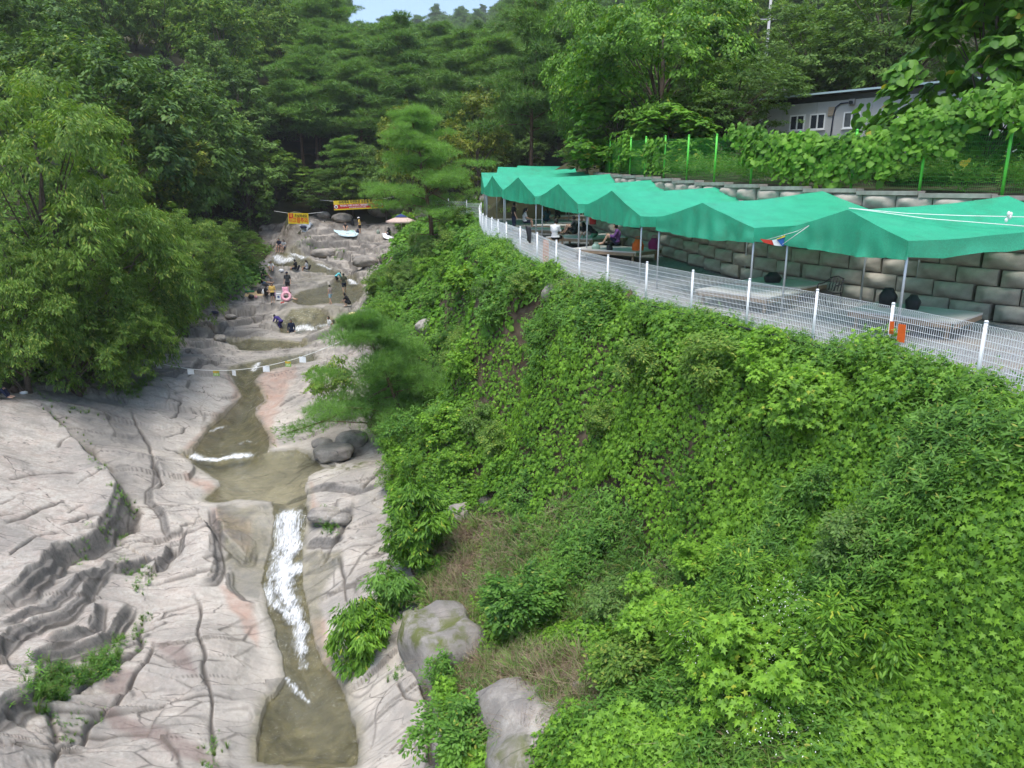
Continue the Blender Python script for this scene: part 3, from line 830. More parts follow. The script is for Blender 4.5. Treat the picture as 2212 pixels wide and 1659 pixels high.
def unit(a):
    return a / (np.linalg.norm(a, axis=-1, keepdims=True) + 1e-9)

def leaf_poly(kind):
    """flat outline (x across, y along, z fold) as a triangle fan"""
    if kind == 'lobed':
        an = [-118, -75, -40, -8, 22, 55, 90, 125, 158, 188, 220, 255, 298]
        ra = [0.10, 0.42, 0.62, 0.34, 0.80, 0.40, 1.0, 0.40, 0.80, 0.34, 0.62, 0.42, 0.10]
        P = [(r * math.cos(R(a)) * 0.62, r * math.sin(R(a)) * 0.62 + 0.22) for a, r in zip(an, ra)]
    elif kind == 'heart':
        P = [(0, 0), (0.28, -0.10), (0.5, 0.15), (0.46, 0.5), (0.2, 0.8), (0, 1.0), (-0.2, 0.8), (-0.46, 0.5), (-0.5, 0.15), (-0.28, -0.10)]
    elif kind == 'lance':
        P = [(0, 0), (0.13, 0.3), (0.11, 0.65), (0, 1.0), (-0.11, 0.65), (-0.13, 0.3)]
    elif kind == 'oval':
        P = [(0, 0), (0.24, 0.3), (0.2, 0.7), (0, 1.0), (-0.2, 0.7), (-0.24, 0.3)]
    V = [(0, 0.3, 0.0)] + [(x, y, -0.32 * abs(x) - 0.18 * max(0, y - 0.3) ** 1.5) for x, y in P]
    n = len(P)
    F = [(0, 1 + i, 1 + (i + 1) % n) for i in range(n)]
    return np.array(V), np.array(F)

QUAD = (np.array([(0, 0, 0), (0.26, 0.45, -0.05), (0, 1.0, -0.16), (-0.26, 0.45, -0.05)]), np.array([(0, 1, 2), (0, 2, 3)]))
NARROW = (np.array([(0, 0, 0), (0.15, 0.42, -0.03), (0, 1.0, -0.2), (-0.15, 0.42, -0.03)]), np.array([(0, 1, 2), (0, 2, 3)]))
NEEDLE = (np.array([(-0.06, 0, 0), (0.06, 0, 0), (0, 1.0, 0)]), np.array([(0, 1, 2)]))

def place(T, C, nrm, tan, S):
    """copies of leaf template T at C, facing nrm, pointing along tan"""
    TV, TF = T
    tan = unit(tan); nrm = unit(nrm - tan * (nrm * tan).sum(-1, keepdims=True)); b = np.cross(tan, nrm)
    S = np.broadcast_to(np.asarray(S, float), (len(C),))
    V = C[:, None, :] + S[:, None, None] * (TV[None, :, 0:1] * b[:, None, :] + TV[None, :, 1:2] * tan[:, None, :] + TV[None, :, 2:3] * nrm[:, None, :])
    F = TF[None] + (np.arange(len(C)) * len(TV))[:, None, None]
    return V.reshape(-1, 3), F.reshape(-1, TF.shape[1])

def join(parts):
    Vs, Fs, n = [], [], 0
    for V, F in parts:
        Vs.append(V); Fs.append(F + n); n += len(V)
    return np.concatenate(Vs), np.concatenate(Fs)

def rdir(n, up=0.0):
    d = rng.normal(size=(n, 3)); d[:, 2] += up
    return unit(d)

def clump_vine(n, rad, T, size, tilt=0.55, hgt=0.14):
    r = rad * np.sqrt(rng.random(n)); a = rng.random(n) * 6.283
    C = np.stack([r * np.cos(a), r * np.sin(a), rng.random(n) * hgt * (1.2 - r / rad)], 1)
    nr = np.stack([np.cos(a) * tilt * r / rad, np.sin(a) * tilt * r / rad, np.ones(n)], 1) + rng.normal(size=(n, 3)) * 0.28
    ta = a + rng.normal(size=n) * 1.0
    t = np.stack([np.cos(ta), np.sin(ta), -0.25 + 0.2 * rng.normal(size=n)], 1)
    return place(T, C, nr, t, size * (0.65 + 0.6 * rng.random(n)))

def clump_weed(nst, h, T, size, per=14, spread=0.14, lean=0.25):
    """upright stems with leaves in whorls"""
    parts = []
    for i in range(nst):
        b = np.array([rng.normal() * spread, rng.normal() * spread, 0])
        d = unit(np.array([rng.normal() * lean, rng.normal() * lean, 1.0]))
        hh = h * (0.6 + 0.5 * rng.random())
        k = np.sort(rng.random(per)) * 0.85 + 0.15
        C = b + d * (k * hh)[:, None]
        a = np.arange(per) * 2.4 + rng.random() * 6
        t = np.stack([np.cos(a), np.sin(a), 0.25 + 0.2 * rng.normal(size=per)], 1)
        nr = np.tile([0, 0, 1.0], (per, 1)) + rng.normal(size=(per, 3)) * 0.25
        parts.append(place(T, C, nr, t, size * (0.6 + 0.5 * rng.random(per)) * (1.15 - 0.5 * k)))
    return join(parts)

def clump_grass(n, h, wid, lean=0.6):
    """arching blades"""
    parts = []
    a = rng.random(n) * 6.283
    out = np.stack([np.cos(a), np.sin(a), np.zeros(n)], 1)
    b = out * (0.06 * rng.random(n))[:, None]
    hh = h * (0.5 + 0.6 * rng.random(n)); le = lean * (0.3 + rng.random(n))
    sd = np.stack([-np.sin(a), np.cos(a), np.zeros(n)], 1)
    P = [b]
    for k, (f, q) in enumerate(((0.45, 0.16), (0.8, 0.5), (0.92, 1.0))):
        P.append(b + out * (hh * le * q)[:, None] + np.array([0, 0, 1.0]) * (hh * f * (1 - 0.25 * q * le))[:, None])
    W = [wid, wid * 0.9, wid * 0.6, 0.0012]
    V = np.concatenate([np.stack([P[k] - sd * W[k] / 2, P[k] + sd * W[k] / 2], 1) for k in range(4)], 1)
    F = np.array([(0, 1, 3, 2), (2, 3, 5, 4), (4, 5, 7, 6)])[None] + (np.arange(n) * 8)[:, None, None]
    F = F.reshape(-1, 4)
    F = np.concatenate([F[:, [0, 1, 2]], F[:, [0, 2, 3]]])
    return V.reshape(-1, 3), F

# leaf materials (base colours, not lit ones)
M_VINE = leafmat('vine_leaf', (0.045, 0.135, 0.016), (0.235, 0.440, 0.040), (0.38, 0.44, 0.05), 0.025, 0.32, 0.5)
M_WEED = leafmat('weed_leaf', (0.045, 0.130, 0.022), (0.175, 0.350, 0.050), (0.30, 0.33, 0.06), 0.02, 0.3, 0.6)
M_GRASS = leafmat('grass_blade', (0.075, 0.16, 0.03), (0.18, 0.30, 0.06), (0.28, 0.22, 0.1), 0.08, 0.3, 0.6)
M_STRAW = leafmat('dry_straw', (0.20, 0.14, 0.085), (0.38, 0.30, 0.20), (0.11, 0.065, 0.04), 0.2, 0.1, 0.8)
M_KUDZU = leafmat('broad_vine_leaf', (0.050, 0.150, 0.018), (0.200, 0.410, 0.040), (0.36, 0.34, 0.04), 0.03, 0.35, 0.6)
M_BROAD = leafmat('tree_leaf', (0.052, 0.120, 0.020), (0.205, 0.345, 0.050), (0.31, 0.37, 0.07), 0.10, 0.36, 0.22)
M_BROAD2 = leafmat('dark_tree_leaf', (0.048, 0.110, 0.026), (0.175, 0.300, 0.060), (0.17, 0.22, 0.06), 0.05, 0.3, 0.2)
M_YELLOW = leafmat('yellowing_leaf', (0.09, 0.14, 0.018), (0.25, 0.31, 0.035), (0.36, 0.34, 0.05), 0.08, 0.3, 0.3)
M_PINE = leafmat('pine_needle', (0.060, 0.140, 0.034), (0.225, 0.390, 0.080), (0.22, 0.17, 0.08), 0.02, 0.25, 0.25, 0.55)
M_SOFT = leafmat('soft_pine_needle', (0.085, 0.200, 0.044), (0.260, 0.460, 0.095), None, 0, 0.4, 0.5, 0.55)
M_BARK = plain('bark', (0.085, 0.065, 0.05), 0.9, 0.4, 9.0, 0.6)
M_PBARK = plain('pine_bark', (0.13, 0.075, 0.05), 0.9, 0.45, 8.0, 0.7)
M_TWIG = plain('dead_wood', (0.22, 0.17, 0.13), 0.9, 0.3, 8.0, 0.3)

PROTO = {}
def proto(kind, i, VF, mat):
    V, F = VF
    me = mesh_np('leaf_clump_%s' % kind, V, F)
    me.materials.append(mat)
    o = bpy.data.objects.new('leaf_clump_%s_%d' % (kind, i), me)
    if kind not in PROTO:
        PROTO[kind] = bpy.data.collections.new('clumps_' + kind)
    PROTO[kind].objects.link(o)

LOBED, HEART, LANCE, OVAL = (leaf_poly(k) for k in ('lobed', 'heart', 'lance', 'oval'))
for i in range(5):
    proto('vine', i, clump_vine(15, 0.27, LOBED, 0.135), M_VINE)
    proto('weed', i, clump_weed(4, 0.5, LANCE, 0.15, 13), M_WEED)
    proto('shrub', i, clump_vine(26, 0.25, OVAL, 0.085, 0.9, 0.25), M_WEED)
    proto('grass', i, clump_grass(34, 0.5, 0.014), M_GRASS)
    proto('straw', i, clump_grass(26, 0.45, 0.008, 1.5), M_STRAW)
    proto('kudzu', i, clump_vine(9, 0.34, HEART, 0.24, 0.7, 0.18), M_KUDZU)

def scatter_group(name, coll):
    ng = bpy.data.node_groups.new('scatter_' + name, 'GeometryNodeTree')
    ng.interface.new_socket('Geometry', in_out='INPUT', socket_type='NodeSocketGeometry')
    ng.interface.new_socket('Geometry', in_out='OUTPUT', socket_type='NodeSocketGeometry')
    gi = ng.nodes.new('NodeGroupInput'); go = ng.nodes.new('NodeGroupOutput')
    ci = ng.nodes.new('GeometryNodeCollectionInfo'); ci.inputs['Collection'].default_value = coll
    ci.inputs['Separate Children'].default_value = True; ci.inputs['Reset Children'].default_value = True
    iop = ng.nodes.new('GeometryNodeInstanceOnPoints'); iop.inputs['Pick Instance'].default_value = True
    def na(n, t):
        x = ng.nodes.new('GeometryNodeInputNamedAttribute'); x.data_type = t; x.inputs[0].default_value = n
        return x.outputs[0]
    L = ng.links.new
    L(gi.outputs[0], iop.inputs['Points']); L(ci.outputs[0], iop.inputs['Instance'])
    L(na('idx', 'INT'), iop.inputs['Instance Index']); L(na('rot', 'FLOAT_VECTOR'), iop.inputs['Rotation']); L(na('scl', 'FLOAT'), iop.inputs['Scale'])
    ri = ng.nodes.new('GeometryNodeRotateInstances'); ri.inputs['Local Space'].default_value = True
    cx = ng.nodes.new('ShaderNodeCombineXYZ'); L(na('spin', 'FLOAT'), cx.inputs[2])
    L(iop.outputs[0], ri.inputs['Instances']); L(cx.outputs[0], ri.inputs['Rotation'])
    L(ri.outputs[0], go.inputs[0])
    return ng

def scatter(name, kind, P, nrm, scl, label, cat, tiltjit=0.25):
    """one mass of ground cover: points carry their own tilt, spin and size"""
    n = len(P)
    nrm = unit(nrm + rng.normal(size=(n, 3)) * tiltjit)
    me = bpy.data.meshes.new(name)
    me.vertices.add(n); me.vertices.foreach_set('co', np.asarray(P, np.float32).ravel())
    rot = np.stack([np.zeros(n), np.arccos(np.clip(nrm[:, 2], -1, 1)), np.arctan2(nrm[:, 1], nrm[:, 0])], 1)
    a = me.attributes.new('rot', 'FLOAT_VECTOR', 'POINT'); a.data.foreach_set('vector', rot.astype(np.float32).ravel())
    a = me.attributes.new('idx', 'INT', 'POINT'); a.data.foreach_set('value', rng.integers(0, len(PROTO[kind].objects), n).astype(np.int32))
    fattr(me, 'scl', scl); fattr(me, 'spin', rng.random(n) * 6.283)
    me.update()
    o = link(name, me)
    md = o.modifiers.new('scatter', 'NODES'); md.node_group = scatter_group(name, PROTO[kind])
    return tag(o, label, cat, None, 'stuff')

def glook(arr, x, y):
    i = np.clip(np.round(np.interp(y, _y, np.arange(NY))), 0, NY - 1).astype(int)
    s = x / np.maximum(y, 6.6)
    j = np.clip(np.searchsorted(_s, s), 0, NX - 1)
    return arr.reshape(NY, NX)[i, j]

# ------------------------------------------------------------------ the bank under its blanket of vines
def canopy(x, y):
    c = 0.30 + 1.25 * np.maximum(0, fbm(x * 0.42, y * 0.42, 2, 201) + 0.08) + 0.60 * fbm(x * 1.25, y * 1.25, 2, 203) + 0.10 * fbm(x * 3.5, y * 3.5, 2, 207)
    return np.maximum(c, 0.05)

n = 120000
cy = np.exp(rng.random(n) * (math.log(76) - math.log(6.9)) + math.log(6.9))      # denser near the camera (per square metre)
cs = -0.42 + rng.random(n) * 1.42
cx = cs * cy
z0 = HG(cx, cy)
fxl = np.interp(cy, [p[1] for p in FENCE], [p[0] for p in FENCE])
e = 0.2
nx = -(HG(cx + e, cy) - HG(cx - e, cy)) / (2 * e); nyy = -(HG(cx, cy + e) - HG(cx, cy - e)) / (2 * e)
cu, cv = px(cx, cy, z0)
so = glook(soil, cx, cy)
ok = (so > 0.55) & (cx < fxl - 0.12) & (cu > -50) & (cu < 2300) & (cv < 1760)
DRY = [(915,1180),(1000,1110),(1110,1100),(1170,1170),(1160,1240),(1090,1290),(1040,1330),(1080,1420),(1250,1400),(1380,1440),(1370,1560),(1300,1640),(1060,1640),(960,1560),(925,1400),(900,1260)]
BARE2 = [(1190,590),(1240,590),(1270,640),(1210,660)]
MIXED = [(1040,1180),(1300,1080),(1480,1260),(1620,1420),(1750,1659),(1240,1659),(1380,1480),(1200,1300),(1060,1320)]
UPPER = [(850,500),(1060,460),(1180,560),(1200,700),(1000,760),(880,700),(800,650)]
d_dry, _, _ = seg_dist(cu, cv, DRY, True); in_dry = inside(cu, cv, DRY) & (d_dry > 14 * (1 + fbm(cx * 1.1, cy * 1.1, 2, 5))) | inside(cu, cv, BARE2)
in_mix = inside(cu + 40 * fbm(cx, cy, 2, 8), cv + 40 * fbm(cx, cy, 2, 9), MIXED)
in_up = inside(cu, cv, UPPER)
nr0 = unit(np.stack([nx * 0.7, nyy * 0.7, np.ones(n)], 1))
cz = z0 + canopy(cx, cy) * np.where(in_dry, 0.25, np.where(in_mix, 0.6, 1.0)) * np.clip((fxl - cx) / 1.0, 0.35, 1)
depth = 0.32 * rng.random(n) ** 1.5
P_ = np.stack([cx, cy, cz - depth], 1)
grow = 0.85 + 0.012 * cy
patch = fbm(cx * 0.6, cy * 0.6, 3, 301)
in_dry = in_dry & (rng.random(n) < 0.5)
sel = ok & ~in_dry & ~in_mix & ~in_up & (rng.random(n) > 0.75 * sstep(0.2, 0.4, patch))
scatter('vine_cover', 'vine', P_[sel], nr0[sel], grow[sel] * (0.75 + 0.5 * rng.random(sel.sum())), 'mass of bright green lobed vine leaves covering the river bank', 'vines')
sel = ok & ~in_dry & in_up & (rng.random(n) < 0.75)
scatter('broad_vine_cover', 'kudzu', P_[sel], nr0[sel], 0.65 * grow[sel] * (0.7 + 0.5 * rng.random(sel.sum())), 'broad heart-leaved vines over the bank below the far tents', 'vines')
sel = ok & ~in_dry & ((patch > 0.22) & ~in_mix | in_mix & (rng.random(n) < 0.5)) & (rng.random(n) < 0.55)
pp = P_[sel].copy(); pp[:, 2] -= 0.2
scatter('tall_weeds', 'weed', pp, nr0[sel] + [0, 0, 0.6], grow[sel] * (0.8 + 0.6 * rng.random(sel.sum())), 'upright narrow-leaved weeds growing among the bank vines', 'weeds')
sel = ok & (in_mix | (in_dry & (rng.random(n) < 0.18)) | (patch > 0.4)) & (rng.random(n) < 0.4)
scatter('low_shrubs', 'shrub', P_[sel], nr0[sel], grow[sel] * (0.8 + 0.7 * rng.random(sel.sum())), 'small-leaved darker undergrowth low on the bank', 'undergrowth')
sel = ok & ((in_mix & (rng.random(n) < 0.22)) | (in_dry & (rng.random(n) < 0.26)))
pp = P_[sel].copy(); pp[:, 2] = z0[sel] + 0.02
scatter('bank_grass', 'grass', pp, nr0[sel] + [0, -0.2, 0.7], (0.7 + 0.8 * rng.random(sel.sum())), 'green grass tufts on the lower bank', 'grass')
sel = ok & (in_dry | (in_mix & (rng.random(n) < 0.12)))
pp = P_[sel].copy(); pp[:, 2] = z0[sel]
scatter('dry_straw', 'straw', pp, nr0[sel] * [1.5, 1.5, 1], (0.6 + 0.9 * rng.random(sel.sum())), 'dry brown straw matted on the lower bank', 'straw', 0.5)

# weeds in the joints and hollows of the left rock, and the edge of the wood
n = 5200
uu = rng.random(n); tuftP = []; tuftS = []
for P, cnt, hh in [([(80,1519),(120,1500),(160,1470),(215,1447),(235,1430)], 120, 0.85), ([(85,1520),(100,1470),(130,1450)], 60, 0.8), ([(215,1447),(250,1400),(262,1375)], 40, 0.6), ([(298,1401),(304,1344),(324,1321)], 24, 0.4), ([(250,1060),(285,1100),(262,1150),(230,1170)], 70, 0.4),
                   ([(106,872),(129,915),(183,955),(200,990),(243,1030)], 60, 0.4), ([(270,870),(300,830),(340,815)], 60, 0.6), ([(240,840),(285,850),(330,820)], 60, 0.6), ([(0,800),(80,820),(180,815)], 140, 0.7), ([(60,845),(140,880),(220,900)], 30, 0.5), ([(270,1215),(310,1240),(300,1290)], 40, 0.45),
                   ([(150,1190),(190,1190)], 14, 0.35), ([(700,1110),(712,1150)], 26, 0.75), ([(640,530),(720,548),(745,556)], 70, 0.6), ([(690,548),(740,562)], 40, 0.5), ([(120,1500),(123,1605),(172,1579),(229,1536)], 40, 0.3), ([(850,1450),(860,1470)], 8, 0.5), ([(455,1600),(458,1650)], 14, 0.4), ([(360,660),(400,670)], 30, 0.6), ([(480,520),(530,508)], 40, 0.8), ([(840,470),(880,490)], 50, 0.8)]:
    Wp = np.array([tuple(ground(u, v)) for u, v in P])
    for _ in range(cnt):
        k = rng.random() * (len(Wp) - 1); a = int(k); q = Wp[a] + (Wp[min(a + 1, len(Wp) - 1)] - Wp[a]) * (k - a)
        q = q + np.array([rng.normal() * 0.16, rng.normal() * 0.22, 0])
        tuftP.append((q[0], q[1], float(HG(q[0], q[1])[0]) - 0.02)); tuftS.append(hh * (0.6 + 0.6 * rng.random()))
tuftP = np.array(tuftP); tuftS = np.array(tuftS); m_ = rng.random(len(tuftP)) < 0.45
up_ = np.tile([0, 0, 1.0], (len(tuftP), 1))
scatter('crevice_grass', 'grass', tuftP[m_], up_[m_], tuftS[m_], 'tufts of grass rooted in cracks of the pale rock', 'grass')
scatter('crevice_weeds', 'weed', tuftP[~m_], up_[~m_], tuftS[~m_], 'leafy weeds rooted in hollows of the pale rock', 'weeds')

# small white fleabane flowers over the lower vines
for i in range(3):
    m_n = 14; C = np.stack([rng.normal(size=m_n) * .18, rng.normal(size=m_n) * .18, .35 + rng.random(m_n) * .25], 1)
    proto('flower', i, place(OVAL, C, np.tile([0, 0, 1.0], (m_n, 1)) + rng.normal(size=(m_n, 3)) * .3, rdir(m_n), .024), plain('white_petal', (.75, .75, .7), .6) if 'white_petal' not in bpy.data.materials else bpy.data.materials['white_petal'])
fl_ = []
for u, v, sd_, cnt in ((1690, 1470, 26, 16), (1640, 1530, 22, 12), (1600, 1600, 20, 10), (1660, 1640, 18, 12), (1470, 1570, 12, 4), (1580, 1010, 10, 5)):
    for _ in range(cnt):
        q = ground(u + rng.normal() * sd_, v + rng.normal() * sd_); fl_.append((q.x, q.y, q.z + float(canopy(np.array([q.x]), np.array([q.y]))[0]) - .1))
fl_ = np.array(fl_)
scatter('white_flowers', 'flower', fl_, np.tile([0, 0, 1.0], (len(fl_), 1)), .8 + .5 * rng.random(len(fl_)), 'tiny white flowers sprinkled over the lower vines', 'flowers')
# ================================================================== trees
def crown_mesh(name, seed, H, W, base, nl, ns, nlv, leaf, T, mat, droop=0.35, lobe=0.14, spray=0.55, flat=0.10, up=0.35):
    """crown of leafy sprays gathered in lobes round an uneven envelope; returns mesh and lobe centres"""
    r = np.random.default_rng(seed)
    cz = H * (1 + base) / 2; hz_ = H * (1 - base) / 2
    d = unit(r.normal(size=(nl, 3)))
    rad = 0.45 + 0.55 * r.random(nl) ** 0.6
    prof = np.where(d[:, 2] > 0, 1.0, 1.0)
    Lc = np.stack([d[:, 0] * rad * W / 2 * 0.82, d[:, 1] * rad * W / 2 * 0.82, cz + d[:, 2] * rad * hz_ * 0.88], 1)
    Rl = W * lobe * (0.65 + 0.7 * r.random(nl))
    li = np.repeat(np.arange(nl), ns)
    out = unit(Lc[li] - np.array([0, 0, cz - hz_ * 0.3]))
    sd = unit(r.normal(size=(nl * ns, 3)) + 0.75 * out + np.array([0, 0, up]))
    sp = Lc[li] + sd * (Rl[li] * (0.45 + 0.6 * r.random(nl * ns)))[:, None]
    ax = unit(sd * [1, 1, 0.4] + r.normal(size=(nl * ns, 3)) * [0.4, 0.4, 0.15] - np.array([0, 0, droop]))
    side = unit(np.cross(ax, np.array([0, 0, 1.0])))
    m = nl * ns * nlv
    si = np.repeat(np.arange(nl * ns), nlv)
    k = r.random(m); lat = (r.random(m) - 0.5) * 2
    C = sp[si] + ax[si] * ((k - 0.3) * spray)[:, None] + side[si] * (lat * spray * 0.42 * (1.1 - 0.6 * k))[:, None] + r.normal(size=(m, 3)) * [0.03, 0.03, flat]
    t = ax[si] + side[si] * (np.sign(lat) * (0.4 + 0.8 * r.random(m)))[:, None] + r.normal(size=(m, 3)) * 0.25 - np.array([0, 0, 0.15 + droop * 0.6])
    nr = np.array([0, 0, 1.0]) + 0.35 * sd[si] + r.normal(size=(m, 3)) * 0.35
    V, F = place(T, C, nr, t, leaf * (0.65 + 0.6 * r.random(m)))
    me = mesh_np(name, V, F); me.materials.append(mat)
    return me, Lc

def trunk_mesh(name, seed, Lc, H, r0, mat, top=0.75, lean=(0, 0), every=2, nseg=7, lr=0.35):
    r = random.Random(seed)
    mb = MB()
    pts = []
    for i in range(nseg + 1):
        f = i / nseg
        pts.append(Vector((lean[0] * f * f + r.uniform(-1, 1) * 0.02 * H * f, lean[1] * f * f + r.uniform(-1, 1) * 0.02 * H * f, -0.4 + f * (H * top + 0.4))))
    mb.tube(pts, [r0 * (1 - 0.82 * i / nseg) for i in range(nseg + 1)], 8)
    for c in Lc[::every]:
        c = Vector(c)
        f = max(0.12, min(0.95, (c.z / (H * top)) * 0.6))
        a = pts[int(f * nseg)]
        m_ = (a + c) / 2 + Vector((r.uniform(-.3, .3), r.uniform(-.3, .3), 0.04 * H))
        q = r0 * lr * (1 - 0.6 * f)
        mb.tube([a, m_, c], [q, q * 0.6, q * 0.2], 5, False)
    me = mb.mesh(name, True); me.materials.append(mat)
    return me

def pine_mesh(name, seed, H, W, clear, nb, tufts, ln, wd, mat, lean=(0, 0), bark=None, r0=0.17, dead=6, nn=7, padr=0.26, pads=3, vert=0.34):
    """red pine: bare lower stem, flattened needle pads on crooked limbs"""
    r = np.random.default_rng(seed)
    mb = MB(); nseg = 9; st = []
    for i in range(nseg + 1):
        f = i / nseg
        st.append(np.array([lean[0] * f ** 1.5 + r.normal() * 0.012 * H * f, lean[1] * f ** 1.5 + r.normal() * 0.012 * H * f, -0.4 + f * (H * 0.97 + 0.4)]))
    mb.tube(st, [r0 * (1 - 0.85 * i / nseg) for i in range(nseg + 1)], 8)
    PC, PR = [], []
    for b in range(nb):
        f = clear + (1 - clear) * ((b + 0.5) / nb)
        q = min(f, 0.999) * nseg; a = st[int(q)] + (st[min(int(q) + 1, nseg)] - st[int(q)]) * (q - int(q))
        prof = (1 - ((f - clear) / (1 - clear)) ** 1.7) * 0.9 + 0.14
        prof *= 0.55 + 0.45 * min(1, (f - clear) / 0.12 + 0.3)
        ang = b * 2.4 + r.normal() * 0.5
        Lb = W / 2 * prof * (0.75 + 0.4 * r.random())
        dv = np.array([math.cos(ang), math.sin(ang), 0.12 + 0.25 * r.normal()])
        e_ = a + dv * Lb + np.array([0, 0, 0.05 * H * (f - 0.5)])
        mid = (a + e_) / 2 + np.array([r.normal() * 0.1, r.normal() * 0.1, 0.05 * Lb])
        q0 = r0 * 0.32 * (1.1 - f)
        mb.tube([a, mid, e_], [q0, q0 * 0.7, q0 * 0.25], 5, False)
        for k in range(pads):
            g = 1 - 0.3 * k
            PC.append(a + (e_ - a) * g + np.array([r.normal(), r.normal(), 0]) * Lb * 0.16 + np.array([0, 0, 0.12]))
            PR.append(W * padr * (0.5 + 0.35 * r.random()) * (0.55 + 0.5 * prof))
    PC.append(st[-1]); PR.append(W * 0.11)
    for k in range(dead):
        f = clear * (0.35 + 0.6 * r.random()); a = st[int(f * nseg)]; ang = r.random() * 6.28
        L_ = W * 0.2 * (0.5 + r.random())
        mb.tube([a, a + np.array([math.cos(ang), math.sin(ang), 0.1]) * L_ * 0.6, a + np.array([math.cos(ang + .3), math.sin(ang + .3), -0.15]) * L_], [r0 * 0.18, r0 * 0.1, 0.006], 4, False)
    PC = np.array(PC); PR = np.array(PR)
    pi = np.repeat(np.arange(len(PC)), tufts)
    m = len(pi)
    dd = unit(r.normal(size=(m, 3)) + [0, 0, 0.35])
    tp = PC[pi] + dd * (PR[pi] * (0.35 + 0.65 * r.random(m) ** 0.5))[:, None] * [1, 1, vert]
    ti = np.repeat(np.arange(m), nn)
    nd = unit(dd[ti] * [1.0, 1.0, 0.5] + [0, 0, 0.35] + r.normal(size=(m * nn, 3)) * 0.7)
    V, F = place((NEEDLE[0] * [wd / 0.12, 1, 1], NEEDLE[1]), tp[ti], unit(r.normal(size=(m * nn, 3)) * 0.6 + [0, 0, 1.0]), nd, ln * (0.7 + 0.5 * r.random(m * nn)))
    me = mesh_np(name, V, F); me.materials.append(mat)
    tm = mb.mesh(name + '_stem', True); tm.materials.append(bark or M_PBARK)
    return me, tm

TREES = {}
def reg(key, H, W, crown, trunk):
    TREES[key] = (H, W, crown, trunk)
for i, key in enumerate(('b0', 'b1', 'b2')):
    me, lc = crown_mesh('leafy_crown', 500 + i, 10, 9, 0.0, 60, 15, 46, 0.19, NARROW, M_BROAD, 0.40, 0.118, 0.62, 0.07, 0.5)
    reg(key, 10, 9, me, trunk_mesh('leafy_stem', 510 + i, lc, 10, 0.2, M_BARK))
for i, key in enumerate(('f0', 'f1', 'f2')):
    me, lc = crown_mesh('wood_crown', 530 + i, 10, 8, 0.16, 50, 10, 26, 0.30, QUAD, (M_BROAD2, M_BROAD, M_BROAD2)[i], 0.3)
    reg(key, 10, 8, me, trunk_mesh('wood_stem', 540 + i, lc, 10, 0.2, M_BARK))
me, lc = crown_mesh('yellow_crown', 560, 10, 8, 0.16, 46, 10, 26, 0.26, QUAD, M_YELLOW, 0.3)
reg('y0', 10, 8, me, trunk_mesh('yellow_stem', 561, lc, 10, 0.18, M_BARK))
me, lc = crown_mesh('maple_crown', 565, 10, 10, 0.22, 64, 13, 40, 0.20, QUAD, M_BROAD2, 0.15, 0.13, 0.6, 0.06, 0.5)
reg('m0', 10, 10, me, trunk_mesh('maple_stem', 566, lc, 10, 0.25, M_BARK, 0.5, (0, 0), 1, 7, 0.5))
me, lc = crown_mesh('locust_crown', 570, 10, 8, 0.12, 56, 13, 44, 0.19, QUAD, M_VINE, 0.7, 0.12, 0.7)
reg('l0', 10, 8, me, trunk_mesh('locust_stem', 571, lc, 10, 0.2, M_BARK))
me, lc = crown_mesh('vine_crown', 575, 10, 8, 0.0, 60, 13, 14, 0.34, HEART, M_KUDZU, 0.6, 0.13, 0.7)
reg('k0', 10, 8, me, trunk_mesh('vine_stem', 576, lc, 10, 0.2, M_BARK))
for i, key in enumerate(('p0', 'p1', 'p2')):
    me, tm = pine_mesh('pine_crown', 580 + i, 12, 7.5, (0.34, 0.42, 0.25)[i], 34, 60, 0.46, 0.12, M_PINE, (0, 0), None, 0.17, 6, 6, 0.24, 3, 0.22)
    reg(key, 12, 7.5, me, tm)
me, tm = pine_mesh('soft_pine_crown', 590, 9, 10, 0.14, 40, 120, 0.36, 0.06, M_SOFT, (-1.6, 0.3), None, 0.2, 6, 8, 0.2, 3, 0.2)
reg('n0', 9, 10, me, tm)

def tree_obj(key, loc, h, wdt, rz, name, label, cat, group=None, zoff=0.0):
    H, W, cm, tm = TREES[key]
    e = empty(name, (loc[0], loc[1], loc[2] + zoff), rz)
    s = wdt / W
    e.scale = (s, s, h / H)
    link('trunk', tm, None, e); link('crown', cm, None, e)
    return tag(e, label, cat, group)

def tree_px(key, u, vtop, Y, wdt, label, name='tree', cat='tree', group=None, rz=None, zb=None):
    a = at(u, vtop, Y)
    zg = zb if zb is not None else float(H0(a.x, Y)[0])
    tree_obj(key, (a.x, Y, zg), max(2.0, a.z - zg), wdt, rng.random() * 6.28 if rz is None else rz, name, label, cat, group)

# --- trees told apart, left bank
tree_px('b0', 40, 105, 37.0, 12.0, 'tall leafy tree with pale shoot tips at the left edge of the picture', 'leafy_tree')
tree_px('b1', 195, 260, 38.5, 9.0, 'broad leafy tree leaning over the rocks, beside the tallest of the left bank', 'leafy_tree')
tree_px('b2', 110, 470, 34.5, 7.0, 'low dense tree shading the flat grey rock above the roped stream', 'leafy_tree')
tree_px('b1', 290, 400, 43.5, 7.2, 'leafy tree above the start of the flag rope', 'leafy_tree')
tree_px('b0', 365, 430, 49.0, 7.0, 'leafy tree next to the sloping slabs above the round pool', 'leafy_tree')
tree_px('b2', 430, 450, 56.0, 6.5, 'leafy tree reaching towards the picnic mats on the rock', 'leafy_tree')
tree_px('b0', 500, 485, 64.0, 6.0, 'small leafy tree overhanging the bathers with tan mats', 'leafy_tree', rz=1.0)
tree_px('b0', 215, 540, 36.5, 6.0, 'low bushy tree spreading over the rope end on the left bank', 'leafy_tree')
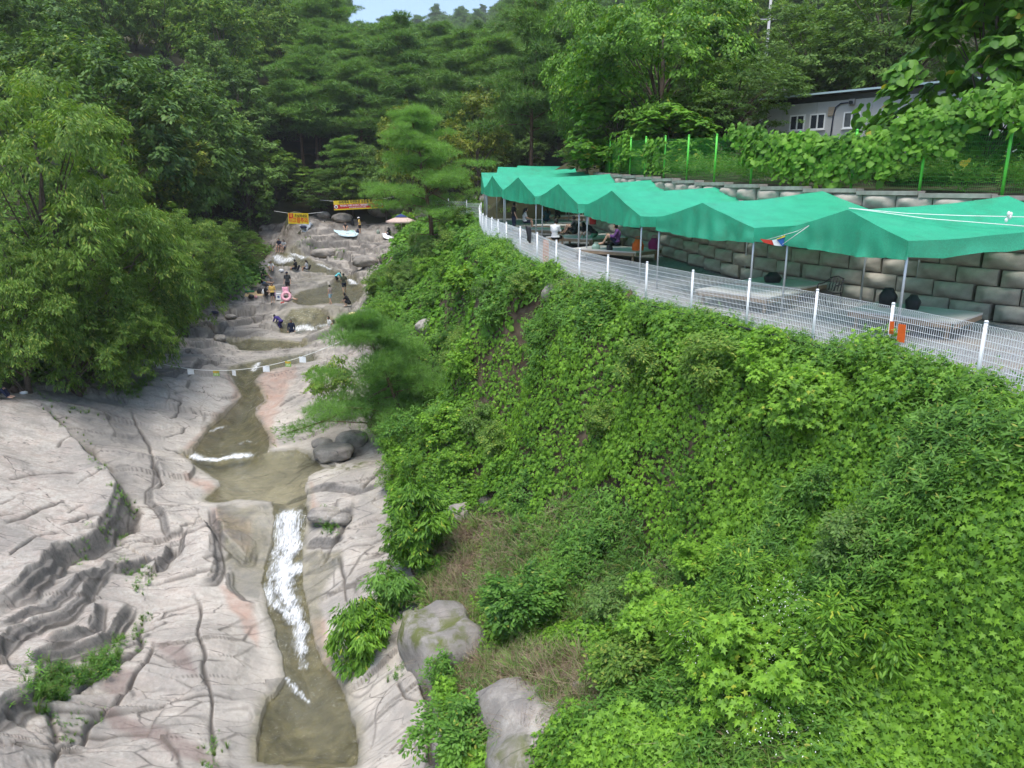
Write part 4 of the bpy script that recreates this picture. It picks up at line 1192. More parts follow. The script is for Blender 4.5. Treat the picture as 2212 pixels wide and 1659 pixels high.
tree_px('b1', -10, 430, 33.0, 6.5, 'dark leafy tree low at the left edge over the sitting visitor', 'leafy_tree')
tree_px('y0', 300, 190, 58.0, 9.5, 'yellowish green tree rising behind the left bank trees', 'leafy_tree')
tree_px('f2', 130, 60, 62.0, 13.0, 'big dark tree with forked limbs in the upper left corner', 'leafy_tree')
tree_px('f0', 440, 170, 82.0, 11.0, 'dark bluish green tree at the foot of the left hillside', 'leafy_tree')
tree_px('f0', 520, 285, 80.0, 9.0, 'round greyish green tree behind the upper left of the bathing rocks', 'leafy_tree')
tree_px('f1', 590, 330, 86.0, 8.0, 'bright layered tree just behind the small yellow banner', 'leafy_tree')
tree_px('f1', 450, 360, 80.0, 7.5, 'bright shrubby tree left of the small yellow banner', 'leafy_tree')
tree_px('f2', 690, 380, 84.0, 6.5, 'dark low tree between the two banners', 'leafy_tree')
tree_px('p2', 740, 300, 84.5, 7.0, 'young pine standing right behind the long red and yellow banner', 'pine_tree')
tree_px('p1', 640, 130, 92.0, 11.0, 'broad pine in front of the pine wood, left of its middle', 'pine_tree')
tree_px('p0', 560, 200, 95.0, 9.0, 'pine at the left end of the pine wood', 'pine_tree')
tree_px('y0', 880, 225, 78.0, 7.0, 'yellow-leaved tree peeping out behind the bent pine beside the tents', 'leafy_tree')
tree_px('y0', 1030, 190, 72.0, 7.5, 'olive yellow tree behind the farthest tents', 'leafy_tree')
tree_px('n0', 925, 240, 54.0, 8.2, 'bent pine with drooping layered boughs beside the far end of the tents', 'pine_tree', rz=0.0, zb=-3.0)
tree_px('p0', 1150, 5, 66.0, 9.0, 'tallest pine, with a bare lower trunk, behind the far tents', 'pine_tree', zb=-0.5)
tree_px('p1', 1225, 40, 68.0, 7.0, 'slimmer pine next to the tallest pine behind the tents', 'pine_tree', zb=-0.3)
# right bank
tree_px('l0', 1440, -60, 44.0, 10.5, 'huge vine-hung locust tree behind the middle of the green fence', 'locust_tree', zb=0.9)
tree_px('l0', 1300, -20, 56.0, 9.0, 'locust tree with feathery foliage behind the far tent roofs', 'locust_tree', zb=0.9)
tree_px('k0', 1340, 190, 45.0, 6.5, 'vine-smothered tree at the far end of the green fence', 'vine_covered_tree', zb=0.6)
tree_px('m0', 1585, 90, 42.0, 8.0, 'tree with glossy hanging leaves at the left end of the grey cabin', 'leafy_tree', zb=0.8)
tree_px('k0', 1450, 230, 39.5, 5.0, 'vine heap climbing behind the green fence under the locust tree', 'vine_covered_tree', zb=0.4)
tree_px('f1', 1270, 290, 46.0, 3.5, 'bushy shrub behind the far tent roof at the end of the green fence', 'bush', cat='bush', zb=0.5)
tree_px('m0', 1790, -10, 56.0, 13.0, 'dark maple with spreading limbs behind the left half of the cabin roof', 'maple_tree', zb=1.5)
tree_px('m0', 1960, -120, 52.0, 14.0, 'dark maple behind the right half of the cabin roof', 'maple_tree', zb=1.5, rz=2.0)
tree_px('k0', 2200, -210, 26.5, 8.0, 'tree buried in large-leaved vines at the right edge of the picture', 'vine_covered_tree', zb=-1.2, rz=.4)
tree_px('f1', 1500, -40, 75.0, 12.0, 'pale green tree seen over the locust towards the utility pole', 'leafy_tree', zb=3.0)
tree_px('f1', 1250, -10, 84.0, 9.0, 'bright tree high behind the slimmer pine', 'leafy_tree')

# --- woods: trees that nothing tells apart
placed = []
def wood(n, xr, yr, keys, hr, label, group, name, test, gap):
    c = 0; tries = 0
    while c < n and tries < 6000:
        tries += 1
        y = yr[0] + rng.random() * (yr[1] - yr[0]); x = xr[0] + rng.random() * (xr[1] - xr[0])
        if not test(x, y) or any((x - a) ** 2 + (y - b) ** 2 < gap * gap for a, b in placed): continue
        placed.append((x, y)); c += 1
        h = hr[0] + rng.random() * (hr[1] - hr[0])
        zg = float(H0(x, y)[0]); uu_ = px(x, y, zg + h)[0]
        if 700 < uu_ < 1100: h = min(h, max(4.0, tv(34 + 50 * rng.random()) * y - zg))
        tree_obj(keys[int(rng.integers(len(keys)))], (x, y, float(H0(x, y)[0])), h, h * (0.7 + 0.2 * rng.random()), rng.random() * 6.28, name, label, 'tree', group)
wood(55, (-75, -14), (50, 128), ('f0', 'f1', 'f2', 'f1'), (9, 14), 'leafy tree in the dense wood climbing the left hillside', 'trees of the left hillside wood', 'leafy_tree', lambda x, y: x < -20 - (y - 50) * 0.12 and x > -0.85 * y and (y > 86 or 1106 + 1588 * x / y < 470), 5.2)
wood(38, (-36, 14), (88, 126), ('p0', 'p1', 'p2'), (12, 17), 'tall pine in the dark pine wood above the bathing rocks', 'pines of the wood above the bathing rocks', 'pine_tree', lambda x, y: x > -20 - (y - 50) * 0.12 and x < 8, 4.2)
wood(16, (2, 60), (60, 128), ('f1', 'f0', 'l0', 'f1'), (9, 13), 'leafy tree in the wood behind the tents and cabin', 'trees of the wood behind the cabin', 'leafy_tree', lambda x, y: x > 4 + (y - 60) * 0.1 and (x < 10 or y > 70), 6.5)
wood(14, (-18, 3), (82, 92), ('f0', 'f2', 'f1'), (5, 7.5), 'low dark tree at the edge of the wood behind the sunlit rocks', 'low trees edging the wood', 'leafy_tree', lambda x, y: True, 3.2)

# --- far slopes as one forest mass
for k in ('f0', 'f1', 'f2', 'p0', 'p2'):
    H, W, cm, tm = TREES[k]
    o = bpy.data.objects.new('forest_crown_' + k, cm)
    if 'forest' not in PROTO: PROTO['forest'] = bpy.data.collections.new('clumps_forest')
    PROTO['forest'].objects.link(o)
n = 9000
fy_ = np.exp(math.log(126) + rng.random(n) * (math.log(720) - math.log(126))); fx_ = (-1.0 + 2.0 * rng.random(n)) * fy_ * 0.95
fz_ = H0(fx_, fy_)
fu, fv = px(fx_, fy_, fz_ + 12)
fs_ = (0.9 + 0.6 * rng.random(n)) * np.clip(fy_ / 190, 0.9, 1.7)
fv = px(fx_, fy_, fz_ + 11.5 * fs_)[1]
k_ = (fu > -150) & (fu < 2360) & (fv > -400) & ~((fu > 712) & (fu < 1098) & (fy_ < 420) & (fv < 48)) & ~((fu > 712) & (fu < 890) & (fv < 34)) & ~((fu >= 890) & (fu < 1098) & (fv < 6))
scatter('forest', 'forest', np.stack([fx_, fy_, fz_ - 1.0], 1)[k_], np.tile([0, 0, 1.0], (int(k_.sum()), 1)), fs_[k_], 'distant forest covering the far slopes', 'forest', 0.03)

# undergrowth under the woods
n = 9000
qy = 34 + rng.random(n) ** 1.3 * 60; qx = (-0.9 + rng.random(n) * 1.0) * qy
ql = glook(leaflitter, qx, qy)
qu_, qv_ = px(qx, qy, HG(qx, qy)); k_ = (ql > 0.75) & ~((qu_ > 585) & (qu_ < 900) & (qv_ > 440))
scatter('undergrowth', 'shrub', np.stack([qx, qy, HG(qx, qy) + 0.1], 1)[k_], np.tile([0, 0, 1.0], (int(k_.sum()), 1)), 1.6 + 2.2 * rng.random(int(k_.sum())), 'dark leafy undergrowth along the edge of the wood', 'undergrowth')

ed = []
for P in ([(-20,815),(60,800),(190,790),(230,768),(330,745),(375,700),(420,665),(520,640),(548,610)],):
    Wp = np.array([tuple(ground(u, v)) for u, v in P])
    for _ in range(900):
        k = rng.random() * (len(Wp) - 1); a = int(k); q = Wp[a] + (Wp[a + 1] - Wp[a]) * (k - a)
        q = q + np.array([-abs(rng.normal()) * 1.4, 0.6 + abs(rng.normal()) * 1.6, 0])
        ed.append((q[0], q[1], float(HG(q[0], q[1])[0]) + rng.random() * .7))
ed = np.array(ed)
scatter('wood_edge_shrubs', 'shrub', ed, np.tile([.2, -.4, 1.0], (len(ed), 1)), 1.8 + 2.6 * rng.random(len(ed)), 'shady low growth under the left bank trees', 'undergrowth')

# bushes standing out of the vine blanket
for i in range(5):
    me, lc = crown_mesh('bush_clump', 900 + i, 1.15 + .2 * i, 1.6 + .15 * i, -0.15, 17, 9, 22, (.13, .11, .15, .12, .17)[i], (OVAL, OVAL, LANCE, OVAL, LOBED)[i], (M_WEED, M_BROAD2, M_VINE, M_BROAD, M_VINE)[i], .2, .17, .4, .05, .5)
    o = bpy.data.objects.new('leaf_clump_bush_%d' % i, me)
    if 'bush' not in PROTO: PROTO['bush'] = bpy.data.collections.new('clumps_bush')
    PROTO['bush'].objects.link(o)
bp_ = []; tries = 0
while len(bp_) < 80 and tries < 8000:
    tries += 1
    k = int(rng.integers(len(cx)))
    if not ok[k] or in_dry[k] or fxl[k] - cx[k] < .9 or cy[k] > 60 or cy[k] < 10.5: continue
    if cu[k] < 1330 and cv[k] > 1080: continue
    if fbm(np.array([cx[k] * .35]), np.array([cy[k] * .35]), 2, 951)[0] < -0.05: continue
    if any((cx[k] - a) ** 2 + (cy[k] - b) ** 2 < 1.1 for a, b, c in bp_): continue
    bp_.append((cx[k], cy[k], z0[k] + .1 + .6 * float(canopy(cx[k:k + 1], cy[k:k + 1])[0])))
bp_ = np.array(bp_)
scatter('bank_bushes', 'bush', bp_, np.tile([-.25, -.15, 1.0], (len(bp_), 1)), .45 + .45 * rng.random(len(bp_)), 'leafy bushes standing out of the vines on the bank', 'bushes', .12)
# ================================================================== terrace, retaining wall, fences
def gravel_mat():
    m, nt, b = newmat('gravel')
    L = nt.links.new
    geo = N(nt, 'ShaderNodeNewGeometry')
    vo = N(nt, 'ShaderNodeTexVoronoi'); vo.inputs['Scale'].default_value = 38; L(geo.outputs['Position'], vo.inputs['Vector'])
    cr = N(nt, 'ShaderNodeMix', data_type='RGBA'); cr.inputs[6].default_value = (0.10, 0.10, 0.105, 1); cr.inputs[7].default_value = (0.36, 0.355, 0.345, 1)
    sp = N(nt, 'ShaderNodeSeparateColor'); L(vo.outputs['Color'], sp.inputs[0]); L(sp.outputs[0], cr.inputs[0])
    nz = N(nt, 'ShaderNodeTexNoise'); nz.inputs['Scale'].default_value = 0.8; nz.inputs['Detail'].default_value = 4; L(geo.outputs['Position'], nz.inputs['Vector'])
    m2 = N(nt, 'ShaderNodeMix', data_type='RGBA'); m2.inputs[7].default_value = (0.27, 0.22, 0.17, 1); L(cr.outputs[2], m2.inputs[6])
    mr = N(nt, 'ShaderNodeMapRange'); mr.inputs['From Min'].default_value = 0.5; mr.inputs['From Max'].default_value = 0.7; mr.inputs['To Max'].default_value = 0.7; L(nz.outputs['Fac'], mr.inputs['Value']); L(mr.outputs[0], m2.inputs[0])
    L(m2.outputs[2], b.inputs['Base Color']); b.inputs['Roughness'].default_value = 0.9
    bp = N(nt, 'ShaderNodeBump'); bp.inputs['Distance'].default_value = 0.02; bp.inputs['Strength'].default_value = 0.8; L(vo.outputs['Distance'], bp.inputs['Height']); L(bp.outputs[0], b.inputs['Normal'])
    return m
M_GRAVEL = gravel_mat()
M_CONC = plain('concrete_block', (0.36, 0.325, 0.275), 0.9, 0.35, 2.2, 0.6)
M_CAP = plain('concrete_coping', (0.31, 0.285, 0.25), 0.9, 0.35, 3.0, 0.3)
M_WHITE = plain('white_paint', (0.80, 0.81, 0.82), 0.4, 0.04, 3)
M_GREEN = plain('green_paint', (0.10, 0.52, 0.055), 0.45, 0.08, 3)
M_GWIRE = plain('green_wire', (0.05, 0.26, 0.035), 0.5, 0.1, 3)
M_ZINC = plain('zinc_tube', (0.42, 0.44, 0.46), 0.35, 0.12, 5, 0, 0.7)
M_BLACK = plain('black_plastic', (0.018, 0.018, 0.02), 0.5, 0.2, 8)

def poly_at(P, s):
    """point and direction at arc length s of a plan polyline"""
    for i in range(len(P) - 1):
        a = Vector((*P[i], 0)); b = Vector((*P[i + 1], 0)); l = (b - a).length
        if s <= l or i == len(P) - 2:
            return a + (b - a) * (s / l), (b - a).normalized()
        s -= l
def poly_len(P):
    return sum((Vector(P[i + 1]) - Vector(P[i])).length for i in range(len(P) - 1))

# terrace strip between the fence line and the wall
mb = MB(); rows = []
for k in range(81):
    f = k / 80
    a, _ = poly_at([(10.6, 3.5)] + FENCE + [(-2.0, 56), (0, 66)], f * poly_len([(10.6, 3.5)] + FENCE + [(-2.0, 56), (0, 66)]))
    b, _ = poly_at([(26, 9)] + WALL + [(10, 60), (12, 68)], f * poly_len([(26, 9)] + WALL + [(10, 60), (12, 68)]))
    row = []
    for j in range(15):
        p = a + (b - a) * (j / 14)
        out = 0.08 * (j == 0)
        p = a + (b - a) * (j / 14) - (b - a).normalized() * out
        row.append((p.x, p.y, float(zter(p.y)) + 0.025 * float(fbm(np.array([p.x * .9]), np.array([p.y * .9]), 2, 3)[0]) - (0.25 if j == 0 else 0)))
    rows.append(row)
mb.grid(rows)
tag(mb.build('terrace_ground', M_GRAVEL, None, True), kind='structure')
# upper ground behind the wall
mb = MB(); rows = []
UP = [(26, 9)] + WALL + [(10, 60), (13, 70), (18, 90)]
for k in range(61):
    a, d = poly_at(UP, k / 60 * poly_len(UP))
    nrm = Vector((d.y, -d.x, 0))
    row = []
    for j, o_ in enumerate((0.15, 0.6, 1.5, 3, 5, 8, 12, 17, 24, 34, 46)):
        p = a + nrm * o_
        row.append((p.x, p.y, float(zcap(p.y)) - 0.04 + 0.055 * o_ + 0.1 * float(fbm(np.array([p.x * .5]), np.array([p.y * .5]), 3, 13)[0]) * min(1, o_)))
    rows.append(row)
mb.grid(rows)
tag(mb.build('upper_ground', M_EARTH, None, True), kind='structure')

# retaining wall of moulded blocks
def block_mesh(seed, w=1.04, h=0.48, d=0.5):
    r = np.random.default_rng(seed)
    nx_, nz_ = 9, 6
    xs = np.linspace(-w / 2 + 0.012, w / 2 - 0.012, nx_); zs = np.linspace(0.008, h - 0.008, nz_)
    P = []
    for k, z in enumerate(zs):
        row = []
        for i, x in enumerate(xs):
            e = 1 - abs(2 * i / (nx_ - 1) - 1) ** 4; e2 = 1 - abs(2 * k / (nz_ - 1) - 1) ** 4
            y = 0.02 + 0.15 * (e * e2) ** 0.8 + 0.05 * e * e2 * math.sin(x * 7 + seed) * math.cos(z * 11 + seed * 2) + r.normal() * 0.022 * e * e2
            row.append((x, y, z))
        P.append(row)
    mb = MB(); mb.grid([row[::-1] for row in P])
    a, b, c, e = P[0][0], P[0][-1], P[-1][-1], P[-1][0]
    top = [(x, -d, h - 0.008) for x in (xs[0], xs[-1])]; bot = [(x, -d, 0.008) for x in (xs[0], xs[-1])]
    n0 = len(mb.v)
    mb.v += [a, b, c, e, bot[0], bot[1], top[1], top[0]]
    mb.f += [(n0 + 3, n0 + 2, n0 + 6, n0 + 7), (n0, n0 + 3, n0 + 7, n0 + 4), (n0 + 2, n0 + 1, n0 + 5, n0 + 6)]
    me = mb.mesh('block'); me.materials.append(M_CONC)
    me.polygons.foreach_set('use_smooth', np.array([i < (nx_ - 1) * (nz_ - 1) for i in range(len(me.polygons))]))
    return me
BL = [block_mesh(s) for s in (1, 2, 3, 4)]
wall = tag(empty('retaining_wall', (WALL[5][0], WALL[5][1], float(zter(WALL[5][1])))), 'stepped retaining wall of bulging grey concrete blocks behind the tents', 'wall')
winv = wall.location.copy()
LW = poly_len(WALL)
NR = 7
for r_ in range(NR):
    s = 0.2 + (0.52 if r_ % 2 else 0)
    while s < LW - 0.6:
        p, d = poly_at(WALL, s)
        nrm = Vector((-d.y, d.x, 0))
        z0_ = float(zter(p.y)); hh = (float(zcap(p.y)) - 0.10 - z0_) / NR
        p = p + nrm * (0.08 * (NR - r_))
        o = link('block', BL[int(rng.integers(4))], None, wall)
        o.location = Vector((p.x, p.y, z0_ + r_ * hh)) - winv
        # local +y must face the river
        o.rotation_euler = (0, 0, math.atan2(nrm.y, nrm.x) - math.pi / 2 + rng.normal() * 0.012)
        o.scale = (1, 1, hh / 0.48)
        s += 1.05
s = 0.0
while s < LW - 1.9:
    p, d = poly_at(WALL, s + 0.95); nrm = Vector((-d.y, d.x, 0))
    mb = MB(); mb.box((0, 0, 0), (1.88, 0.42, 0.12))
    o = mb.build('coping', M_CAP, wall)
    o.location = Vector((p.x, p.y, float(zcap(p.y)) - 0.05)) - winv
    o.rotation_euler = (0, 0, math.atan2(d.y, d.x))
    s += 1.9

def wire_panel(w, h, dv, hs, r, z0=0.05, zig=None):
    """welded mesh panel: thin square wires"""
    mb = MB()
    n = max(2, int(round(w / dv)))
    for i in range(n + 1):
        x = -w / 2 + w * i / n
        mb.box((x, 0, z0 + h / 2), (2 * r, 2 * r, h))
    for z in hs:
        mb.box((0, 0.006, z), (w, 2 * r * 1.15, 2 * r * 1.15))
    if zig:
        za, zb, off = zig
        for i in range(n):
            x = -w / 2 + w * i / n
            mb.tube([(x, 0, za), (x + w / n / 2, off, zb)], r, 4, False)
            mb.tube([(x + w / n / 2, off, zb), (x + w / n, 0, za)], r, 4, False)
        mb.box((0, off, zb), (w, 2 * r, 2 * r))
    return mb.mesh('mesh_panel')

# white mesh fence along the terrace edge
wf = tag(empty('white_fence', (6.0, 18.6, float(zter(18.6)))), 'curving white welded-mesh fence with round posts along the terrace edge', 'fence')
o0 = wf.location.copy()
pm = MB(); pm.tube([(0, 0, -0.2), (0, 0, 1.2)], 0.034, 8); pm.tube([(0, 0, 1.2), (0, 0, 1.235)], [0.04, 0.03], 8)
pm = pm.mesh('post', True); pm.materials.append(M_WHITE)
for x, y in FENCE:
    link('post', pm, None, wf).location = Vector((x, y, float(zter(y)))) - o0
for i in range(len(FENCE) - 1):
    a = Vector((*FENCE[i], float(zter(FENCE[i][1])))); b = Vector((*FENCE[i + 1], float(zter(FENCE[i + 1][1]))))
    d = b - a; L_ = math.hypot(d.x, d.y)
    me = wire_panel(L_ - 0.08, 1.02, 0.05, [0.06 + 0.118 * k for k in range(9)], 0.0034, 0.05, (1.06, 1.16, 0.05)); me.materials.append(M_WHITE)
    o = link('mesh_panel', me, None, wf)
    o.location = (a + b) / 2 - o0
    o.rotation_euler = (0, -math.atan2(d.z, L_), math.atan2(d.y, d.x))
# low part of the fence turning away behind the bent pine
ex = [(-2.1, 51.6), (-3.2, 53.4), (-4.6, 54.8), (-6.2, 55.6)]
wf2 = tag(empty('white_fence', (-2.1, 51.6, float(zter(51.6)))), 'short stretch of white mesh fence turning away behind the bent pine', 'fence')
for i, (x, y) in enumerate(ex[1:]):
    link('post', pm, None, wf2).location = Vector((x, y, float(zter(y)))) - wf2.location
for i in range(3):
    a = Vector((*ex[i], float(zter(ex[i][1])))); b = Vector((*ex[i + 1], float(zter(ex[i + 1][1]))))
    d = b - a; L_ = math.hypot(d.x, d.y)
    me = wire_panel(L_ - 0.08, 1.05, 0.08, [0.06 + 0.16 * k for k in range(7)], 0.005); me.materials.append(M_WHITE)
    o = link('mesh_panel', me, None, wf2); o.location = (a + b) / 2 - wf2.location; o.rotation_euler = (0, 0, math.atan2(d.y, d.x))

# green mesh fence on the wall top
GF = []
s = 1.0
while s < LW - 1:
    p, d = poly_at(WALL, s); p = p + Vector((d.y, -d.x, 0)) * 0.42
    GF.append(Vector((p.x, p.y, float(zcap(p.y)))))
    s += 2.2
gf = tag(empty('green_fence', GF[6]), 'tall bright green mesh fence on top of the retaining wall', 'fence')
pg = MB(); pg.tube([(0, 0, -0.2), (0, 0, 1.75)], 0.042, 8); pg.ball((0, 0, 1.75), 0.05, 8, 5)
pg = pg.mesh('post', True); pg.materials.append(M_GREEN)
for p in GF:
    link('post', pg, None, gf).location = p - gf.location
for a, b in zip(GF[:-1], GF[1:]):
    d = b - a; L_ = math.hypot(d.x, d.y)
    me = wire_panel(L_ - 0.1, 1.6, 0.055, [0.08 + 0.118 * k for k in range(14)], 0.0024); me.materials.append(M_GWIRE)
    o = link('mesh_panel', me, None, gf); o.location = (a + b) / 2 - gf.location; o.rotation_euler = (0, -math.atan2(d.z, L_), math.atan2(d.y, d.x))

# ================================================================== tarpaulin tents
def tarp_mat(name, col):
    m, nt, b = newmat(name)
    L = nt.links.new
    geo = N(nt, 'ShaderNodeNewGeometry')
    n1 = N(nt, 'ShaderNodeTexNoise'); n1.inputs['Scale'].default_value = 2.2; n1.inputs['Detail'].default_value = 6; L(geo.outputs['Position'], n1.inputs['Vector'])
    n2 = N(nt, 'ShaderNodeTexNoise'); n2.inputs['Scale'].default_value = 55; n2.inputs['Detail'].default_value = 2; L(geo.outputs['Position'], n2.inputs['Vector'])
    mx = N(nt, 'ShaderNodeMix', data_type='RGBA'); mx.inputs[6].default_value = (*[c * 0.78 for c in col], 1); mx.inputs[7].default_value = (*[min(1, c * 1.25) for c in col], 1); L(n1.outputs['Fac'], mx.inputs[0])
    m2 = N(nt, 'ShaderNodeMix', data_type='RGBA'); m2.blend_type = 'MULTIPLY'; m2.inputs[0].default_value = 0.5; L(mx.outputs[2], m2.inputs[6])
    mr = N(nt, 'ShaderNodeMapRange'); mr.inputs['From Min'].default_value = 0.3; mr.inputs['From Max'].default_value = 0.7; mr.inputs['To Min'].default_value = 0.5; mr.inputs['To Max'].default_value = 1.3; L(n2.outputs['Fac'], mr.inputs['Value'])
    L(mr.outputs[0], m2.inputs[7])
    wv = N(nt, 'ShaderNodeTexNoise'); wv.inputs['Scale'].default_value = 0.9; wv.inputs['Detail'].default_value = 8; wv.inputs['Roughness'].default_value = 0.75; L(geo.outputs['Position'], wv.inputs['Vector'])
    dr = N(nt, 'ShaderNodeMapRange'); dr.inputs['From Min'].default_value = 0.52; dr.inputs['From Max'].default_value = 0.72; dr.inputs['To Max'].default_value = 0.45; L(wv.outputs['Fac'], dr.inputs['Value'])
    m3 = N(nt, 'ShaderNodeMix', data_type='RGBA'); m3.inputs[7].default_value = (0.07, 0.16, 0.08, 1); L(dr.outputs[0], m3.inputs[0]); L(m2.outputs[2], m3.inputs[6]); m2 = m3      # old dirt
    L(m2.outputs[2], b.inputs['Base Color']); b.inputs['Roughness'].default_value = 0.38; b.inputs['Specular IOR Level'].default_value = 0.7
    bp = N(nt, 'ShaderNodeBump'); bp.inputs['Strength'].default_value = 0.3; bp.inputs['Distance'].default_value = 0.03; L(n1.outputs['Fac'], bp.inputs['Height']); L(bp.outputs[0], b.inputs['Normal'])
    tr = N(nt, 'ShaderNodeBsdfTranslucent'); L(m2.outputs[2], tr.inputs[0])
    ms = N(nt, 'ShaderNodeMixShader'); ms.inputs[0].default_value = 0.22; L(b.outputs[0], ms.inputs[1]); L(tr.outputs[0], ms.inputs[2]); L(ms.outputs[0], nt.nodes['Material Output'].inputs[0])
    return m
M_TARP = tarp_mat('green_tarpaulin', (0.045, 0.47, 0.265))
TENTS = [  # right front post, left front post, hem heights, front peak, back end of the ridge, label
 ((8.6,16.2),(7.25,20.0),(-1.55,-1.5),(8.05,18.1,-0.52),(12.75,19.5,-0.22),'green tarpaulin tent nearest the viewer, white ropes crossing its roof'),
 ((6.62,20.5),(4.75,24.8),(-1.5,-1.4),(5.69,22.6,-0.46),(9.9,24.2,-0.12),'second green tarpaulin tent along the terrace, next to the roped one'),
 ((4.39,25.7),(2.96,30.7),(-1.38,-1.15),(3.7,28.2,-0.14),(7.95,28.9,0.02),'third green tarpaulin tent, over the person in purple'),
 ((2.76,31.6),(1.35,36.4),(-1.1,-0.83),(2.07,34.0,0.14),(6.4,33.9,0.33),'fourth green tarpaulin tent, over the man in white'),
 ((1.12,37.3),(-0.5,42.0),(-0.85,-0.6),(0.32,39.6,0.49),(5.3,39.7,0.68),'fifth green tarpaulin tent from the near end of the row'),
 ((-0.55,43.3),(-1.67,46.8),(-0.55,-0.47),(-1.16,45.0,0.64),(4.5,46.3,0.93),'sixth green tarpaulin tent from the near end of the row'),
 ((-1.75,47.6),(-2.0,51.5),(-0.45,-0.25),(-2.0,49.8,0.9),(4.2,51.0,1.2),'seventh green tarpaulin tent from the near end, beside the bent pine'),
 ((-1.2,52.6),(-0.7,56.8),(-0.1,0.1),(-1.0,55.0,1.4),(5.6,55.2,1.45),'last but one green tarpaulin tent at the far end of the row'),
 ((0.2,57.6),(0.8,61.5),(0.2,0.3),(0.43,60.0,1.63),(6.6,60.2,1.66),'farthest green tarpaulin tent, only its roof showing'),
]
def nz1(a, b, s):
    return float(fbm(np.array([a]), np.array([b]), 3, s)[0])
postm = MB(); postm.tube([(0, 0, 0), (0, 0, 1)], 0.032, 8); postm = postm.mesh('post', True); postm.materials.append(M_ZINC)
for ti, (Rp, Lp, hem, pk, be, lab) in enumerate(TENTS):
    base = Vector((pk[0], pk[1], float(zter(pk[1]))))
    T = tag(empty('tarpaulin_tent', base), lab, 'tent', 'green tarpaulin tents along the terrace')
    Rv = Vector((*Rp, hem[0] + 0.42)); Lv = Vector((*Lp, hem[1] + 0.42)); Pv = Vector(pk); Bv = Vector(be) - Pv
    S, Q = 14, 6
    def roofpt(s, t):      # t -1 left eave .. 0 ridge .. 1 right eave
        e_ = (Rv if t > 0 else Lv); a = abs(t)
        p = Pv + (e_ - Pv) * a + Bv * s
        p.z -= 0.07 * math.sin(math.pi * s) + 0.05 * math.sin(math.pi * a) * (0.4 + math.sin(math.pi * s))
        p.z += 0.02 * nz1(p.x * 1.3, p.y * 1.3, 40 + ti)
        return p - base
    mb = MB(); mb.grid([[roofpt(i / S, -1 + j / Q) for j in range(2 * Q + 1)] for i in range(S + 1)])
    mb.build('roof_sheet', M_TARP, T)
    def drop(top, hemz, nrm, rows, fold, seed):
        P = []
        for k in range(rows + 1):
            f = k / rows; row = []
            for i, p in enumerate(top):
                q = Vector(p); q.z = p.z + (hemz[i] - p.z) * f
                q += nrm * (fold * f * (nz1(i * 0.55, k * 0.25, seed) + 0.25 * math.sin(i * 1.7 + seed)))
                row.append(q)
            P.append(row)
        return P
    fr = (-Bv).normalized(); fr.z = 0
    M_ = 26
    top = [roofpt(0, -1 + 2 * j / M_) for j in range(M_ + 1)]
    hz_ = [(Lv.z + (Rv.z - Lv.z) * j / M_) - 0.40 - base.z - 0.07 * math.sin(math.pi * j / M_) + 0.03 * nz1(j * .5, ti * 3.1, 5) for j in range(M_ + 1)]
    mb = MB(); mb.grid(drop(top, hz_, fr, 5, 0.13, 60 + ti)); mb.build('gable_cloth', M_TARP, T, True)
    for sd, nm in ((1, 'side_valance'), (-1, 'side_valance')):
        top = [roofpt(i / S, sd) for i in range(S + 1)]
        hz_ = [p.z - 0.38 - 0.06 * nz1(i * .6, sd * 4 + ti, 9) for i, p in enumerate(top)]
        on = ((Rv - Lv) * sd).normalized(); on.z = 0
        mb = MB(); mb.grid(drop(top, hz_, on, 3, 0.06, 80 + ti)); mb.build(nm, M_TARP, T, True)
    for p, s in ((Rv, 0.02), (Lv, 0.02), (Rv, 0.93), (Lv, 0.93)):
        q = p + Bv * s; g = float(zter(q.y)); q.z -= 0.05
        o = link('post', postm, None, T); q += (Pv + Bv * s - q).normalized() * Vector((.06, .06, 0)).length; q.z = p.z + Bv.z * s - 0.1; o.location = Vector((q.x, q.y, g - 0.05)) - base; o.scale = (1, 1, q.z - g + 0.05)
    for a, b in ((Rv, Rv + Bv), (Lv, Lv + Bv), (Pv, Pv + Bv), (Rv, Lv)):
        mb = MB(); ins = ((Pv - a).normalized() * 0.12 if a is not Pv else Vector()); ins.z = 0
        mb.tube([a + Bv * .04 + ins - base - Vector((0, 0, .1)), b + (Bv * .04 if b is Lv else -Bv * .02) + ins * (-1 if b is Lv else 1) - base - Vector((0, 0, .12))], 0.02, 6); mb.build('rail', M_ZINC, T)

# white guy ropes over the nearest tent
M_ROPE = plain('white_rope', (0.78, 0.78, 0.75), 0.8, 0.1, 20)
def rope(name, pts, r, label, cat='rope', mat=None, group=None):
    pts = [Vector(p) for p in pts]
    mb = MB(); mb.tube([p - pts[0] for p in pts], r, 6)
    return tag(mb.build(name, mat or M_ROPE, None, True, pts[0]), label, cat, group)
pk = Vector(TENTS[0][3])
rope('guy_rope', [pk + Vector((0.02, 0, 0.03)), at(1957, 461, 17.9), at(2080, 466, 17.5), at(2230, 469, 17.2)], 0.011, 'upper of two white ropes over the nearest tent roof, with a knotted rag')
rope('guy_rope', [pk + Vector((0.05, -0.1, 0.03)), at(2000, 472, 17.6), at(2230, 490, 16.8)], 0.011, 'lower of two white ropes over the nearest tent roof')
rope('guy_rope', [at(1650, 520, 20.4), at(1720, 500, 19.5), at(1748, 487, 19.0), at(1690, 528, 19.6)], 0.008, 'loose white cord between the two nearest tents')
mb = MB()
for k in range(5): mb.ball((rng.normal() * .03, rng.normal() * .03, rng.normal() * .05), (0.04, 0.03, 0.06), 7, 5)
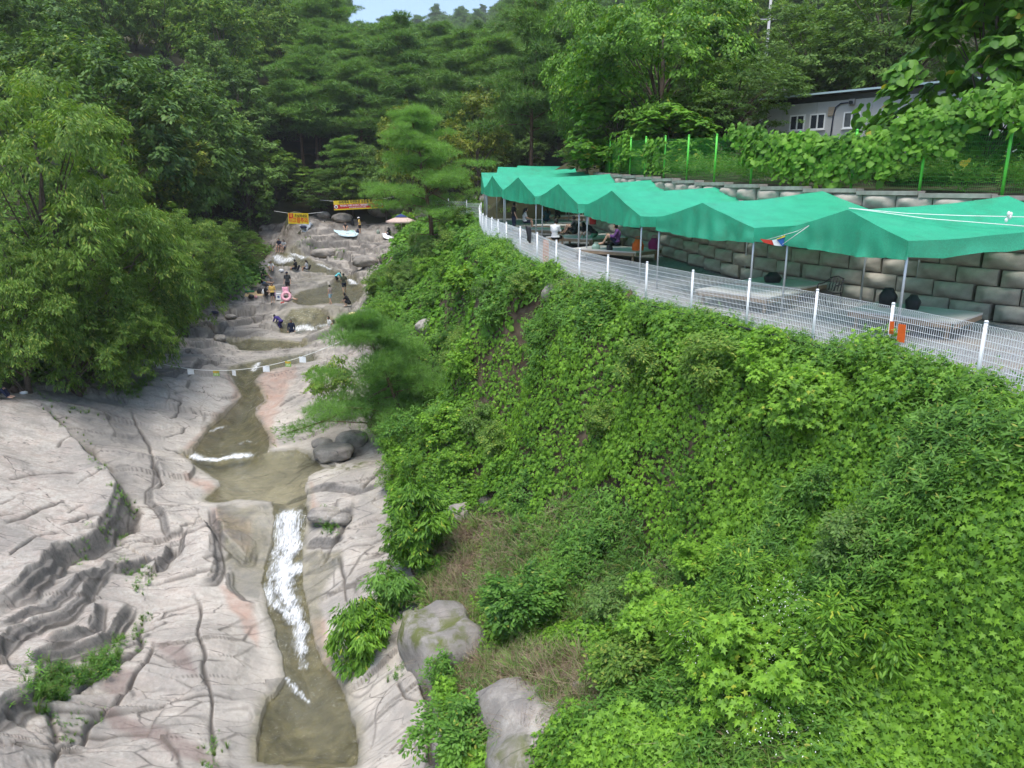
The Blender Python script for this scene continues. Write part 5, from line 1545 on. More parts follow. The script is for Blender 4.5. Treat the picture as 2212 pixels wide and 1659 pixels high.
tag(mb.build('knotted_rag', M_ROPE, None, True, at(2180, 466, 17.3)), 'white rag knotted on the rope above the nearest tent', 'rag')
M_RED = plain('red_cloth', (0.55, 0.05, 0.03), 0.7, 0.1); M_BLUE = plain('blue_cloth', (0.03, 0.12, 0.4), 0.7, 0.1); M_YEL = plain('yellow_cloth', (0.7, 0.5, 0.04), 0.7, 0.1)
fl = tag(empty('pennant', at(1665, 524, 20.0)), 'red white blue and yellow cloth hung between the two nearest tents', 'cloth')
for k, (m_, a, b, c, e_) in enumerate(((M_RED, (1642, 516), (1668, 519), (1672, 530), (1650, 524)), (M_WHITE, (1668, 519), (1678, 517), (1690, 532), (1672, 530)), (M_BLUE, (1678, 517), (1696, 513), (1697, 528), (1690, 532)), (M_YEL, (1678, 516), (1696, 508), (1696, 512), (1679, 517.5)))):
    mb = MB(); q = [at(u, v, 20.0 - 0.02 * k) - fl.location for u, v in (a, b, c, e_)]
    mb.add(q + [p + Vector((0, 0.01, 0)) for p in q], [(0, 1, 2, 3), (7, 6, 5, 4), (0, 4, 5, 1), (1, 5, 6, 2), (2, 6, 7, 3), (3, 7, 4, 0)]); mb.build('cloth_panel', m_, fl)

# ================================================================== grey cabin above the wall
cab_a = Vector((14.3, 43.6, 1.2)); cd = Vector((0.655, -0.756, 0)).normalized(); cn = Vector((-0.756, -0.655, 0))
CL, CH, CD = 13.5, 3.12, 4.5
cabin = tag(empty('cabin', cab_a, math.atan2(cd.y, cd.x)), 'grey panel cabin with white windows behind the green fence', 'cabin')
M_PANEL = plain('grey_panel', (0.43, 0.425, 0.41), 0.5, 0.08, 1.2, 0.05)
M_ROOF = plain('dark_roofing', (0.035, 0.032, 0.04), 0.6, 0.2, 3)
M_DARKG = plain('dark_glossy_band', (0.022, 0.026, 0.022), 0.25, 0.2, 2)
M_TEAL = plain('pale_gutter', (0.36, 0.48, 0.5), 0.4, 0.1, 3)
M_GLASS = plain('window_glass', (0.03, 0.035, 0.045), 0.08, 0.1, 2, 0, 0, 0.6)
M_WFR = plain('window_frame_white', (0.72, 0.72, 0.70), 0.4, 0.05, 4)
mb = MB()       # outer wall of narrow panels with shallow joints
npan = 14
for i in range(npan):
    x0 = CL * i / npan; x1 = CL * (i + 1) / npan - 0.012
    mb = MB(); mb.box(((x0 + x1) / 2, 0, CH / 2), (x1 - x0, 0.08, CH)); mb.build('wall_panel', M_PANEL, cabin)
mb = MB(); mb.box((CL / 2, CD / 2, CH / 2), (CL - 0.05, CD - 0.1, CH - 0.02)); mb.build('body', M_PANEL, cabin)
mb = MB(); mb.box((CL / 2, 0.1, CH + 0.16), (CL + 0.1, 0.14, 0.34)); mb.build('fascia_band', M_DARKG, cabin)
mb = MB(); mb.add([(-.3, -.45, CH + .33), (CL + .3, -.45, CH + .33), (CL + .3, CD + .4, CH + .9), (-.3, CD + .4, CH + .9), (-.3, -.45, CH + .45), (CL + .3, -.45, CH + .45), (CL + .3, CD + .4, CH + 1.02), (-.3, CD + .4, CH + 1.02)],
       [(3, 2, 1, 0), (4, 5, 6, 7), (0, 1, 5, 4), (1, 2, 6, 5), (2, 3, 7, 6), (3, 0, 4, 7)]); mb.build('roof', M_ROOF, cabin)
mb = MB(); mb.box((CL / 2, -0.49, CH + 0.38), (CL + 0.62, 0.07, 0.09)); mb.build('gutter', M_TEAL, cabin)
def on_cabin(u, v):
    a = at(u, v, 1.0); k = (cab_a.x * cn.x + cab_a.y * cn.y) / (a.x * cn.x + a.y * cn.y)
    p = a * k - cab_a
    return p.x * cd.x + p.y * cd.y, p.z
for u, v in ((1723, 265.5), (1766.8, 263), (1840.7, 259), (1923.5, 255)):
    x, z = on_cabin(u, v)
    W_ = empty('window', (x, -0.05, z)); W_.parent = cabin
    mb = MB()
    for c, d in (((0, 0, .37), (.86, .09, .07)), ((0, 0, -.37), (.86, .09, .07)), ((-.4, 0, 0), (.07, .09, .68)), ((.4, 0, 0), (.07, .09, .68)), ((0.0, .002, 0), (.07, .085, .68))):
        mb.box(c, d)
    mb.build('frame', M_WFR, W_)
    mb = MB(); mb.box((-0.2, 0.01, 0), (.34, .03, .68)); mb.build('pane', M_GLASS, W_)
    mb = MB(); mb.box((0.2, 0.01, 0), (.34, .03, .68)); mb.build('pane', M_GLASS, W_)
    mb = MB(); mb.box((0, -0.03, -.43), (.94, .13, .04)); mb.build('sill', M_WFR, W_)
x, z = on_cabin(1797.7, 241)
M_TAN = plain('tan_plastic', (0.42, 0.33, 0.24), 0.6, 0.1)
V_ = empty('wall_vent', (x, -0.06, z)); V_.parent = cabin
mb = MB(); mb.box((0, 0, 0), (.36, .06, .46)); mb.build('cover', M_TAN, V_)
for k in range(4):
    mb = MB(); mb.box((0, -.04, -.15 + .1 * k), (.3, .03, .05)); mb.build('slat', M_TAN, V_)
x, z = on_cabin(1842.8, 221)
lamp = empty('wall_lamp', (x, -0.1, z)); lamp.parent = cabin
mb = MB(); mb.box((0, -.02, 0), (.3, .16, .3)); mb.build('housing', plain('lamp_grey', (0.3, 0.29, 0.27), 0.5), lamp)
mb = MB(); mb.tube([(0.03, -.1, 0), (0.03, -.24, -.04)], [.07, .1], 10); mb.build('lens', M_GLASS, lamp)
mb = MB(); mb.tube([(x - .1, -.1, z), (x - .6, -.1, z - .02), (x - .85, -.1, z - .2), (x - .92, -.1, z - .6), (x - .95, -.1, z - 1.6)], 0.035, 7); mb.build('cable', plain('cable_navy', (0.03, 0.04, 0.07), 0.5), cabin, True)
mb = MB()
for k in range(3): mb.ball((k * .2 - .2, 0, .12 * (k % 2)), (.16, .1, .16), 8, 6)
mb.build('roof_ornament', plain('ornament_grey', (.3, .3, .3), .6, .5, 12), cabin, True, (0.6, 0.2, CH + 0.72))

# utility pole beyond the cabin
pb = at(1660, 62, 78.0)
up_ = tag(empty('utility_pole', (pb.x, pb.y, 3.0)), 'pale concrete utility pole with a crossarm beyond the cabin', 'pole')
M_POLE = plain('pole_concrete', (0.42, 0.42, 0.42), 0.8, 0.1)
mb = MB(); mb.tube([(0, 0, -.5), (0, 0, 15.5)], [.19, .12], 9); mb.build('shaft', M_POLE, up_, True)
mb = MB(); mb.box((0, 0, 15.2), (2.0, .1, .1)); mb.build('crossarm', M_POLE, up_)
mb = MB(); mb.box((-.1, 0, 13.0 - .3), (1.6, .1, .1)); mb.build('crossarm', M_POLE, up_)
for k in (-.9, 0, .9):
    mb = MB(); mb.tube([(k, 0, 15.25), (k, 0, 15.5)], [.05, .03], 7); mb.build('insulator', M_WHITE, up_)

# ================================================================== seating platforms on the terrace
M_VINYL = plain('platform_top', (0.50, 0.47, 0.43), 0.45, 0.12, 2.0)
M_WOODB = plain('platform_wood', (0.28, 0.2, 0.13), 0.7, 0.25, 5)
PLATS = [((10.1, 18.3), 2.0, 2.5, 0.75, 'pale seating platform under the nearest tent, piled with black bags'), ((6.95, 21.7), 1.8, 2.4, 0.75, 'pale seating platform just behind the white fence under the second tent'),
         ((8.5, 23.3), 1.8, 2.2, 0.75, 'brown seating platform at the wall beside the black chair'), ((4.3, 30.6), 2.2, 3.0, 0.9, 'seating platform with the orange and magenta bags on it'),
         ((3.2, 35.3), 1.9, 2.6, 0.9, 'seating platform in front of the man in white'), ((4.9, 36.2), 1.6, 2.2, 0.9, 'wooden seating platform against the wall behind the man in white'),
         ((1.6, 41.0), 2.0, 2.4, 1.2, 'seating platform under the fifth tent'), ((3.6, 46.0), 2.0, 2.6, 1.3, 'long pale seating platform at the far end of the terrace'), ((2.6, 43.8), 1.8, 2.4, 1.3, 'seating platform between the far picnickers'), ((3.6, 50.5), 2.0, 2.6, 1.5, 'farthest seating platform, beyond the picnickers')]
for (x, y), w_, l_, rz, lab in PLATS:
    T = tag(empty('seating_platform', (x, y, float(zter(y))), rz), lab, 'platform', 'seating platforms on the terrace')
    mb = MB(); mb.box((0, 0, .43), (w_, l_, .05)); mb.build('top', M_VINYL, T)
    mb = MB()
    mb.box((0, l_ / 2 - .03, .345), (w_ - .06, .05, .12)); mb.box((0, -l_ / 2 + .03, .345), (w_ - .06, .05, .12)); mb.box((w_ / 2 - .03, 0, .345), (.05, l_ - .18, .12)); mb.box((-w_ / 2 + .03, 0, .345), (.05, l_ - .18, .12))
    mb.build('apron', M_WOODB, T)
    for sx in (-1, 1):
        for sy in (-1, 1):
            mb = MB(); mb.box((sx * (w_ / 2 - .15), sy * (l_ / 2 - .2), .14), (.08, .08, .3)); mb.build('leg', M_WOODB, T)

# black plastic armchair
def chair(loc, rz, label, mat, cat='chair'):
    c = tag(empty('armchair', loc, rz), label, cat)
    mb = MB(); mb.grid([[(x, y, .42 - .03 * math.cos(x * 5) + .05 * max(0, y - .1)) for x in np.linspace(-.24, .24, 7)] for y in np.linspace(-.24, .24, 6)]); o = mb.build('seat', mat, c, True); o.modifiers.new('s', 'SOLIDIFY').thickness = .02
    mb = MB()
    for k in range(5): mb.tube([(-.18 + .09 * k, -.24, .44), (-.19 + .095 * k, -.33, .82)], .014, 6)
    mb.tube([(-.22, -.32, .8), (0, -.36, .86), (.22, -.32, .8)], .02, 6); mb.build('backrest', mat, c, True)
    for s in (-1, 1):
        mb = MB(); mb.tube([(s * .22, -.3, .76), (s * .27, -.1, .66), (s * .27, .2, .64), (s * .26, .24, .5)], .02, 6); mb.build('armrest', mat, c, True)
        for y in (-.22, .22):
            mb = MB(); mb.tube([(s * .22, y, .43), (s * .26, y * 1.15, 0)], [.024, .018], 6); mb.build('leg', mat, c, True)
    return c
chair((9.35, 21.6, float(zter(21.6))), 2.2, 'black plastic armchair by the retaining wall under the second tent', M_BLACK)

def bag(name, loc, d, mat, label, cat='bag', group=None, seed=0, handle=True, rz=0.0):
    """soft bag: rounded, slumped body with a carrying loop"""
    e_ = tag(empty(name, loc, rz), label, cat, group)
    r = random.Random(seed)
    mb = MB(); nu, nv = 12, 8
    P = []
    for j in range(nv + 1):
        f = j / nv; row = []
        rr = (0.86 + 0.14 * math.sin(math.pi * min(1, f * 1.1))) * (1 - 0.45 * max(0, f - .6) / .4)
        for i in range(nu + 1):
            a = 2 * math.pi * (i % nu) / nu
            c, s = math.cos(a), math.sin(a)
            k = 1 / max(abs(c), abs(s)) ** 0.6
            q = 1 + 0.05 * math.sin(i * 2.3 + j + seed)
            row.append((d[0] / 2 * c * k * rr * q * .85, d[1] / 2 * s * k * rr * q * .85, d[2] * f))
        P.append(row)
    mb.grid(P); n0 = len(mb.v); mb.add([(0, 0, d[2] * .98)], []); mb.f += [((nv * (nu + 1)) + i, (nv * (nu + 1)) + i + 1, n0) for i in range(nu)]
    mb.build('body', mat, e_, True)
    if handle:
        mb = MB(); mb.tube([(-d[0] * .2, 0, d[2] * .95), (-d[0] * .15, 0, d[2] * 1.2), (d[0] * .15, 0, d[2] * 1.2), (d[0] * .2, 0, d[2] * .95)], .012, 5); mb.build('strap', mat, e_, True)
    return e_
M_ORANGE = plain('orange_cloth', (0.75, 0.13, 0.02), 0.7, 0.1); M_MAGENTA = plain('magenta_cloth', (0.3, 0.02, 0.14), 0.7, 0.1); M_NAVY = plain('navy_cloth', (0.015, 0.02, 0.05), 0.8, 0.2)
zt = lambda y: float(zter(y)) + 0.456
bag('tote_bag', (5.0, 29.6, zt(29.6)), (.55, .4, .5), M_ORANGE, 'orange bag on the platform under the third tent', seed=1)
bag('tote_bag', (5.75, 30.2, zt(30.2)), (.55, .4, .46), M_MAGENTA, 'magenta bag beside the orange one on the platform', seed=2)
bag('backpack', (9.7, 18.9, zt(18.9)), (.5, .35, .5), M_BLACK, 'larger black backpack on the nearest platform', seed=3, handle=False)
bag('backpack', (10.2, 18.6, zt(18.6)), (.4, .35, .36), M_BLACK, 'smaller black bag beside the backpack on the nearest platform', seed=4, handle=False)
bag('backpack', (8.2, 23.2, zt(23.2)), (.6, .4, .32), M_BLACK, 'black bundle on the brown platform by the wall', seed=5, handle=False)
bag('stove_bag', (3.9, 29.8, zt(29.8)), (.3, .25, .28), M_BLACK, 'small black bag among the picnic things under the third tent', seed=6)
bag('cooler', (3.4, 30.2, zt(30.2)), (.4, .3, .25), plain('pale_green', (.3, .42, .34), .5), 'pale green box on the platform edge by the person in purple', cat='box', seed=7)
bag('rucksack', (3.75, 34.9, float(zter(34.9)) + 1.05), (.38, .25, .5), plain('red_nylon', (.55, .03, .03), .6), 'red rucksack on the back of the person in black', seed=8, handle=False)

# orange notices tied to the white fence, things hung on it
def notice(u, v, Y, w_, h_, label, mat, lean=0.0):
    p = at(u, v, Y)
    e_ = tag(empty('notice', p), label, 'notice')
    mb = MB(); mb.grid([[(x, .02 * math.sin(x * 9 + z * 4), z) for x in np.linspace(-w_ / 2, w_ / 2, 7)] for z in np.linspace(h_ / 2, -h_ / 2, 6)])
    o = mb.build('sheet', mat, e_); o.modifiers.new('s', 'SOLIDIFY').thickness = .006
    e_.rotation_euler = (0, lean, math.atan2(-2, 1) + math.pi)
    return e_
notice(1179, 545, 28.9, .42, .95, 'orange and pink garment hung inside the white fence', plain('peach_orange', (.75, .3, .12), .7))
notice(1947, 720, 14.25, .15, .36, 'orange notice tied low on the white fence near the fence end', M_ORANGE)
notice(1926, 708, 14.6, .09, .26, 'narrow orange strip on the fence post beside the orange notice', M_ORANGE)
notice(1000, 462, 56.0, .8, .7, 'orange mesh sheet by the foot of the bent pine', M_ORANGE)
mb = MB(); mb.grid([[(x * (1 + .5 * f), .05 * math.sin(x * 14 + f * 3) + .04 * (1 - f), .06 - .62 * f + .03 * math.sin(x * 9)) for x in np.linspace(-.16, .16, 9)] for f in np.linspace(0, 1, 8)])
_hj = mb.build('hung_jacket', M_BLACK, None, True, at(1142, 492, 30.2), 2.0); _hj.modifiers.new('s', 'SOLIDIFY').thickness = .02
tag(_hj, 'black cloth hanging over the white fence top', 'cloth')
# grey steel post in the vines, ribbed drain pipe, black hose
gp = at(1164, 612, 31.0)
mb = MB(); mb.box((0, 0, 0), (.12, .12, 1.0)); mb.box((0, 0, .505), (.14, .14, .03)); tag(mb.build('steel_post', plain('grey_steel', (.28, .33, .35), .5), None, False, gp), 'grey steel post standing in the vines below the fence', 'post')
a, b = at(1232, 835, 23.2), at(1172, 885, 23.8)
mb = MB()
pts = [a + (b - a) * (i / 60) - a for i in range(61)]
mb.tube(pts, [0.075 + (0.02 if i % 2 else 0) for i in range(61)], 10)
tag(mb.build('drain_pipe', plain('grey_plastic', (.2, .22, .23), .6, .3), None, True, a + Vector((0, 0, .26))), 'ribbed grey drain pipe lying down the vine slope', 'pipe')
rope('hose', [Vector((x - .28, y - .15, float(zter(y)) + .03)) for x, y in FENCE[3:13]], 0.035, 'black hose along the foot of the white fence', 'hose', M_BLACK)
# ================================================================== people
POSES = {
 'stand': dict(pel=(0,0,.93), ch=(0,0,1.25), nk=(0,.0,1.46), hd=(0,.03,1.6), sh=(.18,0,1.40), el=(.25,-.03,1.12), ha=(.26,.08,.88), hp=(.09,0,.9), kn=(.10,.03,.48), an=(.10,-.02,.08), to=(.11,.15,.035)),
 'sit': dict(pel=(0,0,.13), ch=(0,-.02,.44), nk=(0,.04,.64), hd=(0,.08,.79), sh=(.18,.01,.58), el=(.26,.14,.36), ha=(.13,.36,.42), hp=(.1,.03,.13), kn=(.14,.40,.43), an=(.1,.62,.07), to=(.1,.79,.04)),
 'legs': dict(pel=(0,0,.13), ch=(0,-.06,.44), nk=(0,-.02,.64), hd=(0,.02,.79), sh=(.18,-.04,.58), el=(.26,.05,.34), ha=(.2,.28,.24), hp=(.1,.03,.12), kn=(.1,.46,.16), an=(.1,.88,.08), to=(.11,.96,.18)),
 'seat': dict(pel=(0,0,.52), ch=(0,-.01,.83), nk=(0,.04,1.03), hd=(0,.08,1.18), sh=(.18,.01,.97), el=(.25,.10,.73), ha=(.14,.36,.66), hp=(.1,.04,.51), kn=(.12,.45,.50), an=(.11,.46,.09), to=(.12,.63,.04)),
 'squat': dict(pel=(0,-.12,.29), ch=(0,.05,.58), nk=(0,.15,.77), hd=(0,.22,.9), sh=(.18,.11,.7), el=(.23,.32,.5), ha=(.08,.46,.38), hp=(.1,-.1,.28), kn=(.17,.32,.46), an=(.12,.1,.08), to=(.13,.28,.035)),
 'bend': dict(pel=(0,-.1,.66), ch=(0,.2,.88), nk=(0,.38,.96), hd=(0,.5,1.01), sh=(.18,.34,.92), el=(.21,.46,.66), ha=(.18,.6,.42), hp=(.1,-.08,.63), kn=(.12,.1,.38), an=(.12,-.08,.08), to=(.12,.1,.035)),
}
def seg_mesh(mb, a, b, ra, rb, sx=1.0):
    a, b = Vector(a), Vector(b)
    mb.tube([a, a + (b - a) * .5, b], [ra, (ra + rb) / 2, rb], 10)
    mb.ball(a, ra, 10, 6); mb.ball(b, rb, 10, 6)

_SKINC = [(0.50, 0.31, 0.22), (0.56, 0.37, 0.27), (0.44, 0.27, 0.18)]
M_SKIN = [plain('skin', c, 0.5, 0.06, 8) for c in _SKINC]
M_HAIR = plain('dark_hair', (0.012, 0.010, 0.009), 0.45, 0.3, 20)
_cm = {}
def cloth(c):
    if c not in _cm: _cm[c] = plain('cloth', c, 0.85, 0.14, 14, 0.2)
    return _cm[c]

def person(loc, face, pose, label, shirt, pants, height=1.7, long_pants=False, sleeve=0.75, longhair=False, hat=None, skin=0, dress=False, mod=None, group='people', hand=None):
    """one continuous body, dressed; face = heading in degrees (0 looks away from the camera, 90 to the left)"""
    p = {k: Vector(v) for k, v in POSES[pose].items()}
    J = {}
    for k, v in p.items():
        if k in ('pel', 'ch', 'nk', 'hd'): J[k] = v
        else:
            J[k + 'R'] = v.copy(); J[k + 'L'] = Vector((-v.x, v.y, v.z))
    if mod:
        for k, v in mod.items(): J[k] = Vector(v)
    mb = MB(); caps = []
    def seg(part, a, b, ra, rb):
        seg_mesh(mb, J[a], J[b], ra, rb); caps.append((part, J[a], J[b], ra, rb))
    sp = (J['ch'] - J['pel']).normalized()
    q = sp.to_track_quat('Z', 'Y').to_matrix()
    seg('pelvis', 'hpR', 'hpL', .105, .105)
    mb.ball(J['pel'], (.155, .11, .12), 12, 8, q); caps.append(('pelvis', J['pel'], J['pel'] + sp * .02, .12, .12))
    mid = (J['pel'] + J['ch']) / 2
    mb.ball(mid, (.135, .10, .20), 12, 8, q); caps.append(('torso', J['pel'] + sp * .12, J['ch'], .12, .13))
    mb.ball(J['ch'], (.165, .115, .17), 12, 8, q)
    seg('torso', 'shR', 'shL', .062, .062)
    seg('neck', 'nk', 'hd', .052, .055)
    caps.append(('torso', J['ch'], J['nk'], .12, .07)); mb.tube([J['ch'], J['nk']], [.10, .055], 10)
    hd = J['hd'] + Vector((0, .01, .02))
    mb.ball(hd, (.077, .098, .118), 12, 9); caps.append(('head', hd - Vector((0, 0, .02)), hd + Vector((0, 0, .03)), .09, .09))
    mb.ball(hd + Vector((0, .10, -.015)), (.016, .022, .026), 6, 5)
    for s in (-1, 1): mb.ball(hd + Vector((s * .08, 0, -.005)), (.014, .024, .034), 6, 5)
    for s in 'RL':
        seg('uarm', 'sh' + s, 'el' + s, .052, .042); seg('farm', 'el' + s, 'ha' + s, .041, .028)
        hv = (J['ha' + s] - J['el' + s]).normalized()
        mb.ball(J['ha' + s] + hv * .045, (.042, .03, .052), 8, 6); caps.append(('hand', J['ha' + s] + hv * .03, J['ha' + s] + hv * .14, .04, .03))
        seg('thigh', 'hp' + s, 'kn' + s, .092, .06); seg('calf', 'kn' + s, 'an' + s, .06, .038)
        cm_ = (J['kn' + s] * .7 + J['an' + s] * .3); mb.ball(cm_, (.06, .065, .07), 8, 6)
        seg('foot', 'an' + s, 'to' + s, .042, .034)
    me = mb.mesh('body')
    tmp = bpy.data.objects.new('body', me); COL.objects.link(tmp)
    rm = tmp.modifiers.new('r', 'REMESH'); rm.mode = 'VOXEL'; rm.voxel_size = 0.024
    sm = tmp.modifiers.new('s', 'SMOOTH'); sm.iterations = 3; sm.factor = 0.5
    dg = bpy.context.evaluated_depsgraph_get()
    bm_ = bpy.data.meshes.new_from_object(tmp.evaluated_get(dg))
    bpy.data.objects.remove(tmp); bpy.data.meshes.remove(me)
    nv = len(bm_.vertices); V = np.empty(nv * 3, np.float32); bm_.vertices.foreach_get('co', V); V = V.reshape(-1, 3).astype(float)
    NV = np.empty(nv * 3, np.float32); bm_.vertices.foreach_get('normal', NV); NV = NV.reshape(-1, 3)
    npoly = len(bm_.polygons)
    lt = np.empty(npoly, np.int32); bm_.polygons.foreach_get('loop_total', lt)
    lv = np.empty(len(bm_.loops), np.int32); bm_.loops.foreach_get('vertex_index', lv)
    quads = lv.reshape(-1, 4) if (lt == 4).all() else np.array([list(pl.vertices)[:4] + [pl.vertices[-1]] * (4 - len(pl.vertices)) for pl in bm_.polygons])
    C = V[quads].mean(1)
    best = np.full(len(C), 1e9); pid = np.zeros(len(C), int); par = np.zeros(len(C))
    names = ['pelvis', 'torso', 'neck', 'head', 'uarm', 'farm', 'hand', 'thigh', 'calf', 'foot']
    for part, a, b, ra, rb in caps:
        a = np.array(a); b = np.array(b); d = b - a
        t = np.clip(((C - a) @ d) / (d @ d + 1e-12), 0, 1)
        ds = np.linalg.norm(C - a - t[:, None] * d, axis=1) - (ra + (rb - ra) * t)
        k = ds < best
        best[k] = ds[k]; pid[k] = names.index(part); par[k] = t[k]
    root = tag(empty('person', loc, R(face)), label, 'person', group)
    s_ = height / 1.7
    root.scale = (s_, s_, s_)
    # fingers: five per hand, rooted in the palm
    fb = MB()
    for s in 'RL':
        hv = (J['ha' + s] - J['el' + s]).normalized(); b0 = J['ha' + s] + hv * .075
        lat = hv.cross(Vector((0, 1, .3))).normalized(); cu_ = lat.cross(hv).normalized()
        for k, (of, ln_) in enumerate(((-.027, .06), (-.009, .072), (.009, .068), (.026, .052))):
            r0 = b0 + lat * of
            fb.tube([r0 - hv * .02, r0 + hv * ln_ * .5, r0 + hv * ln_ * .85 + cu_ * .025], [.0095, .009, .007], 5)
        th = J['ha' + s] + hv * .03
        fb.tube([th, th + lat * .05 + hv * .03, th + lat * .06 + hv * .065], [.012, .011, .008], 5)
    fV = np.array([tuple(v) for v in fb.v]); 
    allV = np.concatenate([V, fV]); 
    m2 = bpy.data.meshes.new('body')
    m2.from_pydata([tuple(v) for v in allV], [], [tuple(q_) for q_ in quads.tolist()] + [tuple(i + nv for i in f) for f in fb.f])
    m2.polygons.foreach_set('use_smooth', np.ones(len(m2.polygons), bool)); m2.update()
    bpy.data.meshes.remove(bm_)
    link('body', m2, M_SKIN[skin % 3], root)
    def garment(name, sel, off, mat):
        if sel.sum() < 8: return
        F = quads[sel]; used = np.unique(F); mp = np.full(nv, -1); mp[used] = np.arange(len(used))
        g = mesh_np(name, V[used] + NV[used] * off, mp[F], True)
        link(name, g, mat, root)
    nm = np.array(names)[pid]
    garment('shirt', (nm == 'torso') | ((nm == 'pelvis') & (C[:, 2] > J['pel'].z + (.0 if not dress else -.2))) | ((nm == 'uarm') & (par < sleeve)) | ((nm == 'farm') & (sleeve > 1)), .022, cloth(shirt))
    garment('trousers' if long_pants else 'shorts', (nm == 'pelvis') | ((nm == 'thigh') & (par < (2 if long_pants else .72))) | ((nm == 'calf') & (par < .9) & long_pants), .016, cloth(pants))
    h = C - np.array(hd)
    hs = (nm == 'head') & ((h[:, 1] < 0.035) | (h[:, 2] > 0.055)) & (h[:, 2] > -0.06 - .05 * (h[:, 1] < 0))
    garment('hair', hs, .016, M_HAIR)
    if longhair:
        mb = MB(); mb.tube([hd + Vector((0, -.06, .07)), hd + Vector((0, -.11, -.06)), J['nk'] + Vector((0, -.12, -.08)), J['nk'] + Vector((0, -.13, -.28))], [.07, .085, .075, .03], 8); mb.build('long_hair', M_HAIR, root, True)
    if hat is not None:
        mb = MB(); mb.ball(hd + Vector((0, -.005, .05)), (.098, .115, .085), 12, 7); mb.tube([hd + Vector((0, .06, .055)), hd + Vector((0, .18, .035))], [.075, .06], 8); mb.build('cap', cloth(hat), root, True)
    for s in (-1, 1):
        mb = MB(); mb.ball(hd + Vector((s * .032, .088, .012)), (.011, .008, .008), 6, 4); mb.build('eye', M_HAIR, root)
    mb = MB(); mb.ball(hd + Vector((0, .086, -.062)), (.024, .008, .007), 6, 4); mb.build('mouth', plain('lips', (.3, .1, .09), .5) if 'lips' not in bpy.data.materials else bpy.data.materials['lips'], root)
    return root

BLK, NAV, GRY, WHT, YEL = (.012, .012, .014), (.012, .018, .045), (.045, .05, .055), (.62, .62, .62), (.72, .47, .13)
def gp_(u, v, dz=0.0):
    g = ground(u, v); g.z += dz
    return g
def wp_(u, v, dz=0.0):
    g = wat(u, v); g.z += dz
    return g
BG = 'visitors on the bathing rocks'; TG = 'picnickers under the tents'
wk = dict(knR=(.1, .14, .5), anR=(.1, .2, .1), toR=(.1, .37, .07), knL=(-.1, .0, .48), anL=(-.1, -.2, .11), toL=(-.1, -.05, .035))
person(gp_(778, 505), 75, 'stand', 'woman in yellow top, black shorts and white cap standing beside the pale blue mat', YEL, BLK, 1.62, longhair=True, hat=WHT, group=BG)
person(gp_(747, 499), 190, 'sit', 'woman in a black sleeveless top sitting on the pale blue mat', BLK, (.5, .38, .36), 1.6, sleeve=.15, group=BG)
person(gp_(604, 536), 170, 'seat', 'man in a navy tee sitting on the rock edge above the upper cascade', NAV, GRY, 1.7, group=BG, mod=None).location.z -= 0.42
person(gp_(614, 537), 165, 'seat', 'long-haired woman in a grey shirt sitting beside the man in navy above the cascade', (.35, .36, .38), NAV, 1.6, longhair=True, group=BG).location.z -= 0.42
person(gp_(640, 588), 78, 'seat', 'man in black on a low camp chair, seen from behind, by the flat stream', BLK, NAV, 1.72, group=BG, skin=2).location.z -= 0.18
person(gp_(664, 587), 80, 'seat', 'long-haired woman in white and navy on a low camp chair by the flat stream', (.5, .5, .52), NAV, 1.62, longhair=True, group=BG).location.z -= 0.18
person(gp_(586, 585), 200, 'sit', 'person in a white shirt sitting half under the overhanging leaves', WHT, (.3, .3, .3), 1.65, group=BG)
person(gp_(728, 608), -55, 'bend', 'child in a turquoise top and black leggings climbing beside the pool', (.12, .5, .55), BLK, 1.25, long_pants=True, sleeve=1.2, group=BG)
person(wp_(744, 628, -.25), 15, 'stand', 'adult in an olive tee and navy shorts wading at the little fall', (.05, .055, .035), NAV, 1.7, group=BG, mod=wk, skin=2)
person(gp_(715, 658), 60, 'stand', 'girl in a patterned top and pale blue shorts standing in the pool shallows', (.36, .3, .27), (.32, .5, .6), 1.5, group=BG, sleeve=.2, mod=dict(haR=(.12, .2, 1.05), elR=(.26, .05, 1.12), **wk))
person(gp_(752, 663), 90, 'squat', 'man in black squatting at the edge of the pool', BLK, BLK, 1.72, group=BG, skin=1)
person(gp_(623, 634), 180, 'stand', 'man in a charcoal tee, black shorts and navy cap standing on the rock', GRY, BLK, 1.78, hat=NAV, group=BG)
person(gp_(590, 656), 200, 'stand', 'girl in a long yellow tee standing beside the tan mat', YEL, BLK, 1.52, longhair=True, group=BG, sleeve=1.0)
person(gp_(575, 643), -75, 'sit', 'man in black with a dark cap sitting on the tan mat', BLK, BLK, 1.7, hat=BLK, group=BG, skin=1)
person(gp_(567, 615), -80, 'legs', 'person in black and denim shorts sitting on the upper mat, the nearer of two', BLK, (.12, .2, .32), 1.65, group=BG)
person(gp_(569, 604), -70, 'sit', 'person in black sitting behind the other on the upper mat', BLK, BLK, 1.62, group=BG, skin=2)
person(gp_(628, 648), -110, 'legs', 'small child in white and pale pink sitting against the pink chair', (.62, .55, .56), (.5, .6, .66), 1.15, group=BG)
person(wp_(606, 704, -.25), 70, 'bend', 'person in a purple swim shirt leaning on the rock in the lower pool', (.05, .035, .17), (.04, .03, .13), 1.6, long_pants=True, sleeve=1.2, group=BG)
person(wp_(630, 716, -.75), 190, 'stand', 'person in a dark hooded top standing waist deep in the lower pool', NAV, NAV, 1.6, sleeve=1.2, group=BG, longhair=True)
person(wp_(648, 722, -.8), 150, 'bend', 'child in pale pink crouching behind the pine tips in the lower pool', (.6, .4, .4), (.4, .4, .4), 1.2, group=BG)
person(wp_(712, 712, -.75), 130, 'stand', 'man in a white top standing in the pool beyond the pine', WHT, NAV, 1.7, group=BG)
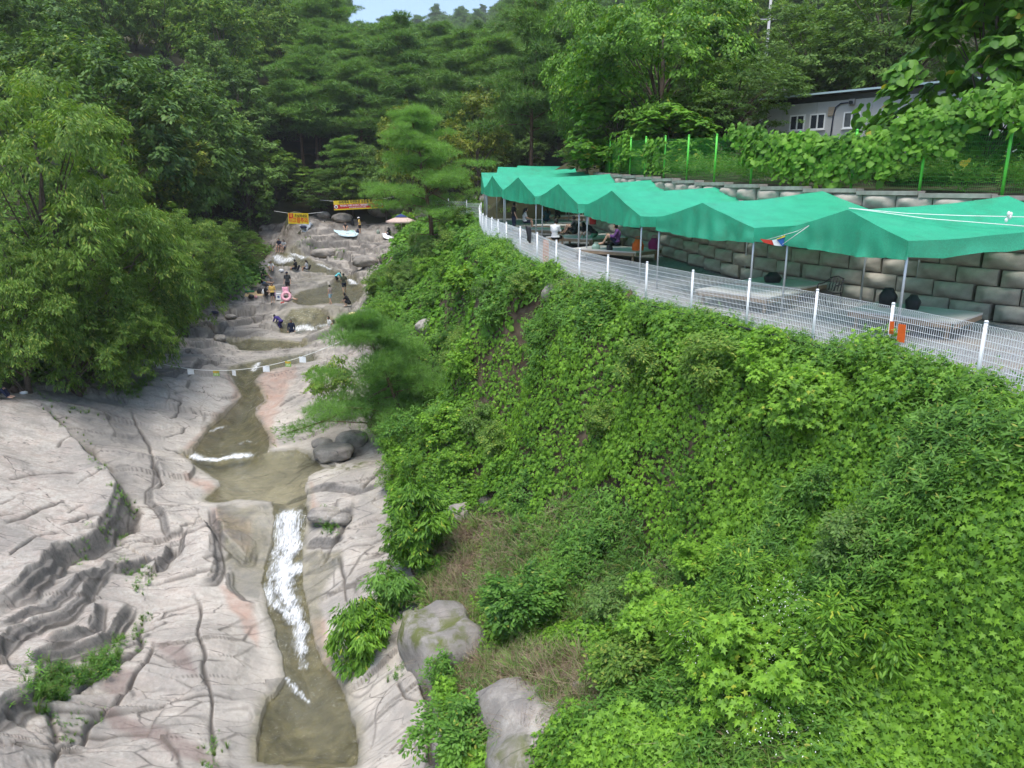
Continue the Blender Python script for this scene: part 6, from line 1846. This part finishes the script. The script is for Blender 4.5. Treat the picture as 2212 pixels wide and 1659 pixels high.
person(wp_(722, 714, -.85), 30, 'stand', 'brown-haired person with back turned beside the man in the white top', (.2, .11, .07), NAV, 1.62, longhair=True, group=BG)
person(gp_(841, 511), 60, 'sit', 'person in black sitting on the white mat near the parasol', BLK, BLK, 1.65, longhair=True, group=BG)
person(gp_(-12, 862), -80, 'sit', 'visitor in navy trousers at the left edge, mostly cut off by the frame', NAV, NAV, 1.7, long_pants=True, group=BG)
# under the tents
def tp(x, y, dz=0.0):
    return Vector((x, y, float(zter(y)) + dz))
person(tp(1.95, 34.0), -35, 'seat', 'man in a white tee with back turned, seated under the fourth tent', WHT, BLK, 1.75, group=TG, skin=2).location.z += 0.0
person(tp(4.45, 31.6, .46), 80, 'sit', 'person in a purple top sitting on the platform under the third tent', (.14, .055, .2), NAV, 1.65, group=TG, sleeve=1.2)
person(tp(3.1, 36.8, .46), 60, 'sit', 'dark-haired person sitting beyond the man in white', GRY, BLK, 1.65, group=TG)
person(tp(3.75, 34.65), 60, 'bend', 'person in black with a red rucksack bending over a platform', BLK, (.08, .25, .16), 1.7, group=TG)
person(tp(0.1, 44.2), -70, 'stand', 'person in black standing at the far platforms, farthest towards the pine', BLK, NAV, 1.65, group=TG, long_pants=True)
person(tp(0.75, 44.4, .1), -80, 'seat', 'person in a pale grey tee seated at the far platforms', (.42, .43, .45), NAV, 1.65, group=TG, longhair=True)
person(tp(2.15, 46.2, .1), 20, 'seat', 'long-haired person in dark teal seated at the far platforms', (.02, .06, .08), NAV, 1.62, group=TG, longhair=True)
person(tp(2.85, 47.2, .2), 160, 'seat', 'person in black raising both arms at the far platforms', BLK, BLK, 1.65, group=TG, mod=dict(elR=(.28, .12, 1.12), haR=(.1, .1, 1.3), elL=(-.28, .12, 1.12), haL=(-.1, .1, 1.3)))
# ================================================================== things on the bathing rocks
def sheet(name, corners, mat, label, cat, thick=0.015, wav=0.02, seed=0, group=None, ng=9):
    """cloth or foam mat laid over the rock"""
    c = [Vector(p) for p in corners]; base = sum(c, Vector()) / 4
    P = []
    for i in range(ng + 1):
        row = []
        for j in range(ng + 1):
            s, t = i / ng, j / ng
            p = c[0] * (1 - s) * (1 - t) + c[1] * s * (1 - t) + c[2] * s * t + c[3] * (1 - s) * t
            hg_ = float(HG(p.x, p.y)[0]); p.z = max(hg_, 0.5 * hg_ + 0.5 * p.z) + 0.05 + wav * nz1(p.x * 2.3, p.y * 2.3, 70 + seed)
            row.append(p - base)
        P.append(row)
    mb = MB(); mb.grid(P)
    o = mb.build(name, mat, None, True, base)
    o.modifiers.new('thick', 'SOLIDIFY').thickness = thick
    return tag(o, label, cat, group)
M_MATB = plain('pale_blue_mat', (.52, .66, .70), .5, .06, 3); M_TANM = plain('straw_mat', (.52, .38, .2), .8, .15, 12); M_TANG = plain('tan_foam', (.42, .35, .27), .8, .1)
gq = lambda *L: [ground(u, v) for u, v in L]
sheet('picnic_mat', gq((721, 500), (766, 498), (775, 507), (732, 511)), M_MATB, 'pale blue picnic mat on the high flat rock', 'mat')
sheet('picnic_mat', gq((527, 642), (556, 629), (582, 634), (568, 648)), M_TANM, 'yellowish straw mat with bags beside the seated man in black', 'mat', seed=3)
sheet('picnic_mat', gq((534, 618), (548, 606), (572, 611), (562, 622)), M_TANG, 'tan foam mat under the two people in black', 'mat', seed=4)
sheet('picnic_mat', gq((825, 512), (840, 508), (852, 514), (838, 518)), M_WHITE, 'white mat under the person in black near the parasol', 'mat', seed=5)
sheet('tarp_sheet', gq((632, 501), (652, 489), (678, 492), (660, 503)), plain('grey_tarp', (.42, .46, .5), .5, .3, 2.5), 'crumpled grey tarp on the rock below the small banner', 'tarp', .01, .35, 6)
bag('bag', ground(655, 497), (.9, .5, .28), M_NAVY, 'navy bundle lying on the crumpled grey tarp', seed=11, handle=False)
bag('backpack', ground(773, 504), (.38, .3, .42), M_NAVY, 'round navy bag at the corner of the pale blue mat', seed=12)
bag('cooler_bag', ground(762, 492), (.45, .3, .55), M_BLACK, 'black upright bag behind the pale blue mat', seed=13)
bag('carrier_bag', ground(760, 503), (.45, .4, .25), plain('pale_green_bag', (.35, .6, .45), .4), 'pale green carrier bag on the pale blue mat', seed=14)
bag('snack_bag', ground(749, 504), (.35, .3, .18), plain('pink_print', (.55, .25, .25), .5, .4, 20), 'reddish snack bags before the woman on the blue mat', seed=15, handle=False)
bag('rucksack', ground(817, 506), (.4, .3, .4), plain('sage_nylon', (.25, .3, .24), .6), 'sage green rucksack on the rocks between mat and parasol', seed=16)
bag('backpack', ground(543, 646), (.55, .4, .3), M_BLACK, 'black and red backpack on the straw mat', seed=17)
bag('backpack', ground(553, 646), (.3, .25, .22), plain('pink_bag', (.6, .3, .32), .6), 'small pink pouch beside the black and red backpack', seed=18)
bag('cooler', ground(562, 636), (.55, .4, .5), M_BLACK, 'black cool box behind the man in the dark cap', cat='cool box', seed=19, handle=False)
bag('balloon_bag', ground(570, 637), (.35, .35, .45), M_WHITE, 'white bundle on top of the things by the black cool box', seed=20, handle=False)
bag('carrier_bag', ground(608, 588), (.55, .35, .25), M_WHITE, 'crumpled white carrier bag on the rock by the flat stream', seed=21, handle=False)
bag('folded_coat', ground(462, 679), (.8, .45, .2), M_NAVY, 'dark folded coat left on the sloping grey rock', cat='coat', seed=22, handle=False)
bag('shoulder_bag', ground(32, 848), (.45, .3, .3), plain('brown_leather', (.07, .045, .035), .6), 'brown bag on the slab at the left edge', seed=23)
bag('paper_bag', ground(52, 851), (.4, .3, .12), M_WHITE, 'white crumpled paper on the slab beside the brown bag', cat='paper', seed=24, handle=False)
bag('towel', ground(858, 516), (.6, .45, .2), plain('blue_towel', (.06, .2, .4), .8), 'blue towel heap by the white mat', cat='towel', seed=25, handle=False)
bag('beach_bag', ground(873, 512), (.55, .4, .45), plain('red_white_print', (.6, .12, .1), .6, .5, 16), 'red and white beach bag below the parasol', seed=26)
bag('beach_bag', ground(884, 513), (.6, .4, .4), plain('bright_green', (.05, .5, .08), .5), 'bright green bag below the parasol', seed=27)
# rolled green mat
g = ground(532, 634)
mb = MB(); mb.tube([(-.6, 0, .09), (.6, .12, .09)], .085, 12); mb.tube([(-.61, 0, .09), (-.62, 0, .09)], [.06, .02], 12)
tag(mb.build('rolled_mat', plain('green_foam', (.03, .17, .07), .7), None, True, g), 'dark green rolled foam mat at the end of the straw mat', 'mat')
# white pail with lid and label
g = ground(603, 648)
pl = tag(empty('pail', g), 'white pail with a round blue print beside the girl in yellow', 'pail')
mb = MB(); mb.box((0, 0, .24), (.4, .32, .48)); mb.build('body', M_WHITE, pl)
mb = MB(); mb.box((0, 0, .5), (.43, .35, .04)); mb.build('lid', M_WHITE, pl)
mb = MB(); mb.tube([(0.02, -.163, .25), (0.02, -.172, .25)], .1, 14); mb.build('print', plain('blue_print', (.1, .14, .3), .5, .6, 30), pl)
mb = MB(); mb.tube([(-.2, 0, .48), (-.16, 0, .62), (.16, 0, .62), (.2, 0, .48)], .012, 6); mb.build('handle', M_WHITE, pl)
bag('purple_bucket', ground(595, 643), (.3, .3, .3), plain('purple_plastic', (.2, .1, .4), .4), 'purple bucket beside the white pail', cat='bucket', seed=28)
# swim rings
def ring(u, v, R1, r, mat, label, tilt):
    g = ground(u, v)
    P = []
    for i in range(25):
        a = 2 * math.pi * i / 24
        P.append([(math.cos(a) * (R1 + r * math.cos(2 * math.pi * j / 12)), math.sin(a) * (R1 + r * math.cos(2 * math.pi * j / 12)), r * math.sin(2 * math.pi * j / 12)) for j in range(13)])
    mb = MB(); mb.grid(P); o = mb.build('swim_ring', mat, None, True, g + Vector((0, 0, (R1 + r) * abs(math.sin(tilt)) * .8 + r * .6)))
    o.rotation_euler = (tilt, 0, .3)
    return tag(o, label, 'swim ring')
ring(619, 651, .3, .12, plain('pink_vinyl', (.7, .36, .42), .3, .3, 12), 'pink and white swim ring leaning at the pool edge', R(62))
ring(764, 688, .32, .13, plain('yellow_vinyl', (.72, .62, .3), .3, .1), 'pale yellow swim ring on the rock below the pool', R(18))
# pink folding chair
def camp_chair(u, v, rz, mat, label, sc=1.0):
    c = tag(empty('camp_chair', ground(u, v), rz), label, 'chair'); c.scale = (sc, sc, sc)
    mb = MB(); mb.grid([[(x, y, .26 - .05 * math.cos(x * 4)) for x in np.linspace(-.25, .25, 6)] for y in np.linspace(-.22, .24, 5)]); o = mb.build('seat', mat, c, True); o.modifiers.new('s', 'SOLIDIFY').thickness = .012
    mb = MB(); mb.grid([[(x, -.24 - .16 * f + .05 * math.cos(x * 4) - .05, .26 + .5 * f) for x in np.linspace(-.25, .25, 6)] for f in np.linspace(0, 1, 5)]); o = mb.build('backrest', mat, c, True); o.modifiers.new('s', 'SOLIDIFY').thickness = .012
    for s in (-1, 1):
        for a, b in (((s * .26, -.26, 0), (s * .26, .24, .3)), ((s * .26, .26, 0), (s * .26, -.22, .28)), ((s * .26, -.2, .24), (s * .26, -.44, .78))):
            mb = MB(); mb.tube([a, b], .014, 6); mb.build('leg', M_ZINC, c)
    return c
camp_chair(618, 641, R(-160), plain('pink_canvas', (.7, .33, .42), .7, .35, 14), 'pink folding chair on the rock beside the pool', .95)
camp_chair(640, 588, R(78), M_NAVY, 'dark low camp chair under the man in black by the flat stream', .8)
camp_chair(664, 587, R(80), M_BLACK, 'dark low camp chair under the woman in white and navy', .8)
for (u, v, lab) in ((608, 655, 'red slipper left of a pair on the rock before the pail'), (612, 654, 'red slipper beside its twin on the rock before the pail')):
    mb = MB(); mb.ball((0, 0, .03), (.06, .14, .03), 10, 6); mb.tube([(-.06, .03, .03), (0, .05, .09), (.06, .03, .03)], .015, 6)
    tag(mb.build('slipper', plain('red_rubber', (.6, .04, .04), .5), None, True, ground(u, v)), lab, 'slipper')
# parasol
g = ground(868, 512)
ps = tag(empty('parasol', g), 'cream parasol with a navy top tier on the far rocks', 'parasol')
M_CREAM = plain('cream_canvas', (.66, .5, .43), .8, .08, 4, 0, 0, .3, .2)
pt = at(869, 468, g.y).z - g.z
pt = min(max(pt, 2.0), 3.2)
mb = MB(); mb.tube([(0, 0, 0), (0, 0, pt + .05)], .022, 8); mb.build('pole', M_WHITE, ps)
mb = MB(); n = 8
for k in range(n):
    a, b = 2 * math.pi * k / n, 2 * math.pi * (k + 1) / n
    mb.add([(0, 0, pt - .05), (1.5 * math.cos(a), 1.5 * math.sin(a), pt - .62), (1.5 * math.cos(b), 1.5 * math.sin(b), pt - .62), (1.5 * math.cos(a), 1.5 * math.sin(a), pt - .74), (1.5 * math.cos(b), 1.5 * math.sin(b), pt - .74)], [(0, 1, 2), (1, 3, 4, 2)])
mb.build('canopy', M_CREAM, ps)
mb = MB()
for k in range(n):
    a, b = 2 * math.pi * k / n, 2 * math.pi * (k + 1) / n
    mb.add([(0, 0, pt + .08), (.62 * math.cos(a), .62 * math.sin(a), pt - .2), (.62 * math.cos(b), .62 * math.sin(b), pt - .2)], [(0, 1, 2)])
mb.build('top_tier', plain('navy_canvas', (.03, .05, .16), .8), ps)

# ------------------------------------------------------------------ banners with lettering
def text_mesh(body, size):
    cu_ = bpy.data.curves.new('lettering', 'FONT'); cu_.body = body; cu_.size = size; cu_.align_x = 'CENTER'; cu_.align_y = 'CENTER'; cu_.extrude = 0.004; cu_.offset = size * 0.018; cu_.resolution_u = 3
    o = bpy.data.objects.new('lettering', cu_); COL.objects.link(o)
    dg = bpy.context.evaluated_depsgraph_get()
    me = bpy.data.meshes.new_from_object(o.evaluated_get(dg)); bpy.data.objects.remove(o)
    return me
def put_text(body, size, mat, parent, x, z, width=None):
    me = text_mesh(body, size)
    o = link('lettering', me, mat, parent, (x, -0.02, z))
    o.rotation_euler = (R(90), 0, 0)
    if width and len(me.vertices):
        xs = [v.co.x for v in me.vertices]; w0 = max(xs) - min(xs)
        o.scale = (width / w0, 1, 1)
    return o
M_BYEL = plain('banner_yellow', (.70, .52, .02), .6, .08, 3); M_BRED = plain('banner_red', (.48, .035, .03), .6, .08, 3); M_INK = plain('black_ink', (.02, .02, .02), .7); M_REDINK = plain('red_ink', (.6, .03, .02), .7); M_WINK = plain('white_ink', (.8, .8, .78), .7)
M_ORINK = plain('orange_ink', (.75, .35, .03), .7)
def banner(A, B, hgt, label, strips):
    A, B = Vector(A), Vector(B); d = B - A; L_ = d.length
    e_ = tag(empty('banner', (A + B) / 2), label, 'banner')
    e_.rotation_euler = (0, -math.asin(d.z / L_), math.atan2(d.y, d.x))
    for z0_, z1_, mat in strips:
        mb = MB(); mb.box((0, 0.0, -(z0_ + z1_) / 2 * hgt), (L_, .015, (z1_ - z0_) * hgt)); mb.build('cloth', mat, e_)
    for s in (-1, 1):
        mb = MB(); mb.tube([(s * L_ / 2, 0, -.02), (s * (L_ / 2 + 1.4), .2, .15)], .015, 5); mb.build('cord', M_ROPE, e_)
        mb = MB(); mb.tube([(s * L_ / 2, .01, .03), (s * L_ / 2, .01, -hgt - .03)], .02, 6); mb.build('rod', M_WOODB, e_)
    return e_, L_
e_, L_ = banner(at(720, 434, 81.0), at(826, 429, 81.0), .98, 'long red and yellow banner strung between the pines', ((0, .42, M_BYEL), (.42, .88, M_BRED), (.88, 1.0, M_BYEL)))
put_text('수려계곡 자연환경 보존을 위하여', .40, M_INK, e_, 0, -.205, L_ * .78)
put_text("'취사금지, 쓰레기 무단투기, 애완동물출입'", .22, M_WINK, e_, -.35, -.57, L_ * .62)
put_text('금지', .24, M_ORINK, e_, L_ * .36, -.56, .38)
put_text('깨끗한 계곡을 함께 지켜 주세요', .12, M_WINK, e_, -.1, -.78, L_ * .35)
for s in (-1, 1):
    mb = MB(); mb.tube([(s * L_ * .455, -.012, -.62), (s * L_ * .455, -.02, -.62)], .19, 18); mb.build('roundel', M_WINK, e_)
    mb = MB(); mb.tube([(s * L_ * .455, -.022, -.64), (s * L_ * .455, -.028, -.64)], .1, 12); mb.build('roundel_symbol', M_INK, e_)
e_, L_ = banner(at(622, 460, 72.6), at(666, 461, 72.6), 1.0, 'small yellow banner with big red letters at the wood edge', ((0, 1.0, M_BYEL),))
put_text('조심하세요', .34, M_INK, e_, .25, -.27, L_ * .62)
put_text('미끄럼주의', .55, M_REDINK, e_, 0, -.7, L_ * .9)
mb = MB(); mb.box((-L_ / 2 + .28, -.012, -.25), (.42, .012, .42)); mb.build('red_patch', M_BRED, e_)
put_text('물', .3, M_ORINK, e_, -L_ / 2 + .28, -.25)

# ------------------------------------------------------------------ rope with hanging cards across the stream
ra, rb = at(240, 748, 42.0), at(735, 738, 35.0)
def rope_pt(f):
    p = ra + (rb - ra) * f
    p.z -= 4 * SAG * f * (1 - f)
    return p
SAG = 1.45
rope('flag_rope', [rope_pt(i / 40) for i in range(41)], 0.014, 'white rope stretched across the stream from tree to pine')
M_CARDG = plain('green_card', (.25, .42, .1), .6, .1); 
for k, (u, gk) in enumerate(((343, 0), (411, 0), (466, 1), (505, 0), (575, 0), (622, 1), (653, 0))):
    f = min(np.linspace(0, 1, 400), key=lambda q: abs(px(*rope_pt(q))[0] - u))
    p = rope_pt(f)
    lab = ('first', 'second', 'third', 'fourth', 'fifth', 'sixth', 'seventh')[k]
    e_ = tag(empty('hanging_card', p, rng.normal() * .2), '%s card hanging on the stream rope, counted from the left bank trees' % (lab + (' (green and orange)' if gk else ' (white)')) if False else ('%s %s card from the left bank on the stream rope' % (lab, 'green and orange' if gk else 'plain white')), 'card', 'cards on the stream rope')
    mb = MB(); mb.grid([[(x, .012 * math.sin(x * 8 + k), z) for x in np.linspace(-.17, .17, 5)] for z in np.linspace(-.01, -.31, 4)]); o = mb.build('sheet', M_CARDG if gk else M_WHITE, e_); o.modifiers.new('s', 'SOLIDIFY').thickness = .006
    if gk:
        put_text('물놀이', .12, M_ORINK, e_, 0, -.09); put_text('조심', .12, plain('pale_ink', (.7, .75, .5), .6) if 'pale_ink' not in bpy.data.materials else bpy.data.materials['pale_ink'], e_, 0, -.22)

# ------------------------------------------------------------------ loose boulders
def boulder(u, v, d, label, seed, mossy=0.0, sink=0.25, rz=0.0, pos=None, box=0.0):
    bm = bmesh.new(); bmesh.ops.create_icosphere(bm, subdivisions=4, radius=1.0)
    P = np.array([tuple(x.co) for x in bm.verts])
    if box:   # blockier stone
        P = P / (np.abs(P) ** 4).sum(1, keepdims=True) ** 0.25 * box + P * (1 - box)
    k = 1 + 0.16 * fbm(P[:, 0] * 1.6 + seed * 3.1, P[:, 1] * 1.6 + P[:, 2] * 1.3, 3, seed) + 0.05 * fbm(P[:, 0] * 5 + P[:, 2] * 3, P[:, 1] * 5 + seed, 3, seed + 5)
    P = P * k[:, None] * (np.array(d) / 2)
    for x, q_ in zip(bm.verts, P): x.co = q_
    me = bpy.data.meshes.new('boulder'); bm.to_mesh(me); bm.free()
    me.polygons.foreach_set('use_smooth', np.ones(len(me.polygons), bool))
    n_ = len(P)
    for nm_, val in (('wet', 0), ('rust', 0), ('stain', 0), ('edge', 0), ('crack', 0), ('litter', 0)):
        fattr(me, nm_, np.full(n_, val))
    fattr(me, 'washed', np.zeros(n_))
    fattr(me, 'lichen', np.clip(0.62 + fbm(P[:, 0] * 1.5, P[:, 1] * 1.5 + P[:, 2], 3, seed + 9), 0, .95))
    fattr(me, 'moss', mossy * sstep(-.05, .25, fbm(P[:, 0] * 1.1 + 5, P[:, 2] * 1.1 + P[:, 1] * .5, 3, seed + 2)))
    g = pos or ground(u, v)
    o = link('boulder', me, M_ROCK, None, (g.x, g.y, g.z + d[2] / 2 * (1 - sink * 2)), rz)
    return tag(o, label, 'boulder', 'loose boulders')
boulder(0, 0, (3.6, 3.2, 3.4), 'large pale boulder with patches of green moss at the bottom of the picture', 3, 1.0, .25, .25, Vector((1.15, 13.5, -13.15)), 0.95)
boulder(960, 1400, (2.0, 2.8, 2.2), 'blocky grey boulder with moss beside the dry straw', 5, .9, .56, .5, None, .92)
boulder(1005, 1120, (1.5, 1.2, .8), 'pale stone poking from the straw above the overhanging shrub', 7, .1, .3)
boulder(1050, 1095, (.8, .7, .5), 'small round stone beside the pale one in the straw', 9, .1, .3)
boulder(1262, 1500, (.7, .5, .45), 'small stone in the grass above the mossy boulder', 11, .1, .3)
boulder(1240, 622, (1.8, 1.2, 1.0), 'broken pale rock at the bank top under the fence', 13, .0, .35, .5)
boulder(1205, 640, (1.2, 1.0, .9), 'brown rock at the bank top under the fence', 15, .0, .35, .2)
boulder(930, 712, (1.6, 1.1, 1.0), 'pale rock showing through the vines above the soft pine', 17, .2, .42)
boulder(700, 555, (2.6, 1.3, .9), 'wedge-shaped slab in the middle of the upper rocks', 19, .0, .3, .4, None, .5)
boulder(790, 570, (2.4, 1.8, 1.1), 'dark overhanging block above the twin little falls', 21, .0, .3, .2, None, .5)
boulder(830, 560, (1.3, 1.0, .8), 'pinkish stone at the vine edge by the twin little falls', 23, .0, .3)
boulder(740, 478, (2.2, 1.4, 1.1), 'grey rock at the wood edge behind the blue mat', 25, .3, .3)
boulder(700, 470, (1.5, 1.2, .9), 'smaller grey rock at the wood edge', 27, .3, .3)
boulder(835, 462, (4.0, 2.0, 1.8), 'long slanting grey rock behind the parasol', 29, .2, .3, .3)
boulder(720, 985, (1.8, 1.5, .8), 'layered grey boulder beside the water slide', 31, .2, .3, .3, None, .5)
boulder(760, 960, (1.6, 1.3, .9), 'upper of the grey boulders beside the water slide', 33, .1, .3, .9, None, .4)
boulder(697, 965, (1.0, .9, .6), 'small pale boulder at the corner of the water slide', 35, .0, .3, .2)
boulder(700, 1120, (1.3, .9, .5), 'flat stone with a grass tuft beside the waterfall lip', 37, .1, .3, .1, None, .5)
boulder(735, 1128, (.9, .8, .5), 'rounded stone behind the grass tuft at the waterfall', 39, .0, .3)
boulder(372, 720, (1.0, .8, .5), 'small block at the edge of the round pool', 41, .0, .3)
boulder(498, 690, (.9, .7, .45), 'white stone in the channel above the round pool', 43, .0, .3)
boulder(475, 735, (.8, 1.2, .5), 'upright slab at the left end of the round pool', 45, .0, .3, .4, None, .5)

# ------------------------------------------------------------------ shrubs told apart on the bank
def shrub(u, v, h, w_, n_lobes, leaf, T, mat, label, seed, droop=.2, name='shrub', lean=(0, 0), nlv=26, pos=None):
    me, lc = crown_mesh('foliage', seed, h, w_, 0.05, n_lobes, 9, nlv, leaf, T, mat, droop, .16, .42, .05, .5)
    tm = trunk_mesh('stems', seed + 1, lc, h, .035, M_BARK, .7, lean, 2, 5, .5)
    e_ = tag(empty(name, pos or ground(u, v)), label, 'shrub')
    link('stems', tm, None, e_); link('foliage', me, None, e_)
    return e_
LA, OV = leaf_poly('lance'), leaf_poly('oval')
shrub(0, 0, 3.3, 2.5, 34, .19, LA, M_VINE, 'tall bright green shrub leaning over the rocks by the waterfall', 700, .45, pos=at(905, 1240, 22.6), nlv=34)
shrub(0, 0, 2.9, 1.9, 24, .19, LA, M_VINE, 'drooping leafy branch hanging over the lower stream below the tall shrub', 702, .7, pos=at(790, 1465, 19.4), nlv=30)
shrub(0, 0, 2.0, 1.6, 14, .18, LA, M_WEED, 'leafy growth joining the tall shrub to the branch over the stream', 703, .5, pos=at(850, 1330, 20.8), nlv=30)
shrub(1120, 1370, 1.9, 2.1, 20, .13, leaf_poly('oval'), M_WEED, 'round dense shrub in the middle of the lower bank', 704, .1)
shrub(880, 990, 2.2, 2.6, 18, .12, leaf_poly('oval'), M_WEED, 'dark shrub under the soft pine by the water slide', 706, .1)
shrub(700, 800, 2.6, 2.6, 20, .13, leaf_poly('oval'), M_BROAD, 'shrub with glossy drooping leaves at the end of the flag rope', 708, .5, pos=at(720, 880, 36.6))
shrub(860, 850, 2.6, 3.0, 20, .11, leaf_poly('oval'), M_WEED, 'small-leaved shrub on the bank just right of the soft pine', 710, .1)
shrub(880, 500, 1.6, 3.0, 16, .2, leaf_poly('oval'), M_VINE, 'bright shrub in front of the parasol', 712, .1)
shrub(1010, 650, 1.6, 2.6, 14, .2, leaf_poly('oval'), M_VINE, 'rounded leafy mound on the bank below the fence bend', 714, .1)
shrub(1190, 2100, 1.8, 2.2, 16, .11, leaf_poly('oval'), M_WEED, 'grey-green shrub in the gap left of the mossy boulder', 716, .1, pos=at(1000, 1690, 13.6))
# soft long-needled pine leaning over the water
me, tm = pine_mesh('soft_pine_needles', 720, 6.2, 7.0, 0.06, 32, 105, 0.32, 0.045, M_SOFT, (-1.8, -.6), None, 0.14, 0, 9, 0.20, 3, 0.34)
pp_ = at(880, 960, 33.5); pp_.z = float(HG(pp_.x, pp_.y)[0])
e_ = tag(empty('pine_tree', pp_), 'soft bushy pine leaning from the bank over the water slide', 'tree')
link('trunk', tm, None, e_); link('crown', me, None, e_)
def bough(pts, label, seed, tufts=520, ln=.24, wd=.028, rad=.35):
    """long drooping pine bough"""
    r = np.random.default_rng(seed)
    pts = [Vector(p) for p in pts]; base = pts[0]
    e_ = tag(empty('pine_bough', base), label, 'branch')
    mb = MB(); mb.tube([p - base for p in pts], [.06 * (1 - i / len(pts)) + .01 for i in range(len(pts))], 6); mb.build('limb', M_PBARK, e_, True)
    Pn = np.array([tuple(p - base) for p in pts])
    k = r.random(tufts) ** .8 * (len(pts) - 1.001); a = k.astype(int)
    q_ = Pn[a] + (Pn[a + 1] - Pn[a]) * (k - a)[:, None] + r.normal(size=(tufts, 3)) * rad * [1, 1, .45]
    nn = 12; ti = np.repeat(np.arange(tufts), nn)
    ax = unit(Pn[a + 1] - Pn[a])
    nd = unit(ax[ti] * .6 + [0, 0, .35] + r.normal(size=(tufts * nn, 3)) * .6)
    V, F = place((NEEDLE[0] * [wd / .12 * 2, 1, 1], NEEDLE[1]), q_[ti], unit(r.normal(size=(tufts * nn, 3))), nd, ln * (.7 + .5 * r.random(tufts * nn)))
    link('needles', mesh_np('needles', V, F), M_SOFT, e_)
bough([at(850, 830, 33.5), at(780, 870, 32.8), at(700, 910, 32.0), at(620, 935, 31.5)], 'long drooping pine bough pointing at the water slide', 730, 620)

# kudzu over the green fence
_ss = np.linspace(1, LW - 1, 600)
_sp = [poly_at(WALL, q) for q in _ss]
_su = np.array([px(p.x + d.y * .42, p.y - d.x * .42, float(zcap(p.y)) + 1.0)[0] for p, d in _sp])
ks = []; kn = []
for u0, u1, zlo, zhi, cnt in ((1610, 1690, 0.6, 1.6, 90), (1690, 1830, .1, 1.5, 210), (1830, 1940, .4, 1.5, 130), (1940, 2060, 1.0, 2.1, 120), (1580, 1640, 1.3, 2.0, 24), (1270, 1360, .1, 2.0, 150), (1400, 1440, 0, 1.5, 40), (2040, 2240, 1.7, 2.6, 110)):
    for _ in range(cnt):
        k = int(np.argmin(np.abs(_su - (u0 + (u1 - u0) * rng.random())))); p, d = _sp[k]
        z = float(zcap(p.y)) + zlo + (zhi - zlo) * (rng.random() ** .6)
        ov = max(0.0, z - float(zcap(p.y)) - 1.7)
        p = p + Vector((d.y, -d.x, 0)) * (0.36 - .2 * rng.random() + ov * (rng.random() - .2) * 1.5)
        ks.append((p.x, p.y, z)); kn.append((-d.y * 1.0, d.x * 1.0, .5))
scatter('fence_vines', 'kudzu', np.array(ks), np.array(kn), .5 + .4 * rng.random(len(ks)), 'large-leaved vines draped over the green fence', 'vines', .35)
# vines and weeds crowding the foot of the white fence
ks = []; kw = []
LF = poly_len(FENCE)
for _ in range(2600):
    s = rng.random() * LF; p, d = poly_at(FENCE, s)
    off_ = -0.05 + 0.75 * rng.random() ** 1.2
    hump = max(0.0, float(fbm(np.array([s * .45]), np.array([1.7]), 3, 88)[0]) + (0.28 if s < 9 else 0.02))
    q = p - Vector((d.y, -d.x, 0)) * off_
    z = float(zter(q.y)) - .28 * off_ + hump * 1.1 * rng.random() ** .7
    (ks if rng.random() < .72 else kw).append((q.x, q.y, z - .04))
ks, kw = np.array(ks), np.array(kw)
scatter('fence_foot_vines', 'vine', ks, np.tile([-.6, -.35, .8], (len(ks), 1)), .7 + .5 * rng.random(len(ks)), 'vine leaves crowding the foot of the white fence', 'vines', .3)
scatter('fence_foot_weeds', 'weed', kw - [0, 0, .1], np.tile([-.2, -.1, 1.0], (len(kw), 1)), .6 + .6 * rng.random(len(kw)), 'thin weeds standing up against the white fence', 'weeds', .2)
# low growth behind the green fence and on the upper ground
n = 1300
s = 2 + rng.random(n) * (LW - 4); off = .7 + rng.random(n) ** 1.3 * 7
P_ = []
for a, b in zip(s, off):
    p, d = poly_at(WALL, a); p = p + Vector((d.y, -d.x, 0)) * b
    P_.append((p.x, p.y, float(zcap(p.y)) + .05 * b + rng.random() * .35))
scatter('upper_undergrowth', 'weed', np.array(P_), np.tile([0, 0, 1.0], (n, 1)), 0.9 + .7 * rng.random(n), 'weeds and saplings behind the green fence', 'weeds')

# ------------------------------------------------------------------ moist summer air
hb = MB(); hb.box((0, 365, 95), (2100, 770, 250))
hz_o = hb.build('haze', None)
hm = bpy.data.materials.new('moist_air'); hm.use_nodes = True
for n_ in list(hm.node_tree.nodes):
    if n_.type == 'BSDF_PRINCIPLED': hm.node_tree.nodes.remove(n_)
pv = hm.node_tree.nodes.new('ShaderNodeVolumePrincipled')
pv.inputs['Color'].default_value = (0.96, 0.98, 1.0, 1); pv.inputs['Density'].default_value = 0.00032; pv.inputs['Anisotropy'].default_value = 0.2
hm.node_tree.links.new(pv.outputs[0], hm.node_tree.nodes['Material Output'].inputs['Volume'])
hz_o.data.materials.append(hm)
tag(hz_o, 'thin pale haze filling the valley', 'haze', None, 'stuff')
